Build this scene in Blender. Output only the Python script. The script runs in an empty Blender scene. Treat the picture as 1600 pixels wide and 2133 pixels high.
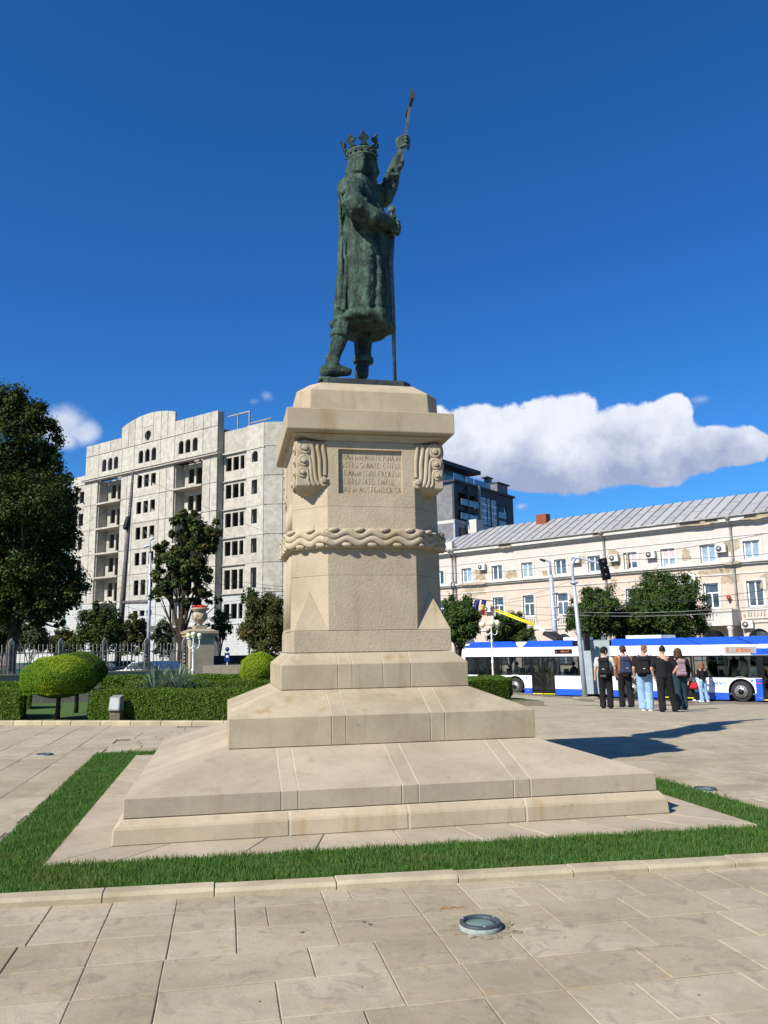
import bpy, bmesh, math, random
import numpy as np
from mathutils import Vector, Matrix
R_ = math.radians
scene = bpy.context.scene
col = scene.collection
# ---------------------------------------------------------------- camera
F_PX = 1676.66
CAM = np.array([-1.7086, -10.2963, 1.7])
YAW, PITCH, ROLL = 0.195526, 0.166691, -0.016138
def cam_axes(y, p, r):
    cy, sy, cp, sp, cr, sr = math.cos(y), math.sin(y), math.cos(p), math.sin(p), math.cos(r), math.sin(r)
    fwd = np.array([sy*cp, cy*cp, sp]); right = np.array([cy, -sy, 0.]); up = np.cross(right, fwd)
    return np.array([cr*right+sr*up, -sr*right+cr*up, fwd])
AX = cam_axes(YAW, PITCH, ROLL)
FH = np.array([math.sin(YAW), math.cos(YAW)]); RH = np.array([math.cos(YAW), -math.sin(YAW)])
cd = bpy.data.cameras.new('camera'); cam = bpy.data.objects.new('camera', cd); col.objects.link(cam)
cd.sensor_fit = 'VERTICAL'; cd.sensor_height = 36.0; cd.lens = 36.0*F_PX/2133.0
cd.clip_start = 0.05; cd.clip_end = 3000
cam.matrix_world = Matrix(((AX[0][0], AX[1][0], -AX[2][0], CAM[0]), (AX[0][1], AX[1][1], -AX[2][1], CAM[1]),
                           (AX[0][2], AX[1][2], -AX[2][2], CAM[2]), (0, 0, 0, 1)))
scene.camera = cam
scene.render.resolution_x = 768; scene.render.resolution_y = 1024
scene.view_settings.view_transform = 'Standard'; scene.view_settings.look = 'None'
scene.view_settings.gamma = 1.0; scene.view_settings.use_curve_mapping = False
scene.view_settings.exposure = 0.62

def ray(px, py): return AX.T @ np.array([(px-800)/F_PX, -(py-1066.5)/F_PX, 1.0])
def at(px, py, d):                       # the place seen at a pixel of the photograph, d metres away
    r = ray(px, py); return CAM + r*(d/float(r[:2] @ FH))
def hit_y(px, py, y):                    # the place seen at a pixel, on the upright plane at y
    r = ray(px, py); return CAM + r*((y-CAM[1])/r[1])
def gz(x, y):                            # height of the ground, it falls gently to the street
    t = (x-CAM[0])*FH[0]+(y-CAM[1])*FH[1]; s = (x-CAM[0])*RH[0]+(y-CAM[1])*RH[1]
    return float(np.interp(t, [18, 22, 27, 34, 40], [0, -.15, -.42, -.85, -.88])*np.interp(s, [-4, 3, 6, 9], [.3, .5, .75, 1]))
def gp(px, py):
    lo, hi = 1., 300.
    for _ in range(50):
        m = (lo+hi)/2; p = at(px, py, m)
        if p[2] > gz(p[0], p[1]): lo = m
        else: hi = m
    return at(px, py, lo)
def gd(px, d):                           # ground point straight below a pixel column at depth d
    p = at(px, 1350, d); return np.array([p[0], p[1], gz(p[0], p[1])])

# ---------------------------------------------------------------- sun and sky
SUN_AZ, SUN_EL = 57.3, 39.8              # the light travels towards this azimuth (from +y to +x)
ld = bpy.data.lights.new('sun', 'SUN'); sun = bpy.data.objects.new('sun', ld); col.objects.link(sun)
ld.energy = 5.0; ld.angle = R_(0.5); ld.color = (1.0, 0.955, 0.88)
dv = Vector((math.sin(R_(SUN_AZ))*math.cos(R_(SUN_EL)), math.cos(R_(SUN_AZ))*math.cos(R_(SUN_EL)), -math.sin(R_(SUN_EL))))
sun.rotation_mode = 'QUATERNION'; sun.rotation_quaternion = dv.to_track_quat('-Z', 'Y')
world = bpy.data.worlds.new('World'); scene.world = world; world.use_nodes = True
wt = world.node_tree; wt.nodes.clear(); WN = wt.nodes.new; WL = wt.links.new
def wsock(n, i, v):
    if isinstance(v, (int, float)): n.inputs[i].default_value = v
    elif isinstance(v, tuple): n.inputs[i].default_value = v
    else: WL(v, n.inputs[i])
def wm(op, a, b=0.0, c=None, clamp=False):
    n = WN('ShaderNodeMath'); n.operation = op; n.use_clamp = clamp
    wsock(n, 0, a); wsock(n, 1, b)
    if c is not None: wsock(n, 2, c)
    return n.outputs[0]
def wdot(v, d):
    n = WN('ShaderNodeVectorMath'); n.operation = 'DOT_PRODUCT'; WL(v, n.inputs[0]); n.inputs[1].default_value = tuple(float(q) for q in d)
    return n.outputs['Value']
def wsm(x, a, b):
    n = WN('ShaderNodeMapRange'); n.interpolation_type = 'SMOOTHSTEP'; WL(x, n.inputs[0]); n.inputs[1].default_value = a; n.inputs[2].default_value = b
    return n.outputs[0]
def wmix(f, a, b, mode='MIX'):
    n = WN('ShaderNodeMix'); n.data_type = 'RGBA'; n.blend_type = mode
    wsock(n, 0, f)
    for i, q in ((6, a), (7, b)):
        if isinstance(q, tuple): n.inputs[i].default_value = q+(1,)
        else: WL(q, n.inputs[i])
    return n.outputs[2]
sky = WN('ShaderNodeTexSky'); sky.sky_type = 'NISHITA'; sky.sun_disc = False
sky.sun_elevation = R_(SUN_EL); sky.sun_rotation = R_(SUN_AZ+180); sky.altitude = 100; sky.air_density = 1.0; sky.dust_density = 0.3; sky.ozone_density = 1.6
hs = WN('ShaderNodeHueSaturation'); hs.inputs['Saturation'].default_value = 1.25; hs.inputs['Value'].default_value = 1.0; WL(sky.outputs[0], hs.inputs['Color'])
skyc = wmix(1.0, hs.outputs[0], (0.42, 0.95, 1.50), 'MULTIPLY')
tc = WN('ShaderNodeTexCoord'); DIR = tc.outputs['Generated']
def cloud(px, py, blobs, base, seed, soft=.35, fs=9.0, amp=.55, dark=True):
    """one cloud: round lobes about the direction (px, py), edges broken up by noise"""
    Fv = ray(px, py); Fv = Fv/np.linalg.norm(Fv); Rv = np.cross(Fv, [0, 0, 1]); Rv /= np.linalg.norm(Rv); Uv = np.cross(Rv, Fv)
    def gn(x, y):
        r = ray(x, y); return float(r@Rv/(r@Fv)), float(r@Uv/(r@Fv))
    w = wdot(DIR, Fv); u = wm('DIVIDE', wdot(DIR, Rv), w); v = wm('DIVIDE', wdot(DIR, Uv), w)
    cb = WN('ShaderNodeCombineXYZ'); wsock(cb, 0, u); wsock(cb, 1, v); cb.inputs[2].default_value = seed
    n1 = WN('ShaderNodeTexNoise'); WL(cb.outputs[0], n1.inputs[0]); n1.inputs['Scale'].default_value = fs; n1.inputs['Detail'].default_value = 9; n1.inputs['Roughness'].default_value = .58
    n2 = WN('ShaderNodeTexNoise'); WL(cb.outputs[0], n2.inputs[0]); n2.inputs['Scale'].default_value = fs*2.2; n2.inputs['Detail'].default_value = 7; n2.inputs['Roughness'].default_value = .55
    nz = wm('SUBTRACT', n1.outputs[0], .5); fld = None
    for bx, by, rx, ry in blobs:
        cx, cy = gn(bx, by); ax = rx/F_PX; ay = ry/F_PX
        dx = wm('DIVIDE', wm('SUBTRACT', u, cx), ax); dy = wm('DIVIDE', wm('SUBTRACT', v, cy), ay)
        q = wm('SUBTRACT', 1.0, wm('SQRT', wm('ADD', wm('MULTIPLY', dx, dx), wm('MULTIPLY', dy, dy))))
        fld = q if fld is None else wm('SMOOTH_MAX', fld, q, .12)
    f2 = wm('ADD', fld, wm('MULTIPLY', nz, amp*2))
    n3 = WN('ShaderNodeTexNoise'); WL(cb.outputs[0], n3.inputs[0]); n3.inputs['Scale'].default_value = fs*5.5; n3.inputs['Detail'].default_value = 8; n3.inputs['Roughness'].default_value = .68
    f2 = wm('ADD', f2, wm('ADD', wm('MULTIPLY', wm('SUBTRACT', n2.outputs[0], .5), amp*.6), wm('MULTIPLY', wm('SUBTRACT', n3.outputs[0], .5), amp*.55)))
    a = wsm(f2, 0.0, soft); front = wm('GREATER_THAN', w, .2); a = wm('MULTIPLY', a, front)
    v0 = gn(px, base[0])[1]; v1 = gn(px, base[1])[1]
    sh = WN('ShaderNodeMapRange'); WL(wm('ADD', v, wm('MULTIPLY', nz, .11)), sh.inputs[0]); sh.inputs[1].default_value = v0; sh.inputs[2].default_value = v1
    sh.interpolation_type = 'SMOOTHSTEP'
    b = wm('ADD', wm('MULTIPLY', sh.outputs[0], .85), wm('ADD', wm('MULTIPLY', wm('SUBTRACT', n2.outputs[0], .40), .7), wm('ADD', wm('MULTIPLY', nz, 1.0), wm('MULTIPLY', wm('SUBTRACT', n3.outputs[0], .5), .35))), clamp=True)
    return a, b
C1 = cloud(1250, 930, [(990, 912, 120, 74), (1070, 930, 150, 88), (1165, 893, 95, 74), (1190, 955, 160, 78), (1310, 905, 110, 64), (1400, 868, 42, 46), (1370, 905, 80, 62),
                       (1350, 955, 150, 62), (1470, 935, 110, 46), (1545, 930, 55, 40), (1130, 990, 120, 44), (900, 910, 70, 70)], (1015, 865), 1.7, soft=.15, amp=.46, fs=13)
C2 = cloud(150, 885, [(140, 880, 48, 48), (172, 900, 45, 32), (125, 915, 46, 26), (80, 890, 50, 40)], (1000, 860), 4.1, soft=.75, amp=.5, fs=14)
C3 = cloud(555, 828, [(555, 828, 16, 16), (530, 836, 14, 8)], (840, 815), 7.3, soft=1.3, amp=.6, fs=22)
C4 = cloud(1090, 1055, [(1090, 1056, 17, 10)], (1070, 1050), 9.3, soft=.9, amp=.4, fs=22)
C5 = cloud(1455, 836, [(1458, 834, 24, 13), (1440, 848, 14, 9)], (850, 820), 11.3, soft=1.3, amp=.6, fs=20)
out = skyc
for (a, b), k in ((C1, 1.0), (C2, .8), (C3, .35), (C4, .5), (C5, .4)):
    ccol = wmix(b, (3.9, 4.6, 6.7), (9.3, 9.8, 10.8))
    out = wmix(wm('MULTIPLY', a, k), out, ccol)
bg = WN('ShaderNodeBackground'); bg.inputs['Strength'].default_value = 0.061; WL(out, bg.inputs['Color'])
wo = WN('ShaderNodeOutputWorld'); WL(bg.outputs[0], wo.inputs[0])

# ---------------------------------------------------------------- helpers
def tag(o, label=None, cat=None, group=None, kind=None):
    if label: o['label'] = label
    if cat: o['category'] = cat
    if group: o['group'] = group
    if kind: o['kind'] = kind
    return o
def empty(name, loc=(0, 0, 0), rz=0.0, label=None, cat=None, group=None):
    o = bpy.data.objects.new(name, None); col.objects.link(o); o.location = tuple(float(q) for q in loc); o.rotation_euler = (0, 0, rz)
    o.empty_display_size = .1
    return tag(o, label, cat, group)
def link(name, me, m=None, parent=None, loc=None, rot=None, scl=None):
    o = bpy.data.objects.new(name, me); col.objects.link(o)
    if m is not None and len(me.materials) == 0: me.materials.append(m)
    if parent is not None: o.parent = parent
    if loc is not None: o.location = tuple(float(q) for q in loc)
    if rot is not None: o.rotation_euler = rot
    if scl is not None: o.scale = scl
    return o
def copy_tree(o, parent=None):
    c = o.copy(); col.objects.link(c); c.parent = parent
    for k in list(o.children): copy_tree(k, c)
    return c
class MB:
    """collects shapes into one mesh"""
    def __init__(s): s.v = []; s.f = []; s.sm = []
    def add(s, vs, fs, smooth=False):
        b = len(s.v); s.v += [tuple(float(c) for c in q) for q in vs]; s.f += [tuple(i+b for i in f) for f in fs]; s.sm += [smooth]*len(fs); return s
    def box(s, x0, y0, z0, x1, y1, z1):
        vs = [(x0, y0, z0), (x1, y0, z0), (x1, y1, z0), (x0, y1, z0), (x0, y0, z1), (x1, y0, z1), (x1, y1, z1), (x0, y1, z1)]
        return s.add(vs, [(0, 3, 2, 1), (4, 5, 6, 7), (0, 1, 5, 4), (1, 2, 6, 5), (2, 3, 7, 6), (3, 0, 4, 7)])
    def hexa(s, b, t):
        return s.add(list(b)+list(t), [(0, 3, 2, 1), (4, 5, 6, 7), (0, 1, 5, 4), (1, 2, 6, 5), (2, 3, 7, 6), (3, 0, 4, 7)])
    def obox(s, c, ax, ay, az):
        c = np.array(c, float); ax, ay, az = (np.array(q, float) for q in (ax, ay, az))
        b = [c-ax-ay-az, c+ax-ay-az, c+ax+ay-az, c-ax+ay-az]; t = [c-ax-ay+az, c+ax-ay+az, c+ax+ay+az, c-ax+ay+az]
        return s.hexa(b, t)
    def prism(s, poly, z0, z1):
        n = len(poly); vs = [(x, y, z0) for x, y in poly]+[(x, y, z1) for x, y in poly]
        return s.add(vs, [tuple(range(n-1, -1, -1)), tuple(range(n, 2*n))]+[(i, (i+1) % n, n+(i+1) % n, n+i) for i in range(n)])
    def prism_y(s, poly, y0, y1):        # outline in x, z pushed along y
        n = len(poly); vs = [(x, y0, z) for x, z in poly]+[(x, y1, z) for x, z in poly]
        return s.add(vs, [tuple(range(n)), tuple(range(2*n-1, n-1, -1))]+[(i, n+i, n+(i+1) % n, (i+1) % n) for i in range(n)])
    def tube(s, pts, rad, n=8, caps=True, flat=1.0, fdir=None):
        P = [np.array(p, float) for p in pts]; m = len(P)
        if not hasattr(rad, '__len__'): rad = [rad]*m
        rings = []; up = np.array([0.13, .27, .95]) if fdir is None else np.array(fdir, float)
        for i in range(m):
            t = P[min(i+1, m-1)]-P[max(i-1, 0)]; t = t/(np.linalg.norm(t)+1e-12)
            a = up-t*(up@t)
            if np.linalg.norm(a) < .05: a = np.array([1., 0, 0])-t*t[0]
            a /= np.linalg.norm(a); b = np.cross(t, a)
            if fdir is None: up = a
            rings.append([P[i]+rad[i]*(flat*math.cos(2*math.pi*k/n)*a+math.sin(2*math.pi*k/n)*b) for k in range(n)])
        vs = [q for r in rings for q in r]
        fs = [(i*n+k, i*n+(k+1) % n, (i+1)*n+(k+1) % n, (i+1)*n+k) for i in range(m-1) for k in range(n)]
        if caps: fs += [tuple(range(n-1, -1, -1)), tuple((m-1)*n+k for k in range(n))]
        return s.add(vs, fs, True)
    def lathe(s, prof, c=(0, 0, 0), n=24):
        vs = []; m = len(prof)
        for r, z in prof:
            for k in range(n):
                a = 2*math.pi*k/n; vs.append((c[0]+r*math.cos(a), c[1]+r*math.sin(a), c[2]+z))
        fs = [(i*n+k, i*n+(k+1) % n, (i+1)*n+(k+1) % n, (i+1)*n+k) for i in range(m-1) for k in range(n)]
        fs += [tuple(range(n-1, -1, -1)), tuple((m-1)*n+k for k in range(n))]
        return s.add(vs, fs, True)
    def ell(s, c, r, n=14, m=9, rot=None):
        if not hasattr(r, '__len__'): r = (r, r, r)
        vs = [(0, 0, -1)]
        for i in range(1, m):
            th = -math.pi/2+math.pi*i/m
            for k in range(n):
                a = 2*math.pi*k/n; vs.append((math.cos(th)*math.cos(a), math.cos(th)*math.sin(a), math.sin(th)))
        vs.append((0, 0, 1)); L = len(vs)-1
        fs = [(0, 1+(k+1) % n, 1+k) for k in range(n)]
        for i in range(m-2):
            b = 1+i*n; fs += [(b+k, b+(k+1) % n, b+n+(k+1) % n, b+n+k) for k in range(n)]
        b = 1+(m-2)*n; fs += [(b+k, b+(k+1) % n, L) for k in range(n)]
        o = []
        for v in vs:
            w = Vector((v[0]*r[0], v[1]*r[1], v[2]*r[2]))
            if rot is not None: w = rot @ w
            o.append((c[0]+w[0], c[1]+w[1], c[2]+w[2]))
        return s.add(o, fs, True)
    def cap(s, a, b, ra, rb, n=12):      # tapered limb with round ends
        a = np.array(a, float); b = np.array(b, float); t = b-a; L = np.linalg.norm(t); t = t/(L+1e-9); P = []; Q = []
        for k in range(4): th = math.pi/2*(1-k/4+.001); P.append(a-t*ra*math.sin(th)); Q.append(max(ra*math.cos(th), ra*.04))
        P.append(a); Q.append(ra); P.append(b); Q.append(rb)
        for k in range(1, 5): th = math.pi/2*k/4; P.append(b+t*rb*math.sin(th)); Q.append(max(rb*math.cos(th), rb*.04))
        return s.tube(P, Q, n)
    def mesh(s, name='mesh'):
        me = bpy.data.meshes.new(name); me.from_pydata(s.v, [], s.f); me.polygons.foreach_set('use_smooth', s.sm); me.update(); return me
    def build(s, name, m, parent=None, loc=None, rot=None): return link(name, s.mesh(name), m, parent, loc, rot)
def bake(o):
    dg = bpy.context.evaluated_depsgraph_get(); ev = o.evaluated_get(dg); me = bpy.data.meshes.new_from_object(ev, depsgraph=dg)
    old = o.data; o.modifiers.clear(); o.data = me
    return o
def remesh(mb, name, m, parent, voxel, smooth=4, disp=None, fac=.5):
    """fuse overlapping shapes into one continuous skin"""
    o = mb.build(name, m)
    q = o.modifiers.new('r', 'REMESH'); q.mode = 'VOXEL'; q.voxel_size = voxel; q.use_smooth_shade = True
    if smooth: k = o.modifiers.new('s', 'SMOOTH'); k.iterations = smooth; k.factor = fac
    if disp:
        for st, sz, dep in disp:
            tx = bpy.data.textures.new('t', 'CLOUDS'); tx.noise_scale = sz; tx.noise_depth = dep
            k = o.modifiers.new('d', 'DISPLACE'); k.texture = tx; k.strength = st; k.mid_level = .5; k.texture_coords = 'LOCAL'
    bake(o); o.parent = parent
    return o
def hull(pts):
    bm = bmesh.new()
    for p in pts: bm.verts.new(tuple(float(q) for q in p))
    r = bmesh.ops.convex_hull(bm, input=bm.verts)
    bad = [g for g in r['geom_interior'] if isinstance(g, bmesh.types.BMVert)]
    if bad: bmesh.ops.delete(bm, geom=list(set(bad)), context='VERTS')
    bmesh.ops.dissolve_limit(bm, angle_limit=.01, verts=bm.verts, edges=bm.edges)
    return bm
def cut(bm, co, no):
    g = bm.verts[:]+bm.edges[:]+bm.faces[:]
    r = bmesh.ops.bisect_plane(bm, geom=g, plane_co=co, plane_no=no, clear_outer=True)
    e = [x for x in r['geom_cut'] if isinstance(x, bmesh.types.BMEdge)]
    if e: bmesh.ops.contextual_create(bm, geom=e)
def bm_obj(bm, name, m, parent=None, bevel=0.0):
    if bevel and bm.edges: bmesh.ops.bevel(bm, geom=bm.edges[:], offset=bevel, segments=1, affect='EDGES', clamp_overlap=True)
    bmesh.ops.recalc_face_normals(bm, faces=bm.faces)
    me = bpy.data.meshes.new(name); bm.to_mesh(me); bm.free(); return link(name, me, m, parent)
rng = np.random.default_rng(7); random.seed(7)

# ---------------------------------------------------------------- materials
class NT:
    def __init__(s, name):
        s.m = bpy.data.materials.new(name); s.m.use_nodes = True; s.t = s.m.node_tree; s.t.nodes.clear()
        s.o = s.t.nodes.new('ShaderNodeOutputMaterial'); s.g = s.t.nodes.new('ShaderNodeNewGeometry')
    def n(s, k, **kw):
        q = s.t.nodes.new(k)
        for a, b in kw.items(): setattr(q, a, b)
        return q
    def set(s, sk, v):
        if isinstance(v, (int, float)): sk.default_value = v
        elif isinstance(v, tuple): sk.default_value = v if len(v) == 4 or sk.type == 'VECTOR' else v+(1,)
        else: s.t.links.new(v, sk)
    def math(s, op, a, b=0.0, clamp=False):
        q = s.n('ShaderNodeMath', operation=op, use_clamp=clamp); s.set(q.inputs[0], a); s.set(q.inputs[1], b); return q.outputs[0]
    def pos(s, scale=(1, 1, 1), local=False):
        q = s.n('ShaderNodeMapping'); src = s.n('ShaderNodeTexCoord').outputs['Object'] if local else s.g.outputs['Position']
        s.t.links.new(src, q.inputs[0]); q.inputs['Scale'].default_value = scale; return q.outputs[0]
    def noise(s, vec, scale, detail=5, rough=.6, dist=0):
        q = s.n('ShaderNodeTexNoise'); s.t.links.new(vec, q.inputs[0]); q.inputs['Scale'].default_value = scale; q.inputs['Detail'].default_value = detail
        q.inputs['Roughness'].default_value = rough; q.inputs['Distortion'].default_value = dist; return q.outputs[0]
    def ramp(s, x, a, b):
        q = s.n('ShaderNodeMapRange'); q.interpolation_type = 'SMOOTHSTEP'; s.set(q.inputs[0], x); q.inputs[1].default_value = a; q.inputs[2].default_value = b; return q.outputs[0]
    def mix(s, f, a, b, mode='MIX'):
        q = s.n('ShaderNodeMix', data_type='RGBA', blend_type=mode); s.set(q.inputs[0], f); s.set(q.inputs[6], a); s.set(q.inputs[7], b); return q.outputs[2]
    def bump(s, h, st, dist=.01, nrm=None):
        q = s.n('ShaderNodeBump'); s.set(q.inputs['Height'], h); q.inputs['Strength'].default_value = st; q.inputs['Distance'].default_value = dist
        if nrm is not None: s.t.links.new(nrm, q.inputs['Normal'])
        return q.outputs[0]
    def bsdf(s, colr, rough=.7, metal=0.0, nrm=None, spec=.5, **kw):
        q = s.n('ShaderNodeBsdfPrincipled'); s.set(q.inputs['Base Color'], colr); s.set(q.inputs['Roughness'], rough); q.inputs['Metallic'].default_value = metal
        q.inputs['Specular IOR Level'].default_value = spec
        if nrm is not None: s.t.links.new(nrm, q.inputs['Normal'])
        for a, b in kw.items(): s.set(q.inputs[a.replace('_', ' ')], b)
        return q.outputs[0]
    def out(s, sh): s.t.links.new(sh, s.o.inputs[0]); return s.m
def surf(name, c1, c2=None, sc=3.0, rough=.7, metal=0.0, bst=.25, bsc=60, bd=.005, spec=.22, rnd=0.0, local=False):
    k = NT(name); c2 = c2 or tuple(q*.8 for q in c1); p = k.pos(local=local)
    c = k.mix(k.ramp(k.noise(p, sc), .3, .7), c1, c2)
    if rnd:
        oi = k.n('ShaderNodeObjectInfo'); f = k.math('ADD', 1-rnd, k.math('MULTIPLY', oi.outputs['Random'], 2*rnd))
        cc = k.n('ShaderNodeCombineColor'); [k.set(cc.inputs[i], f) for i in range(3)]; c = k.mix(1.0, c, cc.outputs[0], 'MULTIPLY')
    n = k.bump(k.noise(p, bsc, 4), bst, bd) if bst else None
    return k.out(k.bsdf(c, rough, metal, n, spec))
def stone(name, c1, c2, streak=.5, rough_bump=.35, bsc=45, rnd=.08, spots=True, tool=0.0, yellow=.35, bd=.006):
    k = NT(name); p = k.pos()
    c = k.mix(k.ramp(k.noise(p, 1.6, 6, .65), .35, .68), c1, c2)
    c = k.mix(k.math('MULTIPLY', k.ramp(k.noise(k.pos((3.2, 3.2, .35)), 1.7, 5, .6), .52, .75), streak), c, (c1[0]*.62, c1[1]*.57, c1[2]*.5))
    c = k.mix(k.math('MULTIPLY', k.ramp(k.noise(k.pos((5, 5, .5)), 1.1, 3, .5), .62, .74), yellow), c, (c1[0]*.85, c1[1]*.68, c1[2]*.36))
    c = k.mix(k.math('MULTIPLY', k.ramp(k.noise(p, 4.6, 9, .75, 1.0), .54, .70), .5), c, (c1[0]*.66, c1[1]*.65, c1[2]*.62))
    c = k.mix(k.math('MULTIPLY', k.ramp(k.noise(p, 7.5, 7, .7, .5), .58, .72), .35), c, tuple(q*1.18 for q in c1))
    c = k.mix(k.math('MULTIPLY', k.ramp(k.noise(p, 26, 6, .75), .5, .8), .4), c, (c1[0]*.6, c1[1]*.57, c1[2]*.52))
    if spots:
        v = k.n('ShaderNodeTexVoronoi'); k.t.links.new(p, v.inputs[0]); v.inputs['Scale'].default_value = 6.5
        k2 = k.math('LESS_THAN', v.outputs['Distance'], .055); sel = k.math('GREATER_THAN', k.noise(p, 3.1, 2), .55)
        c = k.mix(k.math('MULTIPLY', k.math('MULTIPLY', k2, sel), .7), c, (.07, .05, .03))
    oi = k.n('ShaderNodeObjectInfo'); f = k.math('ADD', 1-rnd, k.math('MULTIPLY', oi.outputs['Random'], 2*rnd))
    cc = k.n('ShaderNodeCombineColor'); [k.set(cc.inputs[i], f) for i in range(3)]; c = k.mix(1.0, c, cc.outputs[0], 'MULTIPLY')
    n = k.bump(k.noise(p, bsc, 5, .7), rough_bump, bd)
    if tool:
        w = k.n('ShaderNodeTexWave'); k.t.links.new(k.pos((1, 1, .03)), w.inputs[0]); w.inputs['Scale'].default_value = 22; w.inputs['Distortion'].default_value = 1.5; w.inputs['Detail'].default_value = 2
        n = k.bump(w.outputs['Fac'], tool, .004, n)
    return k.out(k.bsdf(c, .85, 0, n, .25))
SC1, SC2 = (.400, .328, .222), (.335, .27, .178)
M = {}
M['stone'] = stone('limestone', SC1, SC2, .7, .3, yellow=.4)
M['stone_tool'] = stone('limestone_tooled', (.375, .312, .212), (.29, .235, .155), .7, .3, tool=.07, yellow=.55)
M['stone_rough'] = stone('limestone_hammered', (.39, .32, .22), (.325, .262, .176), .4, .5, bsc=32, yellow=.12, bd=.016)
M['stone_slope'] = stone('limestone_weathered', (.37, .308, .218), (.305, .25, .175), .35, .3, yellow=.2)
M['mortar'] = surf('pale_mortar', (.45, .385, .28), bst=.2)
M['curb'] = stone('curb_stone', (.42, .355, .235), (.30, .25, .165), .5, .5, rnd=.08, yellow=.45, spots=False)
def paving_mat():
    k = NT('paving_stone'); p = k.pos(); c1, c2 = (.362, .302, .208), (.285, .234, .156)
    c = k.mix(k.ramp(k.noise(p, 1.1, 7, .7), .35, .68), c1, c2)
    c = k.mix(k.math('MULTIPLY', k.ramp(k.noise(p, 5.5, 8, .72, 1.2), .50, .68), .8), c, (.215, .18, .125))
    c = k.mix(k.math('MULTIPLY', k.ramp(k.noise(p, 3.3, 6, .7, .6), .56, .72), .5), c, (.42, .365, .28))
    c = k.mix(k.math('MULTIPLY', k.ramp(k.noise(p, 60, 5, .8), .5, .75), .35), c, (.19, .16, .115))
    c = k.mix(k.math('MULTIPLY', k.ramp(k.noise(k.pos((1, 1.6, 1)), 2.1, 3, .5, 2.5), .64, .70), .35), c, (.36, .25, .13))
    v = k.n('ShaderNodeTexVoronoi'); k.t.links.new(p, v.inputs[0]); v.inputs['Scale'].default_value = 4.2; k2 = k.math('LESS_THAN', v.outputs['Distance'], k.math('MULTIPLY', k.noise(p, 2.3, 2), .085))
    c = k.mix(k.math('MULTIPLY', k2, k.math('MULTIPLY', k.math('GREATER_THAN', k.noise(p, 1.9, 2), .56), .75)), c, (.07, .058, .042))
    oi = k.n('ShaderNodeObjectInfo'); f = k.math('ADD', .88, k.math('MULTIPLY', oi.outputs['Random'], .25)); w = k.mix(oi.outputs['Random'], (1.0, .99, .95), (.98, 1.0, 1.0))
    cc = k.n('ShaderNodeCombineColor'); [k.set(cc.inputs[i], f) for i in range(3)]; c = k.mix(1.0, k.mix(1.0, c, cc.outputs[0], 'MULTIPLY'), w, 'MULTIPLY')
    n = k.bump(k.noise(p, 9, 6, .7), .35, .02); n = k.bump(k.noise(p, 90, 5, .75), .45, .004, n)
    return k.out(k.bsdf(c, .82, 0, n, .25))
M['slab'] = paving_mat()
M['slabjoint'] = surf('joint_sand', (.20, .165, .12), (.13, .105, .08), 8)
M['asphalt'] = surf('asphalt', (.075, .073, .07), (.055, .054, .052), 2, .9, bsc=200)
M['earth'] = surf('plaza_far_ground', (.22, .19, .15), (.17, .15, .12), .6, .9)
M['lawn'] = surf('lawn_turf', (.075, .13, .03), (.045, .085, .02), 12, .9, bst=.8, bsc=90, bd=.02)
M['soil'] = surf('soil', (.05, .04, .028))
M['concrete'] = stone('raw_concrete', (.43, .405, .34), (.31, .288, .235), .4, .3, bsc=6, rnd=.09, spots=False, yellow=.12, bd=.02)
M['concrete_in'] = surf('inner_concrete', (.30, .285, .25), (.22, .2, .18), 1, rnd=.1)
def brickmat():
    k = NT('white_blockwork'); b = k.n('ShaderNodeTexBrick'); k.t.links.new(k.pos(local=True), k.n('ShaderNodeSeparateXYZ').inputs[0])
    sp = k.t.nodes[-1]; cb = k.n('ShaderNodeCombineXYZ'); k.t.links.new(sp.outputs[0], cb.inputs[0]); k.t.links.new(sp.outputs[2], cb.inputs[1]); k.t.links.new(cb.outputs[0], b.inputs[0])
    b.inputs['Color1'].default_value = (.42, .42, .40, 1); b.inputs['Color2'].default_value = (.36, .36, .34, 1); b.inputs['Mortar'].default_value = (.3, .29, .27, 1)
    b.inputs['Scale'].default_value = 1; b.inputs['Mortar Size'].default_value = .02; b.inputs['Brick Width'].default_value = .6; b.inputs['Row Height'].default_value = .3
    return k.out(k.bsdf(b.outputs[0], .9))
M['blockwork'] = brickmat()
def bronze():
    k = NT('patinated_bronze'); p = k.pos()
    a = k.ramp(k.noise(k.pos((1, 1, .55)), 10, 9, .78), .36, .68); c = k.mix(a, (.008, .014, .011), (.075, .135, .092))
    c = k.mix(k.math('MULTIPLY', k.ramp(k.noise(k.pos((9, 9, .9)), 2.0, 5), .50, .66), .6), c, (.018, .022, .022))
    pt = k.ramp(k.g.outputs['Pointiness'], .5, .58); c = k.mix(k.math('MULTIPLY', pt, .55), c, (.14, .24, .18))
    n = k.bump(k.noise(p, 26, 6, .8), .75, .035); n = k.bump(k.noise(p, 80, 4, .7), .5, .012, n)
    return k.out(k.bsdf(c, .6, .2, n, .3))
M['bronze'] = bronze()
M['bronze_dark'] = surf('dark_bronze', (.035, .04, .04), (.07, .085, .075), 9, .55, .4, .5, 40, .01)
M['steel'] = surf('weathered_bronze_rod', (.16, .17, .155), (.07, .085, .08), 9, .5, .5, .3)
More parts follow.
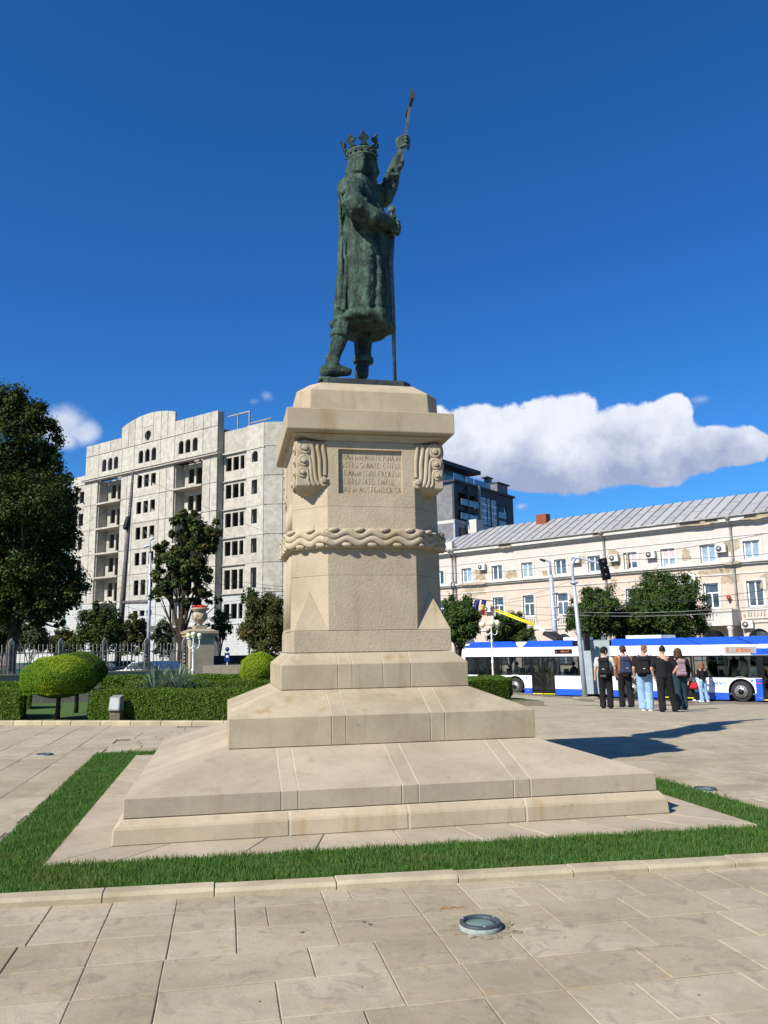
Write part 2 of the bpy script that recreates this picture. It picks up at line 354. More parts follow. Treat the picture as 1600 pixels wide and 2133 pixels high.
def leafmat(name, a, b, c=None, trans=.3, lit=None):
    k = NT(name); r = k.g.outputs['Random Per Island']
    cl = k.mix(r, a, b)
    if c: cl = k.mix(k.ramp(k.noise(k.pos(), .9, 3), .52, .68), cl, c)
    d = k.bsdf(cl, .6, 0, None, .12); t = k.n('ShaderNodeBsdfTranslucent'); k.set(t.inputs[0], k.mix(.5, cl, tuple(min(1, q*1.8) for q in b)))
    m = k.n('ShaderNodeMixShader'); m.inputs[0].default_value = trans; k.t.links.new(d, m.inputs[1]); k.t.links.new(t.outputs[0], m.inputs[2])
    return k.out(m.outputs[0])
M['leaf_dark'] = leafmat('dark_leaves', (.012, .022, .006), (.05, .08, .014), trans=.14)
M['leaf_mid'] = leafmat('linden_leaves', (.02, .035, .012), (.075, .095, .025), (.09, .075, .02), trans=.2)
M['leaf_rust'] = leafmat('rusty_leaves', (.03, .042, .012), (.10, .105, .028), (.13, .085, .03), trans=.2)
M['leaf_grey'] = leafmat('shrub_leaves', (.03, .045, .022), (.085, .10, .045), trans=.2)
M['leaf_ever'] = leafmat('evergreen_leaves', (.016, .034, .008), (.07, .115, .022), trans=.16)
M['leaf_hedge'] = leafmat('hedge_leaves', (.045, .085, .012), (.12, .19, .022), trans=.3)
M['leaf_topiary'] = leafmat('topiary_leaves', (.07, .15, .010), (.17, .28, .016), (.26, .33, .02), trans=.3)
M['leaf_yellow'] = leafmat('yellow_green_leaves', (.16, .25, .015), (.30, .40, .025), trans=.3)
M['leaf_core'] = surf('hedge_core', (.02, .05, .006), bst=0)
M['yucca'] = leafmat('yucca_leaves', (.10, .15, .09), (.22, .28, .18), trans=.15)
M['grass'] = leafmat('grass_blades', (.04, .10, .020), (.10, .19, .035), (.11, .15, .035), trans=.3)
M['bark'] = surf('bark', (.06, .045, .033), (.03, .024, .018), 8, .9, bst=.8, bsc=20, bd=.03)
M['iron'] = surf('grey_painted_iron', (.24, .23, .21), (.13, .12, .11), 5, .6, .2)
M['iron_dark'] = surf('black_iron', (.03, .03, .03), bst=0)
M['polegrey'] = surf('galvanised_pole', (.42, .46, .5), (.33, .37, .41), 4, .5, .3)
M['poleconc'] = surf('aged_pole', (.13, .12, .11), (.08, .07, .065), 3, .8)
M['white'] = surf('white_paint', (.78, .78, .76), (.7, .7, .68), 5, .5, bst=0)
M['whitefr'] = surf('white_window_frame', (.8, .8, .8), (.76, .76, .76), 5, .4, bst=0)
M['globe'] = surf('cream_lamp_globe', (.72, .70, .42), (.66, .63, .38), 5, .25, bst=0)
M['red'] = surf('red_flowers', (.65, .05, .03), (.45, .03, .02), 60, .6, bst=.6)
M['brick'] = surf('red_brick', (.27, .09, .045), (.17, .055, .03), 14, .9, bst=.6, bsc=30, bd=.02)
M['plaster_pink'] = surf('pink_plaster', (.50, .405, .325), (.46, .365, .29), .8, .9, bst=.2, bsc=20, rnd=.03)
M['plaster_pale'] = surf('pale_pink_plaster', (.51, .46, .41), (.45, .405, .355), .9, .9, bst=.2, bsc=20)
M['trim'] = surf('cream_trim', (.55, .53, .48), (.44, .41, .36), 1.7, .8, bst=.2)
M['bare'] = surf('bare_plaster', (.26, .20, .13), (.40, .33, .23), 2.5, .95, bst=.8, bsc=8, bd=.03)
M['roof'] = surf('sheet_metal_roof', (.37, .37, .36), (.42, .41, .385), 1.2, .45, .25, .2, 2, .03, rnd=.09)
M['rust'] = surf('rusty_roof_seam', (.26, .21, .17), (.16, .14, .13), 2, .7)
M['pipe'] = surf('zinc_pipe', (.36, .35, .33), (.22, .2, .18), 2, .6, .3)
M['ac'] = surf('ac_housing', (.68, .67, .62), bst=0)
M['fan'] = surf('ac_fan', (.12, .12, .12), bst=0)
def glassmat(name, tint, tr=.35, rough=.04):
    k = NT(name); t = k.n('ShaderNodeBsdfTransparent'); k.set(t.inputs[0], tint)
    g = k.n('ShaderNodeBsdfGlossy'); g.inputs['Roughness'].default_value = rough; k.set(g.inputs[0], (.9, .95, 1.))
    f = k.n('ShaderNodeFresnel'); f.inputs[0].default_value = 1.5
    m = k.n('ShaderNodeMixShader'); k.set(m.inputs[0], k.math('MULTIPLY', f.outputs[0], 1.2, True)); k.t.links.new(t.outputs[0], m.inputs[1]); k.t.links.new(g.outputs[0], m.inputs[2])
    return k.out(m.outputs[0])
M['busglass'] = glassmat('tinted_bus_glass', (.52, .56, .57, 1))
M['winglass'] = surf('window_glass', (.10, .13, .15), (.03, .04, .05), .9, .08, bst=0, spec=1.0)
M['curtain'] = surf('curtained_window', (.30, .38, .42), (.16, .21, .25), 1.5, .12, bst=0, spec=1.0)
M['curtain_pink'] = surf('pink_blind', (.55, .42, .42), bst=0, rough=.3)
M['dark'] = surf('dark_slate_cladding', (.05, .055, .065), (.035, .038, .045), 2, .6, bst=.1)
M['slate_grey'] = surf('grey_brick_cladding', (.20, .20, .20), (.14, .14, .145), 1.2, .8, bst=.5, bsc=5)
M['pale_wall'] = surf('pale_grey_wall', (.30, .33, .40), (.27, .30, .36), 1, .8, bst=0)
M['pale_stone'] = surf('pale_band', (.55, .52, .47), bst=0)
M['rail_glass'] = surf('balcony_glass', (.15, .24, .28), (.10, .17, .2), 1, .1, bst=0, spec=1)
M['bus_white'] = surf('bus_white', (.76, .77, .77), (.72, .73, .73), 1, .25, bst=0, spec=.6)
M['bus_blue'] = surf('bus_blue', (.012, .085, .52), (.012, .075, .46), 1, .25, bst=0, spec=.6)
M['bus_black'] = surf('bus_black', (.012, .012, .013), bst=0, rough=.25)
M['bellows'] = surf('bellows_fabric', (.34, .39, .40), (.28, .33, .34), 3, .8, bst=.1)
M['rubber'] = surf('rubber', (.03, .03, .03), bst=.2, rough=.85)
M['rim'] = surf('wheel_rim', (.45, .44, .42), (.3, .29, .28), 5, .4, .6, 0)
M['yellow'] = surf('yellow_paint', (.75, .62, .03), bst=0, rough=.4)
M['orange_led'] = surf('orange_led_sign', (.5, .12, .03), bst=0)
M['interior'] = surf('bus_interior', (.12, .12, .125), bst=0)
M['seat'] = surf('seat_fabric', (.05, .09, .2), bst=0)
M['blue_text'] = surf('blue_lettering', (.05, .15, .5), bst=0)
M['sign_blue'] = surf('blue_sign', (.01, .025, .16), bst=0, rough=.4)
M['flag_yellow'] = surf('flag_yellow', (.5, .33, .05), bst=0)
M['flag_red'] = surf('flag_red', (.3, .03, .06), bst=0)
M['flag_blue'] = surf('flag_blue', (.02, .03, .16), bst=0)
M['wire'] = surf('wire', (.03, .03, .03), bst=0)
M['lamp_glass'] = surf('ground_lamp_glass', (.15, .21, .18), (.07, .11, .10), 7, .3, bst=0, spec=.5)
M['lamp_rim'] = surf('ground_lamp_rim', (.06, .075, .085), (.04, .05, .06), 20, .5, .2, .3)
M['rustfleck'] = surf('rust_stain', (.42, .16, .05), bst=0)
M['skin'] = surf('skin', (.52, .29, .20), (.46, .25, .17), 6, .55, bst=0)
def cloth(n, c): return surf('cloth_'+n, c, tuple(q*.75 for q in c), 9, .9, bst=.4, bsc=25, bd=.01)
for n_, c_ in dict(grey=(.50, .48, .45), black=(.012, .012, .013), brown=(.30, .11, .03), navy=(.03, .04, .09), jeans=(.27, .42, .62), teal=(.02, .045, .06), pink=(.30, .2, .22), red=(.4, .02, .03), white=(.7, .7, .68), lblue=(.3, .4, .55)).items(): M['c_'+n_] = cloth(n_, c_)
M['hair_dark'] = surf('dark_hair', (.012, .01, .008), bst=.4, bsc=60)
M['hair_brown'] = surf('brown_hair', (.055, .028, .014), bst=.4, bsc=60)
M['hair_red'] = surf('cropped_reddish_hair', (.20, .09, .045), bst=.2, bsc=60)
# ================================================================ ground
def grid_sheet(name, xs, ys, zf, m, kind='structure'):
    vs = [(x, y, zf(x, y)) for y in ys for x in xs]; n = len(xs)
    fs = [(j*n+i, j*n+i+1, (j+1)*n+i+1, (j+1)*n+i) for j in range(len(ys)-1) for i in range(n-1)]
    b = MB(); b.add(vs, fs, True); o = b.build(name, m); tag(o, kind=kind); return o
def spread(a, b, fine0, fine1, step):
    l = list(np.arange(fine0, fine1+.01, step)); return sorted(set([a, (a+fine0)/2, (a+fine0*3)/4]+l+[b, (b+fine1)/2, (b+fine1*3)/4]))
grid_sheet('ground', spread(-900, 900, -70, 70, 2.0), spread(-60, 1500, -14, 130, 2.0), lambda x, y: gz(x, y)-.0075, M['slabjoint'])
# street: strip along the bus
BO = np.array([10.6485, 34.205]); BD = np.array([math.cos(R_(-52)), math.sin(R_(-52))]); BN = np.array([-BD[1], BD[0]])
def bw(u, v): return BO+BD*u+BN*v
STZ = -.872
b = MB(); q = [bw(-260, -1.1), bw(260, -1.1), bw(260, 15.5), bw(-260, 15.5)]
b.add([(p[0], p[1], STZ) for p in q], [(0, 1, 2, 3)]); o = b.build('street', M['asphalt']); tag(o, kind='structure')
b = MB(); q0 = [bw(-60, 15.5), bw(60, 15.5), bw(60, 16), bw(-60, 16)]; b.prism([tuple(p) for p in q0], STZ-.2, STZ+.13)
b.build('street_kerb', M['curb']); tag(bpy.data.objects['street_kerb'], kind='structure')
b = MB(); q0 = [bw(-60, 16), bw(60, 16), bw(60, 40), bw(-60, 40)]; b.prism([tuple(p) for p in q0], STZ-.2, STZ+.12)
o = b.build('pavement', M['earth']); tag(o, kind='structure')
# slabs of the plaza
def slab_mesh(x0, y0, x1, y1, zf, g=.0022, c=.005, tilt=0.0, mb=None):
    x0 += g; y0 += g; x1 -= g; y1 -= g; jit = lambda: random.uniform(-.0015, .0015)
    P = [(x0+jit(), y0+jit()), (x1+jit(), y0+jit()), (x1+jit(), y1+jit()), (x0+jit(), y1+jit())]
    dz = random.uniform(-.0025, .0025)
    cx, cy = (x0+x1)/2, (y0+y1)/2; vs = []
    for kk, (ins, z) in enumerate(((0, -.03), (0, -.004), (c, 0))):
        for (x, y) in P:
            xx = x+(ins if x < cx else -ins); yy = y+(ins if y < cy else -ins); vs.append((xx, yy, zf(xx, yy)+z+dz))
    fs = [(0, 1, 5, 4), (1, 2, 6, 5), (2, 3, 7, 6), (3, 0, 4, 7), (4, 5, 9, 8), (5, 6, 10, 9), (6, 7, 11, 10), (7, 4, 8, 11), (8, 9, 10, 11)]
    (mb or MB).add(vs, fs); return mb
paving = empty('plaza_paving'); tag(paving, kind='structure')
rows = {(-4.48, -4.08): [-2.83, -2.43, -2.0, -1.61, -1.01, -.82, -.43, -.03, .38, 1.13, 1.5], (-4.88, -4.48): [-2.83, -2.43, -2.0, -1.61, -1.41, -1.01, -.43, -.03, .3, .55, 1.14, 1.5],
        (-5.30, -4.88): [-2.87, -2.43, -2.0, -1.61, -1.02, -.43, .06, .36, .93, 1.52], (-5.74, -5.30): [-2.43, -2.01, -1.21, -.82, -.43, -.01, .75, 1.4],
        (-6.18, -5.74): [-2.43, -2.01, -1.42, -.82, -.42, -.01, .58, 1.12], (-6.60, -6.18): [-2.43, -2.0, -1.42, -1.03, -.43, -.01, .36, .95]}
near, rest = [], []
def fill(a, b_, lo=.4, hi=.85):
    xs = [a]
    while b_-xs[-1] > hi: xs.append(xs[-1]+random.choice([.4, .41, .6, .8]))
    xs.append(b_) if b_-xs[-1] > .15 else xs.__setitem__(-1, b_)
    return xs
for (y0, y1), js in rows.items():
    xs = fill(-5.2, js[0])+js[1:]+fill(js[-1], 5.2)[1:]
    for i in range(len(xs)-1): near.append((xs[i], y0, xs[i+1], y1))
y = -6.6
for k in range(8):
    xs = fill(-6+random.random()*.4, 6.4)
    for i in range(len(xs)-1): (rest).append((xs[i], y-.42, xs[i+1], y))
    y -= .42
# bed round the monument: outer and inner outlines
BED_O = [(-3.62, -3.90), (3.72, -4.345), (3.62, 4.55), (-3.78, 4.35)]
BED_I = [(-3.10, -3.10), (3.15, -3.32), (3.05, 3.75), (-3.10, 3.80)]
def inbed(x0, y0, x1, y1):
    cx, cy = (x0+x1)/2, (y0+y1)/2; return -3.40 < cx < 3.45 and -3.75 < cy < 4.1
yy = -4.08; r_i = 0
left = []
while yy < 30:
    h = .42 if yy < 8 else .84
    xs = fill(-26+random.random()*.8, 34, .4, .9) if yy < 8 else list(np.arange(-26+random.random(), 34, 1.26))
    for i in range(len(xs)-1):
        x0, x1 = xs[i], xs[i+1]; cx, cy = (x0+x1)/2, yy+h/2
        t = (cx-CAM[0])*FH[0]+(cy-CAM[1])*FH[1]; s = (cx-CAM[0])*RH[0]+(cy-CAM[1])*RH[1]
        if t < 3 or abs(s) > t*.52+2.5: continue
        if inbed(x0, yy, x1, yy+h) or cx < -3.75: continue
        if (np.array([cx, cy])-BO)@BN > -1.7: continue
        if -4.55 < yy < -4.0 and -5.2 < cx < 5.2: pass
        (left if (t < 15 and abs(s) < t*.5+.6) else rest).append((x0, yy, x1, yy+h))
    yy += h
xc = -3.75
while xc > -26:
    w = random.choice([.42, .55, .63, .84]) if xc > -12 else 1.0; yy = -4.08-random.random()*.0
    while yy < 28:
        h = random.choice([.6, .84, 1.0, 1.26]); cx, cy = xc-w/2, yy+h/2; t = (cx-CAM[0])*FH[0]+(cy-CAM[1])*FH[1]; s = (cx-CAM[0])*RH[0]+(cy-CAM[1])*RH[1]
        if t > 3 and abs(s) < t*.52+2.5 and (np.array([cx, cy])-BO)@BN < -1.7: (left if (t < 15 and abs(s) < t*.5+.6) else rest).append((xc-w, yy, xc, yy+h))
        yy += h
    xc -= w
left.sort(key=lambda q: ((q[0]+q[2])/2-CAM[0])**2+((q[1]+q[3])/2-CAM[1])**2)
allp = near+left; allp.sort(key=lambda q: ((q[0]+q[2])/2-CAM[0])**2+((q[1]+q[3])/2-CAM[1])**2)
near, more = allp[:298], allp[298:]; rest += more
GX = (.168, -5.28)                       # the ground lamp sits in one slab
for q in near:
    mb = MB(); slab_mesh(*q, gz, mb=mb); mb.build('paving_slab', M['slab'], paving)
mb = MB()
GARD = None
CA, CB = gp(0, 1511), gp(470, 1512)
CA = CA[:2]; CB = CB[:2]; CDIR = (CB-CA)/np.linalg.norm(CB-CA); CN = np.array([-CDIR[1], CDIR[0]])
for q in rest:
    c = np.array([(q[0]+q[2])/2, (q[1]+q[3])/2])
    if (c-CA)@CN > .1 and (c-CA)@CDIR < 9.3: continue
    slab_mesh(*q, gz, g=.004, mb=mb)
o = mb.build('paving_stone', M['slab'], paving); tag(o, kind='stuff')

# apron slabs under the monument
apron = empty('stone_apron'); tag(apron, kind='structure')
def lerp2(a, b, t): return (a[0]+(b[0]-a[0])*t, a[1]+(b[1]-a[1])*t)
def strip(outa, outb, ina, inb, n, parent, name, m, z0, z1, gap=.004, bev=.006, irregular=.25):
    ts = [0]+[ (i+random.uniform(-irregular, irregular))/n for i in range(1, n)]+[1]; L = math.dist(outa, outb)
    for i in range(n):
        a, c_ = ts[i]+gap/L, ts[i+1]-gap/L
        P = [lerp2(outa, outb, a), lerp2(outa, outb, c_), lerp2(ina, inb, c_), lerp2(ina, inb, a)]
        bm_obj(hull([(x, y, z) for z in (z0, z1) for x, y in P]), name, m, parent, bev)
IN2 = [(-2.5, -2.5), (2.5, -2.5), (2.5, 2.5), (-2.5, 2.5)]
for k, n in ((0, 9), (1, 6), (2, 5), (3, 6)):
    strip(BED_I[k], BED_I[(k+1) % 4], IN2[k], IN2[(k+1) % 4], n, apron, 'apron_slab', M['stone_slope'], -.04, .035)
b = MB(); b.box(-2.6, -2.6, -.04, 2.6, 2.6, .02); o = b.build('apron_bedding', M['mortar'], apron)
# soil and grass of the bed
b = MB()
for k in range(4):
    a0, a1, i0, i1 = BED_O[k], BED_O[(k+1) % 4], BED_I[k], BED_I[(k+1) % 4]
    b.hexa([(*a0, -.04), (*a1, -.04), (*i1, -.04), (*i0, -.04)], [(*a0, .018), (*a1, .018), (*i1, .018), (*i0, .018)])
o = b.build('bed_soil', M['lawn']); tag(o, kind='structure')
def blades(n_per_m2, quads, h, w, seed, over=.03):
    rg = np.random.default_rng(seed); V = []; Fc = []
    for (a, b_, c_, d) in quads:
        a, b_, c_, d = (np.array(q, float) for q in (a, b_, c_, d))
        area = .5*abs(np.cross(b_-a, d-a))+.5*abs(np.cross(b_-c_, d-c_)); n = int(area*n_per_m2)
        s, t = rg.random(n), rg.random(n)*(1+over)-over/2
        p = ((a*(1-s)[:, None]+b_*s[:, None])*(1-t)[:, None]+(d*(1-s)[:, None]+c_*s[:, None])*t[:, None])
        th = rg.random(n)*2*np.pi; ln = h*(.5+.8*rg.random(n))*(.75+.5*np.sin(p[:, 0]*5+np.sin(p[:, 1]*7))**2*.6); le = rg.random(n)*.55*ln; ph = rg.random(n)*2*np.pi
        zz = np.array([gz(x, y) for x, y in p])+.012
        wx, wy = np.cos(th)*w/2, np.sin(th)*w/2; lx, ly = np.cos(ph)*le, np.sin(ph)*le
        P0 = np.stack([p[:, 0]-wx, p[:, 1]-wy, zz], 1); P1 = np.stack([p[:, 0]+wx, p[:, 1]+wy, zz], 1)
        P2 = np.stack([p[:, 0]+wx*.8+lx*.35, p[:, 1]+wy*.8+ly*.35, zz+ln*.6], 1); P3 = np.stack([p[:, 0]-wx*.8+lx*.35, p[:, 1]-wy*.8+ly*.35, zz+ln*.6], 1)
        P4 = np.stack([p[:, 0]+lx, p[:, 1]+ly, zz+ln], 1)
        V.append(np.stack([P0, P1, P2, P3, P4], 1).reshape(-1, 3))
    V = np.concatenate(V); n = len(V)//5; me = bpy.data.meshes.new('blades'); me.vertices.add(len(V)); me.vertices.foreach_set('co', V.ravel())
    base = (np.arange(n)*5)[:, None]; L = np.concatenate([base+np.array([0, 1, 2, 3]), base+np.array([3, 2, 4])], 1).ravel()
    me.loops.add(len(L)); me.loops.foreach_set('vertex_index', L); me.polygons.add(2*n)
    st = ((np.arange(n)*7)[:, None]+np.array([0, 4])).ravel(); me.polygons.foreach_set('loop_start', st); me.update(calc_edges=True); me.validate(); return me
quads = [(BED_O[k], BED_O[(k+1) % 4], BED_I[(k+1) % 4], BED_I[k]) for k in range(4)]
o = link('grass', blades(5600, quads[:1]+quads[3:], .054, .0060, 3), M['grass']); tag(o, kind='stuff')
o = link('grass', blades(3000, quads[1:3], .052, .007, 4), M['grass']); tag(o, kind='stuff')
# kerb stones in front of the bed
kerb = empty('bed_kerb', label='low pale stone kerb along the front of the grass bed around the monument', cat='kerb')
def hx(px, yv, p0, p1):                 # x of a point of the kerb line seen at px
    lo, hi = -9., 9.
    for _ in range(40):
        m = (lo+hi)/2; yk = p0[1]+(p1[1]-p0[1])*(m-p0[0])/(p1[0]-p0[0]); q = AX@(np.array([m, yk, .05])-CAM); u = 800+F_PX*q[0]/q[2]
        if u < px: lo = m
        else: hi = m
    return lo
K0, K1 = (-3.17, -4.10), (2.42, -4.44); kl = lambda x: K0[1]+(K1[1]-K0[1])*(x-K0[0])/(K1[0]-K0[0])
kj = [-4.4, -3.75]+[hx(p, 0, K0, K1) for p in (213, 447, 702, 956, 1196, 1351, 1533)]+[3.3, 4.3]
for i in range(len(kj)-1):
    x0, x1 = kj[i]+.003, kj[i+1]-.003; dz = random.uniform(-.006, .006)
    P = [(x, kl(x)+dy, z+dz) for x in (x0, x1) for dy, z in ((0, -.05), (0, .036), (.028, .056), (.155, .058), (.155, -.05))]
    bm_obj(hull(P), 'kerb_stone', M['curb'], kerb, .004)
# ================================================================ the monument
mon = empty('monument', (0, 0, 0), label='tall tapered pale limestone pedestal with stepped base, scroll corners, wavy band and carved inscription', cat='monument')
s0, s1, z1a, s1b, z1b, s2, z2, s3, z3b, z3 = 3.117, 2.636, .18, 2.580, .243, 2.562, .420, 1.657, .698, 1.003
s4, z4b, z4, s4t, z4t, s5, z5, c5 = 1.086, 1.243, 1.522, .941, 1.648, .936, 1.899, .531
sT, zt5, cT, sc_, zcb, zct, su, cu, zu = .902, 4.174, .538, 1.03, 4.254, 4.540, .889, .728, 4.825
def sq(s, z): return [(-s, -s, z), (s, -s, z), (s, s, z), (-s, s, z)]
def octo(s, c, z): return [(-c, -s, z), (c, -s, z), (s, -c, z), (s, c, z), (c, s, z), (-c, s, z), (-s, c, z), (-s, -c, z)]
def layer(pts, name, m, xj=(), yj=(), bevel=.006, gap=.002, parent=mon, mortar=True):
    """a stone course cut at its joints into blocks, with a core of mortar behind the joints"""
    base = hull(pts)
    if mortar and (xj or yj):
        a = np.array(pts); c = a.mean(0); k = hull([tuple(c+(q-c)*(1-.009/max(.3, np.linalg.norm(q[:2]-c[:2])))) for q in a]); bm_obj(k, 'mortar_joint', M['mortar'], parent)
    X = [-99]+list(xj)+[99]; Y = [-99]+list(yj)+[99]; out = []
    for i in range(len(X)-1):
        for j in range(len(Y)-1):
            if 0 < i < len(X)-2 and 0 < j < len(Y)-2: continue
            t = base.copy()
            for co, no in (((X[i]+gap, 0, 0), (-1, 0, 0)), ((X[i+1]-gap, 0, 0), (1, 0, 0)), ((0, Y[j]+gap, 0), (0, -1, 0)), ((0, Y[j+1]-gap, 0), (0, 1, 0))):
                if abs(co[0]) < 50 and abs(co[1]) < 50 and t.verts: cut(t, co, no)
            if len(t.verts) < 4: t.free(); continue
            out.append(bm_obj(t, name, m, parent, bevel))
    base.free(); return out
def jx(pxs, yv): return [float(hit_y(p, 1500, yv)[0]) for p in pxs]
A0 = .035
l1 = layer(sq(s1+.01, A0)+sq(s1, z1a)+sq(s1b, z1b), 'step_block', M['stone'], jx((604, 848, 1088), -s1), (-1.1, .2, 1.3), bevel=.012, gap=.003)
for o_ in l1:
    xs_ = [v.co.x for v in o_.data.vertices]
    if len(xs_) and abs(min(xs_)-float(hit_y(604, 1500, -s1)[0])) < .05 and min(v.co.y for v in o_.data.vertices) < -2: o_.location.z = 0.0
layer(sq(s2, z1b+.004)+sq(s2, z2)+sq(s3, z3b), 'base_slab', M['stone_slope'], jx((587, 622, 835, 869, 1065, 1099), -s2), (-1.2, -1.0, .7, .9), bevel=.007)
layer(sq(s3, z3b+.004)+sq(s3, z3)+sq(s4, z4b), 'base_block', M['stone_tool'], jx((691, 721, 897, 927), -s3), (-.4, -.2), bevel=.006, gap=.0016)
layer(sq(s4, z4b+.004)+sq(s4, z4)+sq(s4t, z4t), 'plinth_block', M['stone_tool'], jx((705, 735, 800, 858), -s4), (-.2,), bevel=.006, gap=.0016)
# square foot and broach stops
fb = []
layer(sq(s4t-.004, z4t+.004)+sq(s5, z5-.15)+sq(s5, z5), 'shaft_block', M['stone_rough'], bevel=.006)
def sh(z):
    t = (z-z5)/(zt5-z5); return s5+(sT-s5)*t, c5+(cT-c5)*t
for sx in (-1, 1):
    for sy in (-1, 1):
        a = (sx*s5, sy*s5, z5+.003); b1_ = (sx*c5, sy*s5, z5+.003); b2_ = (sx*s5, sy*c5, z5+.003); m_ = (c5+s5)/2; ap = (sx*(m_+.006), sy*(m_+.006), 2.36)
        i1 = (sx*(c5-.02), sy*(c5-.02), z5+.003)
        bm_obj(hull([a, b1_, b2_, ap, i1, (sx*(m_-.1), sy*(m_-.1), 2.3)]), 'corner_broach', M['stone'], mon, .003)
zs = [z5+.003, 2.545, 2.98, 3.37, zt5]
for i in range(4):
    za, zb = zs[i]+.0007, zs[i+1]-.0007; (sa, ca), (sb, cb_) = sh(za), sh(zb)
    mt = [M['stone_rough']]*4
    o = bm_obj(hull(octo(sa, ca, za)+octo(sb, cb_, zb)), 'shaft_block', mt[i], mon, .004)
    if i == 3:
        X0, X1 = float(hit_y(705, 980, -.91)[0]), float(hit_y(838, 980, -.91)[0]); Z1, Z0 = float(hit_y(770, 937, -.91)[2]), float(hit_y(770, 1029, -.91)[2])
        cb2 = MB(); cb2.box(X0, -1.2, Z0, X1, -.868, Z1); co = cb2.build('cutter', M['stone'])
        k = o.modifiers.new('b', 'BOOLEAN'); k.object = co; k.operation = 'DIFFERENCE'; k.solver = 'EXACT'; bake(o); bpy.data.objects.remove(co)
        for tx_, zz_ in ():
            pass
# inscription
ins = ['DOMN DIN·MUNTE PINĂ IN', 'NISTRU SI MARE; CTITOR', 'DE MANASTIRI; FACATOR', 'DE DREPTATE; CHIPUL', 'SAU IN MOȘTENIREA SA']
def text_obj(s, name, m, parent, loc, rot, w, h, depth=.003, extra=None):
    cu_ = bpy.data.curves.new('txt', 'FONT'); cu_.body = s; cu_.size = 1; cu_.extrude = .05; cu_.resolution_u = 3
    if extra: cu_.offset = extra
    t = bpy.data.objects.new('txt', cu_); col.objects.link(t); dg = bpy.context.evaluated_depsgraph_get()
    me = bpy.data.meshes.new_from_object(t.evaluated_get(dg), depsgraph=dg); bpy.data.objects.remove(t)
    n = len(me.vertices); a = np.empty(n*3); me.vertices.foreach_get('co', a); a = a.reshape(-1, 3)
    mn, mx = a.min(0), a.max(0); a[:, 0] = (a[:, 0]-mn[0])/(mx[0]-mn[0])*w; a[:, 1] = (a[:, 1]-mn[1])/(mx[1]-mn[1])*h; a[:, 2] = (a[:, 2]-mn[2])/(mx[2]-mn[2]+1e-9)*depth
    me.vertices.foreach_set('co', a.ravel()); me.materials.clear(); me.update()
    return link(name, me, m, parent, loc, rot)
pw = X1-X0
GL = {'A': ['0,0 .5,1 1,0', '.2,.35 .8,.35'], 'C': ['.95,.85 .6,1 .2,.85 .05,.5 .2,.12 .6,0 .95,.15'], 'D': ['.12,0 .12,1 .6,.9 .92,.5 .6,.08 0,0'], 'E': ['.9,.95 .35,1 .1,.55 .1,.2 .4,0 .95,.08', '.1,.52 .7,.52'],
      'F': ['.15,0 .15,1 .9,1', '.15,.55 .7,.55'], 'H': ['.1,0 .1,1', '.9,0 .9,1', '.1,.5 .9,.5'], 'I': ['.5,0 .5,1'], 'L': ['.15,1 .15,0 .9,0'], 'M': ['0,0 .1,1 .5,.35 .9,1 1,0'], 'N': ['.1,0 .1,1', '.1,.62 .9,.4', '.9,0 .9,1'],
      'O': ['.5,1 .1,.75 .1,.25 .5,0 .9,.25 .9,.75 .5,1'], 'P': ['.15,0 .15,1 .8,.95 .85,.6 .15,.5'], 'R': ['.15,0 .15,1 .8,.95 .85,.6 .15,.5', '.45,.5 .95,0'], 'S': ['.9,.88 .5,1 .12,.8 .3,.55 .75,.42 .9,.2 .5,0 .1,.12'],
      'T': ['0,1 1,1', '.5,0 .5,1'], 'U': ['.1,1 .12,.2 .5,0 .88,.2 .9,1'], ';': ['.5,.65 .5,.72', '.55,.28 .45,.05'], '·': ['.5,.5 .5,.56']}
GL['Ș'] = GL['S']+['.5,-.12 .42,-.3']; GL['Ă'] = GL['A']+['.2,1.28 .5,1.12 .8,1.28']
for i, s in enumerate(ins):
    zb_ = Z1-.040-i*(Z1-Z0-.045)/5.0-.078; W = [.5 if c in ' ' else (.45 if c in 'I;·' else 1.) for c in s]; tw = sum(W); x = X0+.02; sc1 = (pw-.032)*(1.0 if i != 3 else .9)/tw
    for c, w in zip(s, W):
        if c != ' ':
            mb = MB(); cw = sc1*(.72 if w == 1. else .45*.72); o0 = x+(sc1*w-cw)/2
            for stk in GL[c]:
                pts = [tuple(float(v) for v in q.split(',')) for q in stk.split()]; mb.tube([(o0+u*cw, -.8695, zb_+v*.066) for u, v in pts], .0028, 6)
            mb.build('letter', M['stone'], mon)
        x += sc1*w
# corner scroll blocks
def SX(X): return -.905+(X-240)/880*.372
def SZ(Y): return 4.165-(Y-400)/1190*.555
scroll_bm = hull([(-.906, -.906, 3.605), (-.906, -.906, 4.168), (-.53, -.906, 4.168), (-.53, -.906, 3.625), (-.906, -.53, 4.168), (-.906, -.53, 3.625), (-.70, -.70, 3.50), (-.6, -.6, 4.1), (-.66, -.78, 3.52), (-.78, -.66, 3.52)])
b = MB()
def sp(cx, cy, R0, R1, a0, turns, n=40, sgn=1):
    return [(cx+(R0+(R1-R0)*i/n)*math.cos(a0+sgn*turns*2*math.pi*i/n), cy-(R0+(R1-R0)*i/n)*math.sin(a0+sgn*turns*2*math.pi*i/n)) for i in range(n+1)]
def relief(pts2, r, fl=.55):
    P = [(SX(x), -.911, SZ(y)) for x, y in pts2]; b.tube(P, r, 8, flat=fl, fdir=(0, 1, 0))
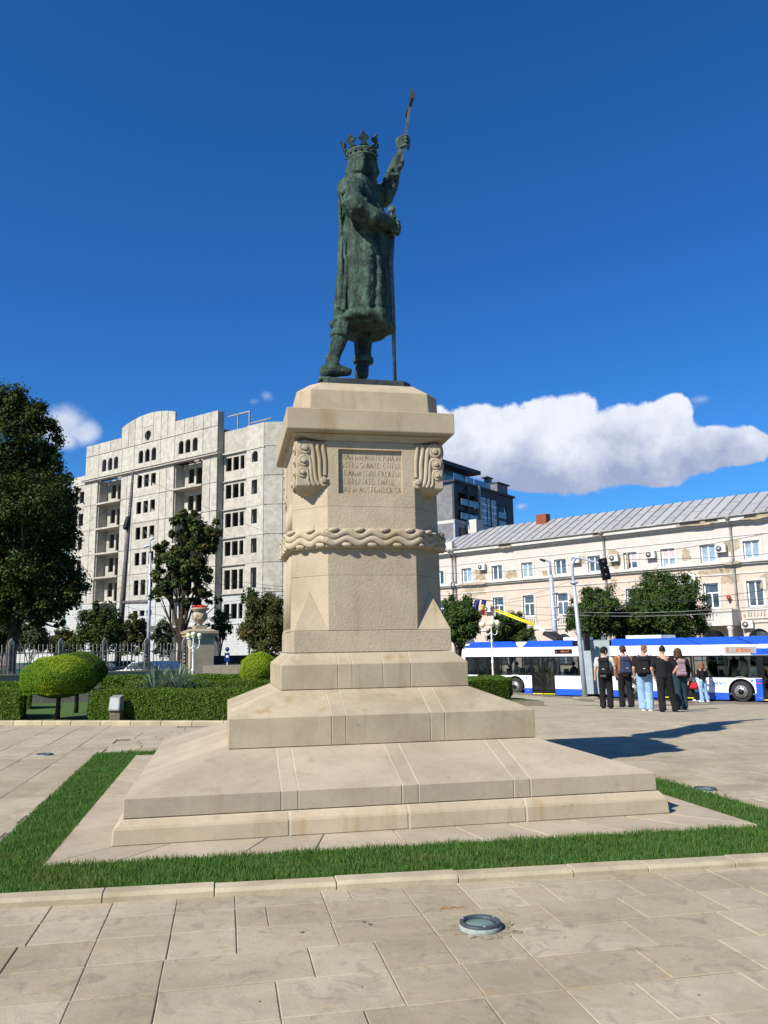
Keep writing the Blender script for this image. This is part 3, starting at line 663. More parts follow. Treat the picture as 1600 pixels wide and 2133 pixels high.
def smoothp(p, n=6):
    p = [np.array(q, float) for q in p]; o = []
    for i in range(len(p)-1):
        p0, p1, p2, p3 = p[max(i-1, 0)], p[i], p[i+1], p[min(i+2, len(p)-1)]
        for k in range(n):
            t = k/n; o.append(.5*((2*p1)+(-p0+p2)*t+(2*p0-5*p1+4*p2-p3)*t*t+(-p0+3*p1-3*p2+p3)*t**3))
    o.append(p[-1]); return [tuple(q) for q in o]
def spiral_flute(cx, cy, R, down, r0):
    s_ = sp(cx, cy, R*.42, R*.86, -math.pi*.9, 1.35, 34, sgn=-1)
    s_ = [(x, y) for x, y in s_]
    relief(s_, [r0*.95]*len(s_)); b.tube([(SX(cx), -.905, SZ(cy)), (SX(cx), -.934, SZ(cy)), (SX(cx), -.938, SZ(cy))], [R*.44*.000423, R*.42*.000423, R*.30*.000423], 16)
    relief(smoothp(down), [r0]*(6*(len(down)-1)+1))
spiral_flute(490, 590, 195, [(560, 425), (660, 500), (705, 640), (735, 900), (760, 1200), (800, 1420), (880, 1560)], .0265)
spiral_flute(455, 935, 165, [(500, 795), (600, 850), (645, 1000), (655, 1250), (690, 1450), (760, 1570)], .021)
spiral_flute(425, 1240, 150, [(460, 1115), (550, 1180), (565, 1330), (570, 1460), (625, 1560)], .017)
relief(smoothp([(850, 430), (845, 600), (900, 900), (905, 1200), (930, 1400), (990, 1550), (1090, 1530), (1100, 1400)]), [.018+.006*min(1, i/4) for i in range(43)])
relief(smoothp([(1010, 430), (1005, 560), (1050, 850), (1060, 1100), (1055, 1310)]), [.018+.005*min(1, i/4) for i in range(25)])
b.tube([(SX(1015), -.905, SZ(1430)), (SX(1015), -.937, SZ(1430)), (SX(1015), -.941, SZ(1430))], [.037, .037, .03], 16)
def mirror_mb(b0, mat):                  # copy through a 2x2 matrix on x, y
    n = MB(); flip = (mat[0][0]*mat[1][1]-mat[0][1]*mat[1][0]) < 0
    n.v = [(mat[0][0]*x+mat[0][1]*y, mat[1][0]*x+mat[1][1]*y, z) for x, y, z in b0.v]; n.f = [tuple(reversed(f)) if flip else f for f in b0.f]; n.sm = list(b0.sm); return n
for sx in (-1, 1):
    for sy in (-1, 1):
        t = scroll_bm.copy(); bmesh.ops.transform(t, matrix=Matrix.Diagonal((-sx, -sy, 1, 1)), verts=t.verts)
        o = bm_obj(t, 'scroll_block', M['stone'], mon, .012)
        if sx == 1 and sy == 1: continue
        for sw in (0, 1):
            mm = ((-sx, 0), (0, -sy)) if sw == 0 else ((0, -sx), (-sy, 0))
            q = mirror_mb(b, mm); q.build('scroll_relief', M['stone'], o)
scroll_bm.free()
# wavy band
def perim(s, c):
    P = octo(s, c, 0); L = [math.dist(P[i][:2], P[(i+1) % 8][:2]) for i in range(8)]; return P, L
PP, LL = perim(.955, .56); TOT = sum(LL); NW = 22; NWL = TOT/NW
def onp(t, off=0.0):
    t = t % TOT
    for i in range(8):
        if t <= LL[i]+1e-9:
            a, b_ = np.array(PP[i][:2]), np.array(PP[(i+1) % 8][:2]); d = (b_-a)/LL[i]; n = np.array([d[1], -d[0]]); p = a+d*t
            return p+n*off, d, n
        t -= LL[i]
zc = 2.985; AM = .028
o_ = octo(.968, .565, 2.868)+octo(.968, .565, 3.10)
core = bm_obj(hull(o_), 'band_core', M['stone'], mon, .01)
ph0 = .06
for lvl in (1, -1):
    for i in range(8):
        st = sum(LL[:i]); P = []; r = []
        n = max(8, int(LL[i]/.018))
        for k in range(n+1):
            e_ = -.014+(LL[i]+.028)*k/n; t = st+e_; _, d, nn = onp(st+LL[i]*.5, 0); p = np.array(PP[i][:2])+d*e_+nn*.022; z = zc+lvl*.040+AM*math.cos(2*math.pi*(t+ph0)/NWL); P.append((p[0], p[1], z)); r.append(.043)
        q = MB(); q.tube(P, r, 10, flat=.72, fdir=(float(nn[0]), float(nn[1]), 0)); q.build('wave_strand', M['stone'], mon)
for k in range(NW):
    for lvl in (1, -1):
        t = (k+(.5 if lvl > 0 else 0))*NWL-ph0; p, d, nn = onp(t, .03); ang = math.atan2(d[1], d[0])
        q = MB(); q.ell((0, 0, 0), (.066, .034, .030), 14, 8, Matrix.Rotation(ang, 3, 'Z')@Matrix.Rotation(-.15*lvl, 3, 'Y'))
        q.build('bead', M['stone'], mon, (p[0], p[1], zc+lvl*.092+(.0 if lvl > 0 else .004)))
# fluting on the side faces
for sx in (-1, 1):
    b2 = MB()
    for i in range(9):
        yv = -.44+i*.11
        for za, zb in ((z5+.05, 2.82), (3.15, 3.48)):
            sa, sb = sh(za)[0], sh(zb)[0]; b2.tube([(sx*sa, yv, za), (sx*sb, yv, zb)], .022, 8)
    b2.build('fluting', M['stone'], mon)
# cap and upper block
layer(octo(.90, .60, zt5+.002)+sq(.955, zcb-.004), 'neck_course', M['stone'], bevel=.004)
layer(sq(sc_-.03, zcb)+sq(sc_, zcb+.03)+sq(sc_, zct), 'cap_stone', M['stone'], bevel=.007)
ZT = float(hit_y(760, 801, -.70)[2])
layer(octo(su+.012, cu+.012, zct+.003)+octo(su, cu, zu)+octo(su-.18, cu-.15, ZT), 'top_block', M['stone'], bevel=.007)
# ================================================================ statue
zu = ZT
st = empty('statue', (0, 0, zu), label='green bronze statue of a crowned king raising a cross with a sword at his side', cat='statue')
def P(px, py, y=0.0): q = hit_y(px, py, y); return (float(q[0]), y, float(q[2])-zu)
def PC(x, y, d=0.0): return P(600+.2125*x, 160+.2125*y, d)     # points read off two enlargements
def PD(x, y, d=0.0): return P(600+.2125*x, 460+.2125*y, d)
PXM = 1/ (F_PX/float((np.array([0., 0.])-CAM[:2])@FH)*1.0)*.98      # metres per photo pixel at the statue
def rr(px): return px*PXM
zp = float(hit_y(740, 787.5, -.40)[2])-ZT; print('plate', zp, ZT)
b = MB(); x0, x1 = P(667, 797)[0], P(846, 803)[0]
pl = [(x0+.04, -.40), (x1-.12, -.40), (x1, -.28), (x1, .34), (x1-.1, .42), (x0+.1, .42), (x0, .3), (x0, -.34)]
bm_obj(hull([(x, y, z) for x, y in pl for z in (0.003, zp-.015)]+[(x*.985+.005, y*.97, zp) for x, y in pl]), 'base_plate', M['bronze_dark'], st, .006)
def rings(mb, L, n=40, fold=0.0, nf=9, tilt=0.0, ph=0.0):
    vs = []; fs = []
    for j, (c, rx, ry, k) in enumerate(L):
        for i in range(n):
            a = 2*math.pi*i/n; f = 1+fold*k*(math.sin(nf*a+ph+.25*math.sin(3*j*.2))+.5*math.sin(nf*1.7*a+1.3))
            vs.append((c[0]+rx*f*math.cos(a), c[1]+ry*f*math.sin(a)*(1-.42*max(0, math.cos(a))**1.3), c[2]))
    m = len(L); fs = [(j*n+i, j*n+(i+1) % n, (j+1)*n+(i+1) % n, (j+1)*n+i) for j in range(m-1) for i in range(n)]
    fs += [tuple(range(n-1, -1, -1)), tuple((m-1)*n+i for i in range(n))]; mb.add(vs, fs, True)
def ring(pxl, pxr, py, ry, k=1.0, cy=0.0):
    a, b_ = P(pxl, py, cy), P(pxr, py, cy); return (((a[0]+b_[0])/2, cy, (a[2]+b_[2])/2), abs(b_[0]-a[0])/2, ry, k)
B_ = MB()
# coat, from hem to collar
coat = [ring(697, 812, 690, .36), ring(698, 813, 672, .38), ring(696, 813, 655, .39), ring(699, 812, 625, .375), ring(702, 812, 590, .36), ring(704, 812, 560, .35), ring(705, 816, 530, .34), ring(706, 818, 505, .34, .8),
        ring(706, 816, 480, .35, .6), ring(705, 808, 455, .37, .4), ring(705, 797, 430, .40, .25), ring(706, 787, 410, .41, .15), ring(710, 777, 393, .37, .05), ring(719, 769, 381, .25, 0), ring(730, 768, 374, .14, 0)]
coat[-1] = (coat[-1][0], coat[-1][1], coat[-1][2], 0)
rings(B_, coat, 72, .035, 8, ph=.6)
# hem roll of fur
L_ = coat[1]; hp = []
for i in range(37):
    a = 2*math.pi*i/36; hp.append((L_[0][0]+(L_[1]-.0)*1.0*math.cos(a), L_[2]*math.sin(a)*1.02, L_[0][2]-.055+.035*math.sin(3*a+.5)-.03*math.cos(a)))
B_.tube(hp, [.068+.009*math.sin(i*1.9) for i in range(37)], 10, caps=False)
# front opening rolls on the near side
def roll(pts, r): B_.tube(smoothp(pts, 6), r if hasattr(r, '__len__') else [r]*(6*(len(pts)-1)+1), 9)
roll([PD(880, 350, -.27), PD(890, 500, -.27), PD(888, 650, -.28), PD(885, 800, -.29), PD(893, 900, -.31)], [.04+.012*math.sin(i*1.1)+.0011*i for i in range(25)])
B_.ell(PD(893, 925, -.33), (.115, .10, .11), 14, 9)
roll([PD(790, 240, -.33), PD(815, 330, -.32), PD(800, 400, -.33), PD(815, 520, -.33), PD(815, 680, -.33), PD(815, 820, -.33)], [.028+.014*math.sin(i*1.3) for i in range(31)])
for xx, y0, y1 in ((560, 330, 820), (640, 60, 800), (700, 250, 830), (520, 150, 800)):
    roll([PD(xx+10, y0, -.24), PD(xx, (y0+y1)/2, -.265), PD(xx-14, y1-60, -.30), PD(xx-20, y1+60, -.31)], [.012+.028*min(1, i/8) for i in range(19)])
# cape roll round the shoulders and back
roll([PC(900, 1330, -.25), PC(840, 1230, -.26), PC(770, 1120, -.27), PC(720, 1020, -.24), PC(650, 985, -.16), PC(600, 985, 0), PC(640, 1000, .16), PC(760, 1040, .22)], .05)
roll([PC(580, 1000, -.20), PC(535, 1080, -.25), PC(518, 1180, -.26), PC(512, 1300, -.22), PC(520, 1450, -.14), PC(525, 1600, -.08)], [.045-.0008*i for i in range(31)])
# near arm: wide sleeve, forearm to the sword
B_.ell(PC(620, 1110, -.36), (.20, .16, .19), 16, 10)
B_.cap(PC(610, 1120, -.38), PC(645, 1270, -.46), .15, .16)
B_.ell(PC(630, 1220, -.44), (.155, .14, .15), 16, 10)
B_.cap(PC(655, 1275, -.46), PC(830, 1370, -.42), .155, .125)
B_.cap(PC(830, 1375, -.42), PC(970, 1430, -.27), .135, .11)
for xy0, xy1, yy_ in (((545, 1130), (640, 1100), -.50), ((610, 1210), (720, 1190), -.57), ((700, 1280), (760, 1210), -.56), ((780, 1330), (860, 1300), -.5), ((700, 1380), (850, 1430), -.46), ((560, 1240), (620, 1330), -.56)):
    B_.cap(PC(*xy0, yy_), PC(*xy1, yy_+.03), .05, .035)
# far arm raised
B_.ell(PC(780, 1110, .30), (.17, .17, .17), 14, 9)
B_.cap(PC(800, 1150, .34), PC(940, 1170, .42), .17, .15)
B_.cap(PC(930, 1180, .42), PC(1000, 1060, .42), .155, .13)
B_.cap(PC(1000, 1060, .42), PC(1065, 830, .36), .128, .082)
B_.cap(PC(1065, 830, .36), PC(1100, 750, .34), .07, .062)
for xy0, xy1, yy_ in (((930, 1080), (1020, 1030), .31), ((1000, 970), (1080, 960), .29), ((985, 1150), (1040, 1060), .32), ((960, 1010), (1010, 900), .28), ((1100, 880), (1125, 830), .32)):
    B_.cap(PC(*xy0, yy_), PC(*xy1, yy_), .045, .03)
# legs and boots
B_.cap(PD(600, 960, -.10), PD(535, 1060, -.17), .13, .122); B_.cap(PD(530, 1060, -.2), PD(505, 1150, -.2), .128, .112)
B_.tube([PD(515, 1080, -.2), PD(513, 1100, -.2), PD(508, 1140, -.2), PD(506, 1155, -.2)], [.10, .137, .137, .10], 18)
B_.cap(PD(505, 1160, -.2), PD(450, 1330, -.2), .112, .082)
B_.cap(PD(450, 1330, -.2), PD(430, 1420, -.2), .088, .09)
for k in range(3): B_.cap(PD(385+k*8, 1335+k*18, -.24), PD(480, 1360+k*16, -.27), .03, .025)
B_.cap(PD(385, 1475, -.2), PD(480, 1465, -.21), .105, .09); B_.cap(PD(480, 1468, -.21), PD(585, 1478, -.22), .085, .058)
B_.obox((PD(465, 1520, -.2)[0], -.21, zp+.018), (.225, 0, 0), (0, .085, 0), (0, 0, .02))
B_.cap(PD(735, 1050, .17), PD(735, 1190, .17), .15, .13); B_.cap(PD(735, 1190, .17), PD(735, 1370, .17), .13, .11)
B_.tube([PD(738, 1330, .17), PD(738, 1345, .17), PD(738, 1395, .17), PD(738, 1405, .17)], [.09, .14, .142, .1], 18)
B_.cap(PD(730, 1400, .17), PD(722, 1500, .17), .092, .1)
xf = PD(722, 1500, .17)[0]; B_.cap((xf-.02, .2, zp+.08), (xf+.11, .36, zp+.055), .085, .06); B_.obox((xf+.03, .26, zp+.02), (.12, .08, 0), (-.05, .075, 0), (0, 0, .02))
# neck, head, face
B_.cap(PC(742, 1090), PC(752, 985), .125, .10)
H0 = PC(735, 880)
B_.ell(H0, (.180, .152, .20), 22, 16); B_.ell(PC(724, 800), (.198, .182, .13), 22, 14)
B_.cap(PC(800, 850), PC(806, 985), .118, .088)             # face mass
B_.cap(PC(845, 842, -.06), PC(845, 842, .06), .040, .040)    # brow
B_.cap(PC(862, 865), PC(886, 940), .017, .027); B_.cap(PC(862, 952, -.03), PC(874, 952, .0), .014, .016)
for sy in (-1, 1):
    B_.ell(PC(835, 925, sy*.062), (.04, .035, .045), 10, 8)    # cheeks
    B_.cap(PC(872, 970, sy*.010), PC(818, 968, sy*.092), .021, .010)   # moustache
    B_.ell(PC(850, 882, sy*.05), (.017, .02, .013), 8, 6)   # eyes
B_.cap(PC(860, 998, -.02), PC(860, 998, .02), .015, .015)
B_.cap(PC(800, 1020), PC(848, 1035), .06, .043)               # jaw and chin
# hands: palm, four fingers and a thumb each
def hand(mb, palm, pr, fingers, thumb):
    mb.cap(palm[0], palm[1], pr, pr*.9)
    for f in fingers:
        for i in range(len(f)-1): mb.cap(f[i], f[i+1], .026-.002*i, .024-.002*i, 9)
    for i in range(len(thumb)-1): mb.cap(thumb[i], thumb[i+1], .028, .026, 9)
hc = np.array(PC(1130, 665, .33))
fing = []
for k in range(4):
    z = hc[2]+.075-.05*k; L = (.9, 1.0, .97, .85)[k]
    fing.append([(hc[0]-.045, hc[1]-.05, z+.008), (hc[0]+.01, hc[1]-.115*L, z+.004), (hc[0]+.07*L, hc[1]-.085, z), (hc[0]+.085*L, hc[1]-.02, z-.004)])
hand(B_, ((hc[0]-.055, hc[1]-.0, hc[2]+.06), (hc[0]-.045, hc[1], hc[2]-.07)), .062, fing, [(hc[0]-.05, hc[1]+.04, hc[2]-.03), (hc[0]+.02, hc[1]+.075, hc[2]+.03), (hc[0]+.07, hc[1]+.04, hc[2]+.07)])
h2 = np.array(PC(1035, 1475, -.20)); fing = []
B_.cap(PC(970, 1430, -.27), tuple(h2+np.array([-.04, -.02, 0])), .095, .07)
for k in range(4):
    z = h2[2]+.06-.048*k; L = (.9, 1.0, .97, .85)[k]
    fing.append([(h2[0]-.03, h2[1]-.06, z), (h2[0]+.045, h2[1]-.085*L, z-.004), (h2[0]+.085*L, h2[1]-.02, z-.01), (h2[0]+.06, h2[1]+.045*L, z-.012)])
hand(B_, (tuple(h2+np.array([-.03, 0, .05])), tuple(h2+np.array([-.02, 0, -.07]))), .065, fing, [(h2[0]-.01, h2[1]+.05, h2[2]+.02), (h2[0]+.05, h2[1]+.05, h2[2]+.07), (h2[0]+.075, h2[1]+.0, h2[2]+.085)])
body = remesh(B_, 'figure', M['bronze'], None, .0115, 3, [(.008, .09, 2), (.010, .022, 3)], .4)
body.parent = st
# hair falling to the collar
b = MB()
for k in range(15):
    a = R_(100+k*11.4); cx, cy = H0[0]+.16*math.cos(a), .15*math.sin(a)
    p = [(cx*1.0-.01, cy, H0[2]+.12), (cx-.012, cy*1.08, H0[2]), (H0[0]+.185*math.cos(a)-.02, cy*1.12, H0[2]-.11), (H0[0]+.17*math.cos(a)-.03, cy*1.0, H0[2]-.21)]
    b.tube(smoothp(p, 4), [.035, .045, .05, .053, .055, .057, .058, .057, .055, .052, .048, .04, .03], 8)
b.ell((H0[0]-.075, 0, H0[2]+.02), (.15, .165, .20), 18, 12)
remesh(b, 'hair', M['bronze'], st, .012, 2, [(.014, .04, 2)])
# crown
cr = empty('crown'); cr.parent = st
cc = PC(722, 775); b = MB(); n = 48
tilt = Matrix.Rotation(R_(-6), 3, 'Y')
def CRP(r, z, a): v = tilt@Vector((r*math.cos(a), r*.94*math.sin(a), z)); return (cc[0]+v[0], v[1], cc[2]+v[2])
cr_prof = [(.200, -.075), (.214, -.075), (.219, -.06), (.212, -.048), (.216, .0), (.224, .012), (.226, .024), (.216, .033), (.202, .033), (.197, 0)]
vs = [CRP(r, z, 2*math.pi*i/n) for r, z in cr_prof for i in range(n)]; m_ = len(cr_prof)
b.add(vs, [(j*n+i, j*n+(i+1) % n, ((j+1) % m_)*n+(i+1) % n, ((j+1) % m_)*n+i) for j in range(m_) for i in range(n)], True)
b.build('band', M['bronze'], cr)
b = MB()
for i in range(16): b.ell(CRP(.220, -.024, 2*math.pi*i/16+.2), (.018, .018, .015), 8, 6)
b.build('jewels', M['bronze_dark'], cr)
ol = [(-.075, 0), (.075, 0), (.045, .02), (.026, .055), (.022, .075), (.050, .09), (.072, .118), (.040, .135), (.020, .165), (0, .205), (-.020, .165), (-.040, .135), (-.072, .118), (-.050, .09), (-.022, .075), (-.026, .055), (-.045, .02)]
for i in range(8):
    a0 = -math.pi/2+2*math.pi*i/8+.03; b = MB(); N = len(ol); vs = []
    for d in (-.014, .014):
        for w, h in ol: vs.append(CRP(.214+d+h*.30, .028+h*.95, a0+w/.22))
    b.add(vs, [tuple(range(N)), tuple(range(2*N-1, N-1, -1))]+[(k, N+k, N+(k+1) % N, (k+1) % N) for k in range(N)]); b.build('fleuron', M['bronze'], cr)
# cross held in the raised hand, seen edge on
cx = empty('cross'); cx.parent = st
b = MB(); a_, t_ = np.array(PC(1112, 840, .28)), np.array(PC(1217, 140, .28)); d_ = (t_-a_)/np.linalg.norm(t_-a_); sd = np.cross(d_, [0, 1, 0])
L = np.linalg.norm(t_-a_)
b.obox(a_+d_*L*.5, sd*.017, np.array([0, 1, 0])*.026, d_*L*.5); b.build('shaft', M['steel'], cx)
b = MB(); c_ = a_+d_*L*.80; b.obox(c_, sd*.022, np.array([0, 1., 0])*.20, d_*.030); b.obox(t_-d_*.075, sd*.023, np.array([0, 1., 0])*.035, d_*.078)
for s_ in (-1, 1): b.obox(c_+np.array([0, s_*.20, 0]), sd*.023, np.array([0, 1., 0])*.02, d_*.045)
b.build('cross_head', M['bronze_dark'], cx)
# sword standing on its point
sw = empty('sword'); sw.parent = st
yS = -.13; p_, g_, e_ = PC(1018, 1290, yS), PC(1025, 1400, yS), PD(1050, 1535, yS+.0)
b = MB(); b.tube([PC(1025, 1400, yS), PD(1008, 420, yS), PD(1030, 900, yS), (e_[0], e_[1], zp+.003)], [.045, .036, .032, .022], 8, flat=.45, fdir=(0, 1, 0)); b.build('scabbard', M['steel'], sw)
b = MB(); b.cap(PC(1022, 1400, yS), PC(1016, 1330, yS), .03, .03); b.obox(PC(1026, 1420, yS), (.022, 0, 0), (0, .16, 0), (0, 0, .022)); b.build('grip', M['bronze_dark'], sw)
b = MB(); b.ell(PC(1016, 1310, yS), (.055, .05, .05), 14, 9)
for k in range(5): a = 2*math.pi*k/5; q = PC(1016, 1285, yS); b.cap((q[0]+.035*math.cos(a), q[1]+.035*math.sin(a), q[2]-.005), (q[0]+.045*math.cos(a), q[1]+.045*math.sin(a), q[2]+.022), .014, .006, 6)
b.cap(PC(1016, 1290, yS), (PC(1016, 1270, yS)), .022, .008); b.build('pommel', M['bronze'], sw)

# ================================================================ recessed ground lamps
def ground_lamp(p, r, label, tilt=0.0, hgt=.035, grp='round lamps set in the plaza paving'):
    e = empty('ground_lamp', (p[0], p[1], gz(p[0], p[1])+.003), 0, label, 'ground lamp', grp); e.rotation_euler = (0, tilt, 0)
    b = MB(); b.lathe([(r*1.02, -.03), (r*1.02, hgt*.55), (r*.97, hgt), (r*.3, hgt*.5)], n=40); b.build('collar', M['lamp_glass'] if False else surf('lamp_collar', (.30, .32, .29), (.2, .22, .2), 30), e)
    b = MB(); n = 44; pr = [(r*.98, hgt*.6), (r*.99, hgt+.006), (r*.95, hgt+.012), (r*.80, hgt+.012), (r*.74, hgt-.004), (r*.74, hgt*.5)]
    vs = [(q[0]*math.cos(2*math.pi*i/n), q[0]*math.sin(2*math.pi*i/n), q[1]) for q in pr for i in range(n)]; b.add(vs, [(j*n+i, j*n+(i+1) % n, (j+1)*n+(i+1) % n, (j+1)*n+i) for j in range(len(pr)-1) for i in range(n)], True); b.build('rim', M['lamp_rim'], e)
    b = MB(); b.lathe([(r*.75, hgt*.5), (r*.75, hgt-.004), (r*.5, hgt), (r*.05, hgt+.001)], n=40); b.build('lens', M['lamp_glass'], e)
    for a in (25, 145, 265):
        b = MB(); b.lathe([(.006, 0), (.006, .003), (.003, .004)], (r*.875*math.cos(R_(a)), r*.875*math.sin(R_(a)), hgt+.011), 10); b.build('screw', M['polegrey'], e)
gl = gp(1001, 1934)
ground_lamp(gl, .128, 'large round glass ground lamp with dark rim in the foreground paving', .0, .03)
ground_lamp(gp(93, 1573), .135, 'small round ground lamp in the paving left of the grass bed', 0, .012)
ground_lamp(gp(1468, 1646), .135, 'small round ground lamp in the paving right of the grass bed', 0, .012)
# broken paving beside the lamp: a sunken patch
b = MB()
def blob(mb, c, r, z, n=14, seed=0, sx=1, sy=1):
    rg = random.Random(seed); P_ = []
    for i in range(n): a = 2*math.pi*i/n; q = r*(.6+.6*rg.random()); P_.append((c[0]+q*sx*math.cos(a), c[1]+q*sy*math.sin(a)))
    mb.prism(P_, z-.003, z)
blob(b, (gl[0]+.03, gl[1]+.0), .19, .003, 40, 3, 1.15, .9)
o = b.build('mortar_patch', surf('mortar_patch_stone', (.30, .245, .17), (.2, .16, .10), 14, .9, bst=.9, bsc=30, bd=.02), paving)
b = MB(); q = gp(935, 1892)
for k in range(9): blob(b, (q[0]+(k-3)*.018, q[1]+.012*math.sin(k*1.7)), .009, .0028, 8, k, 1.6, .6)
b.build('rust_stain', M['rustfleck'], paving)
b = MB(); rg = random.Random(5)
for k in range(26):
    x, y = rg.uniform(-3.2, 3.2), rg.uniform(-6.6, -4.7)
    if abs(x-gl[0]) < .3 and abs(y-gl[1]) < .3: continue
    blob(b, (x, y), rg.choice([.005, .006, .008, .014]), .0028, 9, k)
o = b.build('dark_spot', surf('tar_spots', (.13, .105, .08), bst=0), paving); tag(o, kind='stuff')
leaf_ = MB(); q = gp(1337, 1809)
for k in range(9): leaf_.ell((q[0]+rg.uniform(-.05, .05), q[1]+rg.uniform(-.03, .02), .012+rg.random()*.012), (.018, .011, .003), 6, 4, Matrix.Rotation(rg.random()*3, 3, 'Z')@Matrix.Rotation(rg.random(), 3, 'X'))
o = leaf_.build('dry_leaves', surf('dry_leaf', (.20, .09, .03), (.1, .04, .02), 30)); tag(o, kind='stuff')
# ================================================================ foliage builders
def leaf_mesh(P, Nn, size, rg, aspect=.6, var=.5):
    n = len(P); s = size*(1-var/2+var*rg.random(n)); r = rg.normal(size=(n, 3)); t = np.cross(Nn, r); t /= np.linalg.norm(t, axis=1)[:, None]+1e-9; u = np.cross(Nn, t)
    t = t*s[:, None]*.5; u = u*(s*aspect)[:, None]*.5; bend = Nn*(s*.12)[:, None]
    V = np.stack([P-t, P-u*1.0+bend, P+t, P+u+bend], 1).reshape(-1, 3)
    me = bpy.data.meshes.new('leaves'); me.vertices.add(4*n); me.vertices.foreach_set('co', V.ravel()); L = np.arange(4*n)
    me.loops.add(4*n); me.loops.foreach_set('vertex_index', L); me.polygons.add(n); me.polygons.foreach_set('loop_start', np.arange(n)*4); me.update(calc_edges=True); return me
def crown_pts(lobes, n, rg, clump=.3, nc=26, shell=.55, flat=1.0):
    L = np.array(lobes, float); w = L[:, 3]*L[:, 4]; w /= w.sum(); out = []; nrm = []
    for i, l in enumerate(L):
        k = int(n*w[i]); m = max(5, int(nc*(l[3]/L[:, 3].mean())**1.5)); d = rg.normal(size=(m, 3)); d /= np.linalg.norm(d, axis=1)[:, None]
        rad = (shell+(1-shell)*rg.random(m)**.6); cc_ = d*rad[:, None]*np.array([l[3], l[5] if len(l) > 5 else l[3], l[4]])
        j = rg.integers(0, m, k); off = rg.normal(size=(k, 3))*clump*min(l[3], l[4])*(.6+.6*rg.random(m))[j][:, None]*.5; off[:, 2] *= flat
        p = cc_[j]+off; out.append(p+l[:3]); q = off+d[j]*.25*l[3]+np.array([0, 0, .3*l[3]])+rg.normal(size=(k, 3))*.35*l[3]; nrm.append(q/np.linalg.norm(q, axis=1)[:, None])
    return np.concatenate(out), np.concatenate(nrm)
def tree(base, lobes, n, size, mat, label, trunk_r=.2, cat='tree', group=None, seed=1, name='tree', clump=.3, nc=26, shell=.55, trunk_pts=None, limbs=True):
    """lobes in metres from the base: x, y, z, radius, half height"""
    rg = np.random.default_rng(seed); e = empty(name, base, 0, label, cat, group)
    P_, N_ = crown_pts(lobes, n, rg, clump, nc, shell); link('crown', leaf_mesh(P_, N_, size, rg), mat, e)
    b = MB(); L = np.array([l[:5] for l in lobes], float); c = L[:, :3].mean(0); zt = min(L[:, 2].max(), c[2]+.3*(L[:, 2].max()-L[:, 2].min()+.1))
    tp = trunk_pts or [(0, 0, -.3), (0.02, 0, .3), (c[0]*.25, c[1]*.25, c[2]*.45), (c[0]*.8, c[1]*.8, zt)]
    tp = smoothp(tp, 4); b.tube(tp, [trunk_r*(1-.72*i/(len(tp)-1)) for i in range(len(tp))], 9)
    if limbs:
        for l in L:
            i0 = int(len(tp)*(.5+.4*rg.random())); a = np.array(tp[i0]); m = (a+l[:3])/2+np.array([0, 0, -.1*l[3]]); b.tube(smoothp([tuple(a), tuple(m), tuple(l[:3])], 3), [trunk_r*.38, trunk_r*.34, trunk_r*.3, trunk_r*.25, trunk_r*.2, trunk_r*.14, trunk_r*.08], 6)
            for _ in range(3):
                d = rg.normal(size=3); d /= np.linalg.norm(d); q = l[:3]+d*l[3]*.8; b.tube([tuple(m), tuple((m+q)/2+rg.normal(size=3)*.05*l[3]), tuple(q)], [trunk_r*.2, trunk_r*.13, trunk_r*.04], 5)
    b.build('trunk', M['bark'], e); return e
def lobe_at(base, px, py, d, rpx, rypx=None, dy=0.0):
    """a lobe of the crown seen at a pixel at depth d"""
    p = at(px, py, d+dy); k = d/F_PX; return (p[0]-base[0], p[1]-base[1], p[2]-base[2], rpx*k, (rypx or rpx)*k)
# ================================================================ garden on the left
lawn_P = [CA+CDIR*(-14)+CN*.14, CA+CDIR*10.6+CN*.14, CA+CDIR*10.6+CN*16, CA+CDIR*(-14)+CN*16]
b = MB(); nx, ny = 30, 16
vs = []
for j in range(ny+1):
    for i in range(nx+1):
        p = lawn_P[0]+(lawn_P[1]-lawn_P[0])*i/nx+(lawn_P[3]-lawn_P[0])*j/ny; vs.append((p[0], p[1], gz(*p)+.07))
b.add(vs, [(j*(nx+1)+i, j*(nx+1)+i+1, (j+1)*(nx+1)+i+1, (j+1)*(nx+1)+i) for j in range(ny) for i in range(nx)], True)
o = b.build('lawn', M['lawn']); tag(o, kind='structure')
kb = empty('garden_kerb', label='long pale stone kerb in front of the clipped hedges on the left', cat='kerb'); i = 0
t = -9.0
KL = .78
while t < 10.6:
    p, q = CA+CDIR*(t+.006), CA+CDIR*(t+KL-.006); z0, z1 = gz(*p), gz(*q)
    pts = []
    for (r, z) in ((p, z0), (q, z1)):
        for off, h in ((0, -.1), (0, .085), (.03, .11), (.16, .11), (.16, -.1)): w = r+CN*off; pts.append((w[0], w[1], z+h))
    bm_obj(hull(pts), 'kerb_stone', M['curb'], kb, .006); t += KL
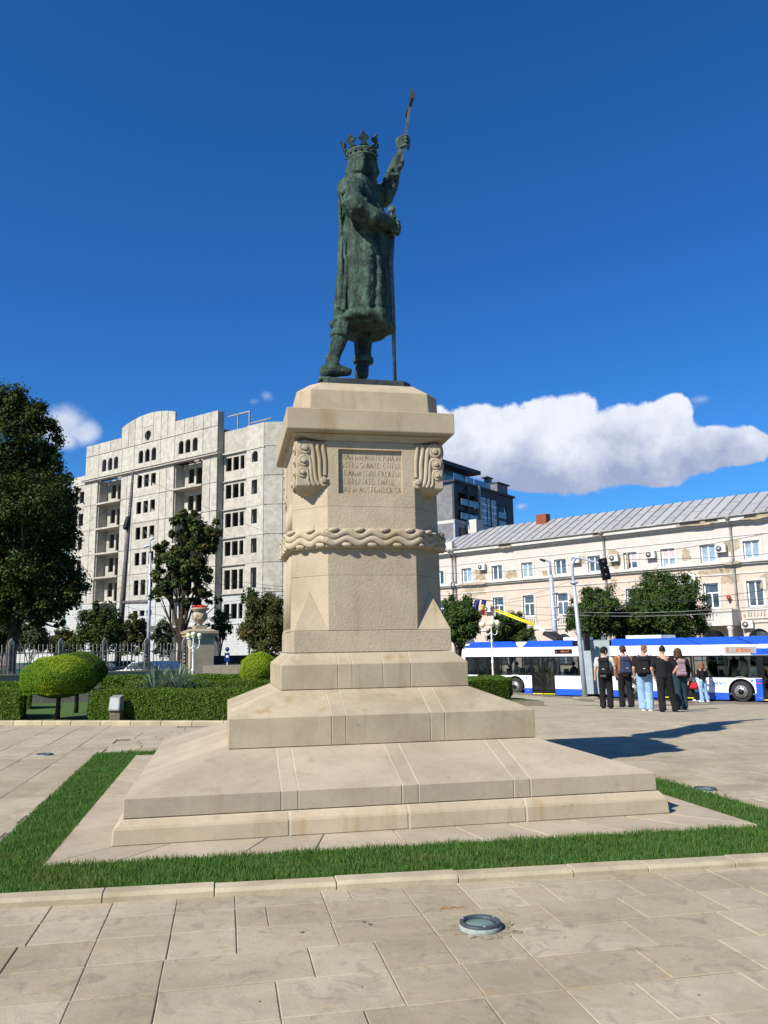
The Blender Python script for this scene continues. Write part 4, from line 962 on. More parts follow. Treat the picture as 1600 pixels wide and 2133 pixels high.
def quad_hedge(name, corners, h, label, n_per=3600, size=.052, mat='leaf_hedge', group='clipped box hedges of the left garden', zoff=.07):
    """hedge: corners in world x, y (4); leafy shell over a dark core"""
    c = np.mean(corners, axis=0); z = gz(*c)+zoff; e = empty(name, (c[0], c[1], z), 0, label, 'hedge', group); rg = np.random.default_rng(int(abs(c[0]*100))+3)
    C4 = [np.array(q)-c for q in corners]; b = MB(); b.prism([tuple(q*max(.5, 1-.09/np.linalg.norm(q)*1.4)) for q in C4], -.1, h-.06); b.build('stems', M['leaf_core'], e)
    Ps, Ns = [], []
    def face(o, u, v, nrm):
        nn = int(np.linalg.norm(np.cross(u, v))*n_per); s, t_ = rg.random(nn), rg.random(nn); p = o+np.outer(s, u)+np.outer(t_, v)
        wob = .012+.012*np.sin(p[:, 0]*5+p[:, 2]*4)+.012*np.sin(p[:, 1]*6+p[:, 0]*3)+rg.normal(size=nn)*.014; p = p+np.outer(wob, nrm); Ps.append(p); q = nrm*.8+rg.normal(size=(nn, 3))*.6; Ns.append(q/np.linalg.norm(q, axis=1)[:, None])
    for k in range(4):
        a, b_ = C4[k], C4[(k+1) % 4]; d = b_-a; n_ = np.array([d[1], -d[0], 0])/np.linalg.norm(d); face(np.array([*a, 0]), np.array([*d, 0]), np.array([0, 0, h]), n_)
    a, b_, d = C4[0], C4[1], C4[3]; face(np.array([*a, h]), np.array([*(b_-a), 0.]), np.array([*(d-a), 0.]), np.array([0, 0, 1.]))
    link('leaves', leaf_mesh(np.concatenate(Ps), np.concatenate(Ns), size, rg, .6), M[mat], e); return e
def hz(px, dist):                          # a point of the garden: under a photo column, dist behind the kerb
    lo, hi = -40., 30.
    for _ in range(50):
        m = (lo+hi)/2; p = CA+CDIR*m+CN*dist; q = AX@(np.array([p[0], p[1], 0])-CAM); u = 800+F_PX*q[0]/max(q[2], .1)
        if u < px: lo = m
        else: hi = m
    return CA+CDIR*lo+CN*dist
def htop(px, py, p):                       # height above ground of something seen at py standing at p
    d = float((np.array(p)-CAM[:2])@FH); return float(at(px, py, d)[2])-gz(*p)-.07
def hedge_px(xa, xb, d0, d1, top, label, xa2=None, xb2=None, **kw):
    c = [hz(xa, d0), hz(xb, d0), hz(xb2 or xb, d1), hz(xa2 or xa, d1)]; return quad_hedge('clipped_hedge', c, htop((xa+xb)/2, top, (c[0]+c[1])/2), label, **kw)
hedge_px(-90, 42, .45, 2.2, 1440, 'box hedge block at the left edge, left of the mushroom shaped bush', xb2=52)
hedge_px(187, 540, .55, 1.25, 1440, 'front box hedge behind the kerb with a floodlight in front of it', n_per=4600)
hedge_px(262, 610, 2.7, 3.3, 1421, 'middle box hedge with two spiky yuccas in front of it', n_per=3200)
hedge_px(208, 560, 6.0, 6.7, 1409, 'thin rear box hedge in front of the low stone wall', n_per=1800, size=.07)
hedge_px(-60, 62, 5.2, 6.2, 1424, 'rear box hedge at the far left below the fence', n_per=1800, size=.07)
# right hedge on its own kerbed bed
IS = [gp(975, 1462)[:2], gp(1130, 1470)[:2]]
def island():
    p0, p1 = gd(960, 26)[:2], gd(1128, 27.5)[:2]; p2, p3 = gd(1078, 33)[:2], gd(940, 33)[:2]
    z = gz(*p1); e = empty('kerbed_bed', (p1[0], p1[1], z), 0, 'low kerbed planting bed with grass just right of the monument steps', 'planting bed')
    b = MB(); L4 = [tuple(q-p1) for q in (p0, p1, p2, p3)]; zz = [gz(*q)-z for q in (p0, p1, p2, p3)]
    b.hexa([(*L4[k], zz[k]-.2) for k in range(4)], [(*L4[k], zz[k]+.17) for k in range(4)]); b.build('kerb', M['curb'], e)
    b = MB(); c = np.mean(L4, axis=0); b.hexa([tuple(c+(np.array(L4[k])-c)*.93)+(zz[k]+.1,) for k in range(4)], [tuple(c+(np.array(L4[k])-c)*.93)+(zz[k]+.178,) for k in range(4)]); b.build('turf', M['lawn'], e)
    h = [gd(930, 28.5)[:2], gd(1056, 29.5)[:2], gd(1062, 32.5)[:2], gd(930, 32.5)[:2]]
    dd = float((h[1]-CAM[:2])@FH); top = float(at(1040, 1421, dd)[2])-gz(*((h[1]+h[2])/2))-.17
    quad_hedge('clipped_hedge', h, top, 'clipped box hedge right of the monument in front of the bus rear', zoff=.17, group=None)
island()
def topiary(px, dist, cy, rx, ry, stem_to, label, mat, n=15000, split=False, seed=3):
    p = hz(px, dist); z = gz(*p)+.07; d = float((p-CAM[:2])@FH); k = d/F_PX; e = empty('topiary_bush', (p[0], p[1], z), 0, label, 'topiary bush', 'clipped mushroom shaped bushes'); rg = np.random.default_rng(seed)
    c = at(px, cy, d)[2]-z; R, H = rx*k, ry*k
    u = rg.normal(size=(n, 3)); u /= np.linalg.norm(u, axis=1)[:, None]; u[:, 2] = np.where(u[:, 2] < -.45, -.45-.15*rg.random(n), u[:, 2])
    rad = 1+.03*np.sin(u[:, 0]*9+u[:, 2]*7)+.025*np.sin(u[:, 1]*11)+rg.normal(size=n)*.018; pp = u*rad[:, None]*np.array([R, R, H*1.05])+np.array([0, 0, c])
    nn = u*.7+rg.normal(size=(n, 3))*.5+np.array([0, 0, .3]); nn /= np.linalg.norm(nn, axis=1)[:, None]
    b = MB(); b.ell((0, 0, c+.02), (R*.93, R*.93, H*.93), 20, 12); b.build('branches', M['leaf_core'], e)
    if split:                                 # the top of the bush is yellow leaved
        s = (u[:, 2]+.35*np.sin(u[:, 0]*4+1)+.2*rg.random(n)) > .70; o1 = leaf_mesh(pp[~s], nn[~s], .037, rg, .45); link('foliage', o1, M[mat], e); link('yellow_leaves', leaf_mesh(pp[s], nn[s], .037, rg, .45), M['leaf_yellow'], e)
    else: link('foliage', leaf_mesh(pp, nn, .040, rg, .45), M[mat], e)
    b = MB(); b.tube([(0, 0, -.1), (.01, 0, c*.4), (0, 0, c)], [.07, .055, .05], 8); b.build('stem', M['bark'], e)
topiary(119, .9, 1414, 73, 44, 1490, 'front mushroom shaped clipped bush with yellow top on a short stem', 'leaf_topiary', 52000, True)
topiary(158, 3.4, 1398, 55, 36, 1460, 'darker mushroom shaped clipped bush behind the yellow topped one', 'leaf_hedge', 26000, seed=5)
topiary(540, 5.2, 1393, 38, 31, 1420, 'bright yellow green round bush beside the monument pedestal', 'leaf_yellow', 26000, seed=8)
def yucca(px, dist, label, seed):
    p = hz(px, dist); z = gz(*p)+.07; e = empty('yucca', (p[0], p[1], z), 0, label, 'yucca', 'spiky yuccas behind the front hedge'); rg = random.Random(seed); b = MB()
    for i in range(95):
        a = rg.random()*6.283; L = rg.uniform(.7, 1.08); up = rg.uniform(.25, 1.0); w = .036; d = np.array([math.cos(a), math.sin(a), 0]); s = np.array([-d[1], d[0], 0])
        ho = math.cos(up*1.35); ve = math.sin(up*1.35); r0 = d*.03+np.array([0, 0, .42+rg.random()*.15]); m = r0+(d*ho*.55+np.array([0, 0, ve*.6]))*L; t_ = r0+(d*ho*1.0+np.array([0, 0, ve*.95-.10*ho]))*L
        b.add([r0-s*w*.6, r0+s*w*.6, m+s*w*.7, m-s*w*.7, t_], [(0, 1, 2, 3), (3, 2, 4)])
    o = b.build('leaf_rosette', M['yucca'], e); tag(o, kind='stuff'); b = MB(); b.tube([(0, 0, -.1), (0, 0, .42)], [.08, .07], 8); b.build('stem', M['bark'], e)
yucca(322, 1.9, 'left one of the two spiky grey green yuccas between the hedges', 1)
yucca(368, 1.95, 'right one of the two spiky grey green yuccas between the hedges', 2)
M['floodgrey'] = surf('floodlight_housing', (.20, .21, .20), bst=0); M['floodface'] = surf('floodlight_face', (.36, .38, .37), bst=0)
# floodlight before the hedge
p = hz(242, .30); z = gz(*p)+.07; e = empty('floodlight', (p[0], p[1], z), YAW*-1-.15, 'small white floodlight box tilted up on a stone block before the front hedge', 'floodlight')
b = MB(); b.box(-.13, -.1, -.05, .13, .12, .26); b.build('stone_base', surf('mossy_block', (.16, .13, .08), (.07, .06, .03), 20, bst=.6), e)
b = MB(); b.hexa([(-.14, -.16, .27), (.14, -.16, .27), (.14, .10, .27), (-.14, .10, .27)], [(-.13, -.10, .58), (.13, -.10, .58), (.13, .08, .62), (-.13, .08, .62)]); b.build('housing', M['floodgrey'], e)
b = MB(); b.hexa([(-.115, -.155, .30), (.115, -.155, .30), (.115, -.14, .30), (-.115, -.14, .30)], [(-.108, -.112, .56), (.108, -.112, .56), (.108, -.10, .56), (-.108, -.10, .56)]); b.build('glass_front', M['floodface'], e)

# ---------------------------------------------------------------- iron fence on its low wall
FA, FB = gd(-30, 29.0)[:2], gd(384, 33.5)[:2]; fd = (FB-FA); FL = np.linalg.norm(fd); fd = fd/FL; fa = math.atan2(fd[1], fd[0])
def along(px):
    lo, hi = -5., FL+12
    for _ in range(50):
        m = (lo+hi)/2; p = FA+fd*m; q = AX@(np.array([p[0], p[1], 0])-CAM); u = 800+F_PX*q[0]/q[2]
        if u < px: lo = m
        else: hi = m
    return lo
def zat(px, py, s): p = FA+fd*s; return float(at(px, py, float((p-CAM[:2])@FH))[2])
sL, sR = along(17), along(382); zw = (zat(17, 1406, sL)+zat(370, 1392, sR))/2; zf_ = (zat(60, 1342, sL)+zat(370, 1341, sR))/2
fence = empty('iron_fence', (FA[0], FA[1], 0), fa, 'ornate iron picket fence on a low wall left of the stone gate pillar', 'fence')
zg = gz(*FA)-.3
b = MB(); b.box(-3, -.14, zg, sR+.55, .14, zw-.05); b.box(-3, -.18, zw-.05, sR+.55, .18, zw); b.build('base_wall', M['slab'], fence)
for z in (zw+.14, zf_-.30): b = MB(); b.box(-3, -.02, z-.02, sR, .02, z+.02); b.build('rail', M['iron'], fence)
posts = [along(px) for px in (17, 121, 214, 302, 382)]; posts = [posts[0]-(posts[1]-posts[0])]+posts
pk = MB(); pk.tube([(0, 0, zw), (0, 0, zf_-.06)], .013, 6); pk.lathe([(.013, zf_-.10), (.024, zf_-.085), (.014, zf_-.07), (.026, zf_-.04), (.004, zf_+.02)], n=8); pk.lathe([(.013, zw+.3), (.026, zw+.33), (.013, zw+.36)], n=8)
pkm = pk.mesh('picket'); pkm.materials.append(M['iron'])
for i in range(len(posts)-1):
    n = 11
    for k in range(1, n): link('picket', pkm, None, fence, (posts[i]+(posts[i+1]-posts[i])*k/n, 0, 0))
zp_ = (zat(17, 1330, sL)+zat(302, 1331, along(302)))/2
for s_ in posts:
    b = MB(); b.box(s_-.085, -.07, zw, s_-.05, .07, zp_-.2); b.box(s_+.05, -.07, zw, s_+.085, .07, zp_-.2)
    b.prism_y([(s_-.1, zp_-.2), (s_+.1, zp_-.2), (s_+.09, zp_-.1), (s_, zp_+.03), (s_-.09, zp_-.1)], -.06, .06); b.box(s_-.1, -.09, zw, s_+.1, .09, zw+.1)
    for k in range(6):
        z = zw+.15+k*(zp_-.35-zw)/6; h = (zp_-.35-zw)/6; b.obox((s_, 0, z+h/2), (.045, 0, h*.42), (0, .02, 0), (-.008, 0, .008)); b.obox((s_, 0, z+h/2), (-.045, 0, h*.42), (0, .02, 0), (.008, 0, .008))
    b.build('fence_post', M['iron'], fence)
# ---------------------------------------------------------------- gate pillar, vase
def corner_box(pxl, pxc, pxr, d, zb, zt, ratio_left=True):
    """upright square pier whose near corner is at column pxc; returns centre, rot and half width"""
    return None
pc = gd(397, 33.2)[:2]; a_l = fa                     # near corner, faces along the fence and across it
ul = np.array([math.cos(fa), math.sin(fa)])
# left face runs back-left from the corner, right face runs back-right
th = R_(-11.2+28); ur = np.array([math.cos(th), math.sin(th)]); ub = np.array([-ur[1], ur[0]])
k_ = 33.2/F_PX; Wp = 1.02
zt_ = float(at(397, 1325, 33.2)[2]); pil = empty('gate_pillar', (pc[0], pc[1], gz(*pc)), th, 'square stone gate pillar with a moulded cap at the end of the iron fence', 'pillar'); H_ = zt_-gz(*pc)
b = MB(); b.box(0, 0, -.4, Wp*.95, Wp*.95, H_-.02); b.build('shaft', M['stone_slope'], pil)
b = MB(); b.box(-.04, -.04, -.4, Wp*.95+.04, Wp*.95+.04, .42); b.box(-.03, -.03, H_-.12, Wp*.95+.03, Wp*.95+.03, H_-.04); b.build('base_moulding', M['slab'], pil)
b = MB(); b.box(-.10, -.10, H_-.03, Wp*.95+.10, Wp*.95+.10, H_+.10); b.box(-.15, -.15, H_+.10, Wp*.95+.15, Wp*.95+.15, H_+.20); b.hexa([(-.12, -.12, H_+.2), (Wp+.08, -.12, H_+.2), (Wp+.08, Wp+.08, H_+.2), (-.12, Wp+.08, H_+.2)], [(.1, .1, H_+.29), (Wp-.15, .1, H_+.29), (Wp-.15, Wp-.15, H_+.29), (.1, Wp-.15, H_+.29)]); b.build('cap', M['slab'], pil)
pcn = pc+ur*.48+ub*.48; zv = gz(*pc)+H_+.29
v = empty('stone_vase', (pcn[0], pcn[1], zv), .3, 'round carved stone vase planted with red flowers on top of the gate pillar', 'vase')
b = MB(); b.box(-.24, -.24, 0, .24, .24, .14); b.build('foot', M['slab'], v)
b = MB(); b.lathe([(.15, .14), (.11, .2), (.13, .24), (.25, .34), (.315, .48), (.30, .62), (.25, .70), (.25, .74), (.37, .80), (.39, .86), (.36, .88), (.30, .84)], n=28)
for i in range(8):
    a = i*math.pi/4; P_ = [(.315*math.cos(a+s*.3), .315*math.sin(a+s*.3), .5+.1*math.sin(s*3)) for s in np.linspace(-1, 1, 9)]; b.tube(P_, .016, 6)
b.build('bowl', M['stone'], v)
b = MB(); rg = random.Random(2)
for i in range(60): a, r = rg.random()*6.283, rg.random()**.5*.27; b.ell((r*math.cos(a), r*math.sin(a), .88+.10*rg.random()), (.05, .05, .03), 7, 5)
o = b.build('flowers', M['red'], v); tag(o, kind='stuff')
# low stone wall and darker wall to its right
wa, wb = gd(424, 31.0)[:2], gd(600, 31.8)[:2]; wd_ = (wb-wa)/np.linalg.norm(wb-wa); wn = np.array([-wd_[1], wd_[0]])
ztop = float(at(450, 1386, 31.1)[2]); lw = empty('low_stone_wall', (wa[0], wa[1], gz(*wa)), math.atan2(wd_[1], wd_[0]), 'low wall of pale stone blocks right of the gate pillar', 'wall')
for k in range(6): b = MB(); b.box(k*.66+.004, 0, -.3, k*.66+.656, .4, ztop-gz(*wa)); b.build('wall_block', M['stone_slope'], lw)
wa2 = gd(428, 42)[:2]; z2_ = float(at(450, 1366, 42)[2]); bw_ = empty('road_barrier_wall', (wa2[0], wa2[1], gz(*wa2)), math.atan2(wd_[1], wd_[0]), 'grey wall with a black top band and white graffiti behind the low stone wall', 'wall')
Hb = z2_-gz(*wa2); b = MB(); b.box(0, 0, -.3, 6, .25, Hb-.42); b.build('wall_body', surf('grey_render', (.16, .18, .21), bst=.1), bw_); b = MB(); b.box(0, -.02, Hb-.415, 6, .27, Hb); b.build('dark_band', M['bus_black'], bw_)
b = MB()
for i, s in enumerate(('0,0 0,1 .5,.3 1,1 1,0', '1,1 0,.8 1,.4 0,0', '0,1 .9,.9 .1,.5 .9,.4 0,0', '0,0 0,1 1,1 1,0 0,0', '0,0 0,1 0,.5 1,.5 1,1 1,0')):
    pts = [tuple(float(q) for q in w.split(',')) for w in s.split()]; mb = MB(); mb.tube([(.72+i*.125+x*.09, -.012, Hb-.80+.22*y) for x, y in pts], .02, 5, flat=.3); mb.build('graffiti_letter', M['white'], bw_)
# sign pole
p = gd(474, 38); sp_ = empty('sign_post', p, -.2, 'slim post with small blue traffic signs behind the low stone wall', 'traffic sign'); h1 = float(at(474, 1350, 38)[2])-p[2]
b = MB(); b.tube([(0, 0, -.2), (0, 0, h1)], .03, 8); b.build('pole', M['polegrey'], sp_)
b = MB(); b.obox((0, -.045, h1-.42), (.12, 0, 0), (0, .01, 0), (0, 0, .20)); b.build('blue_panel', M['sign_blue'], sp_)
b = MB(); b.tube([(0, -.03, h1-.05), (0, -.055, h1-.05)], .10, 16); b.build('round_sign', M['sign_blue'], sp_)
b = MB(); b.obox((0, -.058, h1-.38), (.055, 0, 0), (0, .002, 0), (0, 0, .05)); b.build('white_symbol', M['white'], sp_)
# ---------------------------------------------------------------- globe lamps
def globe_lamp(pbase, ztop, gr, label, arms, rot):
    e = empty('globe_lamp_post', pbase, rot, label, 'street lamp', 'white lamp posts with cream globes'); H = ztop-pbase[2]
    b = MB(); b.lathe([(.10, -.1), (.10, .25), (.06, .32), (.045, .6), (.042, H*.45), (.06, H*.46), (.06, H*.48), (.038, H*.5), (.036, H*.74), (.055, H*.75), (.055, H*.77), (.034, H*.79), (.03, H-.1), (.06, H-.06), (.03, H)], n=14); b.build('post', M['white'], e)
    for i, (a, r, dz) in enumerate(arms):
        x, y = math.cos(a), math.sin(a); b = MB()
        if r > .05: b.tube(smoothp([(0, 0, H-.35), (x*r*.45, y*r*.45, H-.5), (x*r*.95, y*r*.95, H-.42), (x*r, y*r, H-.22+dz)], 5), .018, 7)
        b.lathe([(.03, -.06), (.07, -.02), (.07, .0)], (x*r, y*r, H-.16+dz), 12); b.build('arm', M['white'], e)
        b = MB(); b.ell((x*r, y*r, H-.16+dz+gr*.95), (gr, gr, gr), 20, 14); b.build('globe', M['globe'], e)
p = gd(1025, 38); globe_lamp(p, float(at(1022, 1300, 38)[2]), .155, 'white lamp post with three cream globes in front of the bus rear', [(3.14, .42, .0), (.1, .02, .06), (.35, .3, .05)], -YAW)
p = gd(403, 31.0); globe_lamp(p, float(at(407, 1323, 31.0)[2]), .095, 'small white lamp post with cream globes before the gate pillar', [(3.1, .20, .05), (.05, .22, .05), (-1.5, .08, .1)], -YAW)
# ---------------------------------------------------------------- poles and wires
def pole(name, pxb, pyb, pxt, pyt, d, r0, r1, m, label, cat, base_z=None):
    pb = gd(pxb, d); pt = at(pxt, pyt, d); e = empty(name, pb, 0, label, cat); v_ = pt-pb
    b = MB(); b.tube([(0, 0, -.3), tuple(v_*.5), tuple(v_)], [r0, (r0+r1)/2, r1], 12); b.build('shaft', M[m], e); return e, pb, pt
e, pb, pt = pole('leaning_mast', 244, 1340, 277.5, 982, 50, .23, .07, 'poleconc', 'tall dark leaning mast in front of the unfinished building', 'mast')
def rel(px, py, d, pb): q = at(px, py, d)-pb; return tuple(q)
b = MB(); b.cap(rel(262, 1098, 49.8, pb), rel(267, 1080, 49.8, pb), .18, .16); b.build('clamp', M['iron_dark'], e)
b = MB(); b.tube([rel(277, 985, 50, pb), rel(296, 993, 50, pb)], .035, 6); b.build('bracket', M['iron_dark'], e)
b = MB()
for k in range(14): b.tube([rel(264+.0+k*.75, 1084-k*7, 49.72, pb), rel(269+k*.6, 1081-k*7, 49.72, pb)], .022, 5)
b.build('rungs', M['poleconc'], e)
e, pb, pt = pole('street_light', 310, 1345, 313.5, 1152, 46, .13, .06, 'polegrey', 'slim grey street light with two small heads before the unfinished building', 'street lamp')
b = MB(); b.tube([rel(313.5, 1152, 46, pb), rel(313, 1118, 46, pb)], .035, 8); b.build('upper_tube', M['polegrey'], e)
for a_, c_ in (((313, 1125), (319, 1121)), ((313, 1136), (302, 1139))): b = MB(); b.cap(rel(*a_, 46, pb), rel(*c_, 46, pb), .05, .07); b.build('lamp_head', M['polegrey'], e)
b = MB(); b.tube([rel(311, 1254, 46, pb), rel(258, 1255, 49, pb)], .10, 8); b.build('crossarm', M['poleconc'], e)
b = MB(); b.obox(rel(317, 1310, 45.8, pb), (.16, 0, 0), (0, .12, 0), (0, 0, .17)); b.build('switch_box', M['iron'], e)
e, pb, pt = pole('traffic_light_post', 1214, 1448, 1195, 1214, 39.5, .135, .085, 'polegrey', 'tall grey traffic light post arching over the street beside the bus bellows', 'traffic light')
d_ = 39.5; b = MB(); b.tube(smoothp([rel(1195, 1214, d_, pb), rel(1192, 1185, d_, pb), rel(1195, 1168, d_, pb), rel(1206, 1162, d_, pb), rel(1232, 1169, d_-1, pb), rel(1269, 1178, d_-2.4, pb)], 5), [.075]*11+[.072-.0025*i for i in range(15)], 10); b.build('arm', M['polegrey'], e)
b = MB(); b.lathe([(.11, -.08), (.2, -.02), (.2, .03), (.11, .08)], rel(1195.5, 1214, d_, pb), 14); b.build('flange', M['polegrey'], e)
b = MB(); b.prism([(-.5, -.3), (.5, -.3), (.5, .3), (-.5, .3)], -.02, .09); b.build('foot_slab', M['curb'], e)
c = np.array(rel(1259, 1181, d_-2.1, pb)); b = MB(); b.obox(c+np.array([0, 0, -.10]), (.20, 0, .035), (0, .05, 0), (-.09, 0, .50)); b.build('backing_board', M['bus_black'], e)
for k in range(3):
    b = MB(); q = c+np.array([-.05+.05*k-.02, -.10, .22-.30*k]); b.tube([tuple(q), tuple(q+np.array([-.05, -.16, -.04]))], .11, 12); b.build('signal_lamp', M['bus_black'], e)
b = MB(); q = np.array(rel(1222, 1337, d_, pb)); b.obox(q, (.12, 0, 0), (0, .12, 0), (0, 0, .42)); b.build('side_signal', M['bus_black'], e)
e, pb, pt = pole('tramway_pole', 1160, 1345, 1147.5, 1197, 50, .21, .13, 'polegrey', 'thick grey wire pole with a lamp arm behind the rear half of the bus', 'wire pole')
b = MB(); b.tube([rel(1147.5, 1197, 50, pb), rel(1146, 1171, 50, pb), rel(1140, 1168, 50, pb), rel(1130, 1166, 50, pb)], [.07, .06, .05, .05], 8); b.build('lamp_arm', M['polegrey'], e)
b = MB(); b.cap(rel(1134, 1168, 50, pb), rel(1126, 1165.5, 50, pb), .09, .06); b.build('lamp_head', M['iron_dark'], e)
for py in (1236, 1265, 1291):
    b = MB(); q = rel(1151+(py-1200)*.08, py, 50, pb); b.lathe([(.20, -.05), (.24, 0), (.20, .05)], q, 12); b.build('clamp_band', M['polegrey'], e)
wires = [((925, 1194, 60), (1146, 1180, 50)), ((1146, 1180, 50), (1270, 1163, 42)), ((1270, 1158, 42), (1640, 1102, 30)), ((925, 1306, 52), (1152, 1290, 50)), ((1010, 1262, 52), (1150, 1238, 50)), ((1152, 1236, 50), (1300, 1240, 44)),
         ((1024, 1257, 52), (1153, 1266, 50)), ((1153, 1266, 50), (1640, 1222, 30)), ((1030, 1276, 50), (1640, 1267, 32)), ((1180, 1280, 45), (1640, 1266, 30)), ((1204, 1275, 45), (1640, 1258, 33)), ((1200, 1270, 44), (1450, 1234, 36)), ((1060, 1250, 52), (1200, 1205, 60)),
         ((295, 993, 50), (560, 1110, 60)), ((258, 1040, 60), (60, 1150, 45)), ((330, 1200, 46), (590, 1228, 50)), ((300, 1180, 50), (590, 1222, 52)), ((258, 1262, 49), (440, 1302, 45)), ((311, 1265, 46), (590, 1240, 48)), ((311, 1210, 46), (160, 1240, 50)),
         ((1300, 1165, 40), (1640, 1150, 33)), ((1280, 1250, 40), (1640, 1245, 33))]
WLAB = ['wire from the pedestal to the top of the thick grey pole', 'wire between the thick grey pole and the traffic light arm', 'wire climbing right from the traffic light arm past the cornice', 'lowest wire right of the pedestal behind the globe lamp', 'wire above the flags running to the thick grey pole', 'wire from the middle of the thick pole into the round tree', 'wire sloping down from the flags to the thick pole', 'wire crossing the two round trees towards the balcony', 'wire running over the yellow trolley poles towards the right edge', 'thick pale lower wire in front of the big round tree', 'thick pale upper wire in front of the big round tree', 'short rising wire in front of the round tree by the traffic light', 'short rising wire over the lower windows left of the thick pole',
 'wire from the leaning mast top sloping down to the pedestal', 'wire from the leaning mast down to the huge tree', 'wire right of the slim street light towards the pedestal', 'wire crossing both mast and street light half way up', 'low wire from the leaning mast to the gate pillar', 'low wire from the slim street light over the vase', 'wire from the slim street light left to the dark small tree', 'wire at the cornice height near the right edge', 'wire over the lower windows near the right edge']
for i, (a_, c_) in enumerate(wires):
    A_, B__ = at(*a_), at(*c_); n = 12; b = MB(); sag = .012*np.linalg.norm(B__-A_)
    b.tube([tuple((A_+(B__-A_)*k/n-np.array([0, 0, sag*4*(k/n)*(1-k/n)])-A_)) for k in range(n+1)], .011, 5)
    o = b.build('overhead_wire', M['wire'] if i not in (9, 10) else M['pipe'], None, A_); tag(o, WLAB[i], 'wire', 'overhead wires')
# ---------------------------------------------------------------- trees
D = 36; B0 = gd(20, D)
L = [lobe_at(B0, *q) for q in ((-40, 850, D, 70, 55), (25, 850, D, 50, 45), (75, 872, D, 34, 34), (105, 902, D, 26, 24), (30, 920, D, 75, 60), (60, 985, D, 58, 45, 1.2), (-40, 980, D, 90, 70), (110, 1010, D, 46, 36), (30, 1060, D, 95, 60), (128, 1055, D, 36, 30), (70, 1120, D, 80, 55), (-40, 1130, D, 90, 70), (120, 1140, D, 36, 35),
        (60, 1190, D, 85, 50), (132, 1195, D, 46, 40), (150, 1235, D, 36, 28), (115, 1235, D, 50, 34), (100, 1290, D, 40, 16), (128, 1100, D, 38, 30), (110, 960, D, 30, 26), (20, 1250, D, 80, 45), (105, 1255, D, 50, 35), (-60, 1230, D, 90, 60), (140, 1030, D, 26, 20), (60, 1050, D, 80, 60, -1.5), (30, 1180, D, 90, 60, 1.5), (92, 940, D, 26, 26))]
tree(B0, L, 125000, .15, M['leaf_dark'], 'huge dark leafy tree filling the left edge of the view', .38, seed=11, clump=.42, nc=34, shell=.35)
D = 46; B0 = gd(372, D)
L = [lobe_at(B0, *q) for q in ((383, 1078, D, 26, 24), (410, 1105, D, 34, 26), (448, 1105, D, 22, 30), (375, 1115, D, 22, 18), (400, 1140, D, 40, 26), (345, 1155, D, 26, 24), (435, 1140, D, 20, 20), (380, 1180, D, 52, 28), (335, 1195, D, 26, 18), (420, 1200, D, 36, 18), (360, 1225, D, 48, 20), (425, 1235, D, 34, 14), (335, 1240, D, 28, 12), (440, 1250, D, 22, 8), (395, 1258, D, 30, 12))]
tree(B0, L, 17000, .22, M['leaf_mid'], 'tall loose tree with broad leaves in front of the unfinished building', .22, seed=12, clump=.36, nc=12, shell=.3)
def small_tree(px, py, d, rx, ry, n, size, mat, label, seed, tr=.08, grp=None, cat='tree', nl=6, trunk_top=True):
    B = gd(px, d); rg = random.Random(seed); L = []
    for k in range(nl):
        a = k*2.4; q = .45 if nl > 1 else 0; L.append(lobe_at(B, px+rx*q*math.cos(a)*1.1, py+ry*q*math.sin(a), d, rx*rg.uniform(.5, .68), ry*rg.uniform(.48, .62), rg.uniform(-.5, .5)*rx*d/F_PX))
    return tree(B, L, n, size, mat, label, tr, cat, grp, seed, 'tree', .42, 14, .3)
small_tree(548, 1305, 42, 50, 78, 24000, .14, M['leaf_rust'], 'bushy young tree with rusty green leaves just left of the pedestal', 21)
small_tree(520, 1245, 43, 16, 26, 900, .14, M['leaf_dark'], 'thin bare topped sapling behind the rusty green tree', 22, .04)
small_tree(458, 1302, 44, 24, 40, 1700, .14, M['leaf_dark'], 'sparse small tree between the gate pillar and the rusty green tree', 23, .06)
small_tree(205, 1312, 44, 50, 62, 11000, .16, M['leaf_dark'], 'dark small tree behind the fence left of the leaning mast', 24)
small_tree(275, 1325, 48, 32, 46, 9000, .15, M['leaf_rust'], 'small tree with orange brown leaves right of the leaning mast', 25)
small_tree(6, 1322, 42, 36, 44, 7000, .16, M['leaf_dark'], 'dark bush at the very left edge behind the fence', 37, .06)
small_tree(62, 1330, 42, 34, 36, 6500, .14, M['leaf_grey'], 'grey green bush behind the fence below the huge tree', 26, .06)
small_tree(338, 1330, 50, 24, 42, 4500, .15, M['leaf_grey'], 'pale young tree behind the fence right of the slim street light', 27, .05)
small_tree(130, 1340, 46, 38, 32, 5500, .15, M['leaf_rust'], 'low brown bush behind the fence under the huge tree', 28, .06)
small_tree(395, 1340, 52, 14, 26, 1200, .15, M['leaf_dark'], 'small dark shrub behind the gate pillar', 29, .05)
D = 56
def rtree(px, py, rx, ry, d, n, label, seed):
    B = gd(px, d); rg = random.Random(seed); L = []
    for k in range(11):
        a = k*2.399; q = .58*math.sqrt((k+.5)/11); L.append(lobe_at(B, px+rx*q*math.cos(a)*1.15, py+ry*q*math.sin(a)*1.05, d, rx*rg.uniform(.36, .5), ry*rg.uniform(.36, .5), rg.uniform(-.45, .45)*rx*d/F_PX))
    tree(B, L, n, .16, M['leaf_ever'], label, .16, 'tree', 'round dark trees along the pavement before the pink building', seed, 'tree', .4, 20, .4)
rtree(-30, 1290, 70, 70, 60, 16000, 'dark tree at the left edge beyond the fence under the huge tree', 36)
rtree(957, 1292, 50, 56, 54, 24000, 'round dark green tree just right of the pedestal', 31)
rtree(1062, 1314, 50, 42, 56, 19000, 'dark tree between the globe lamp and the wire pole', 32)
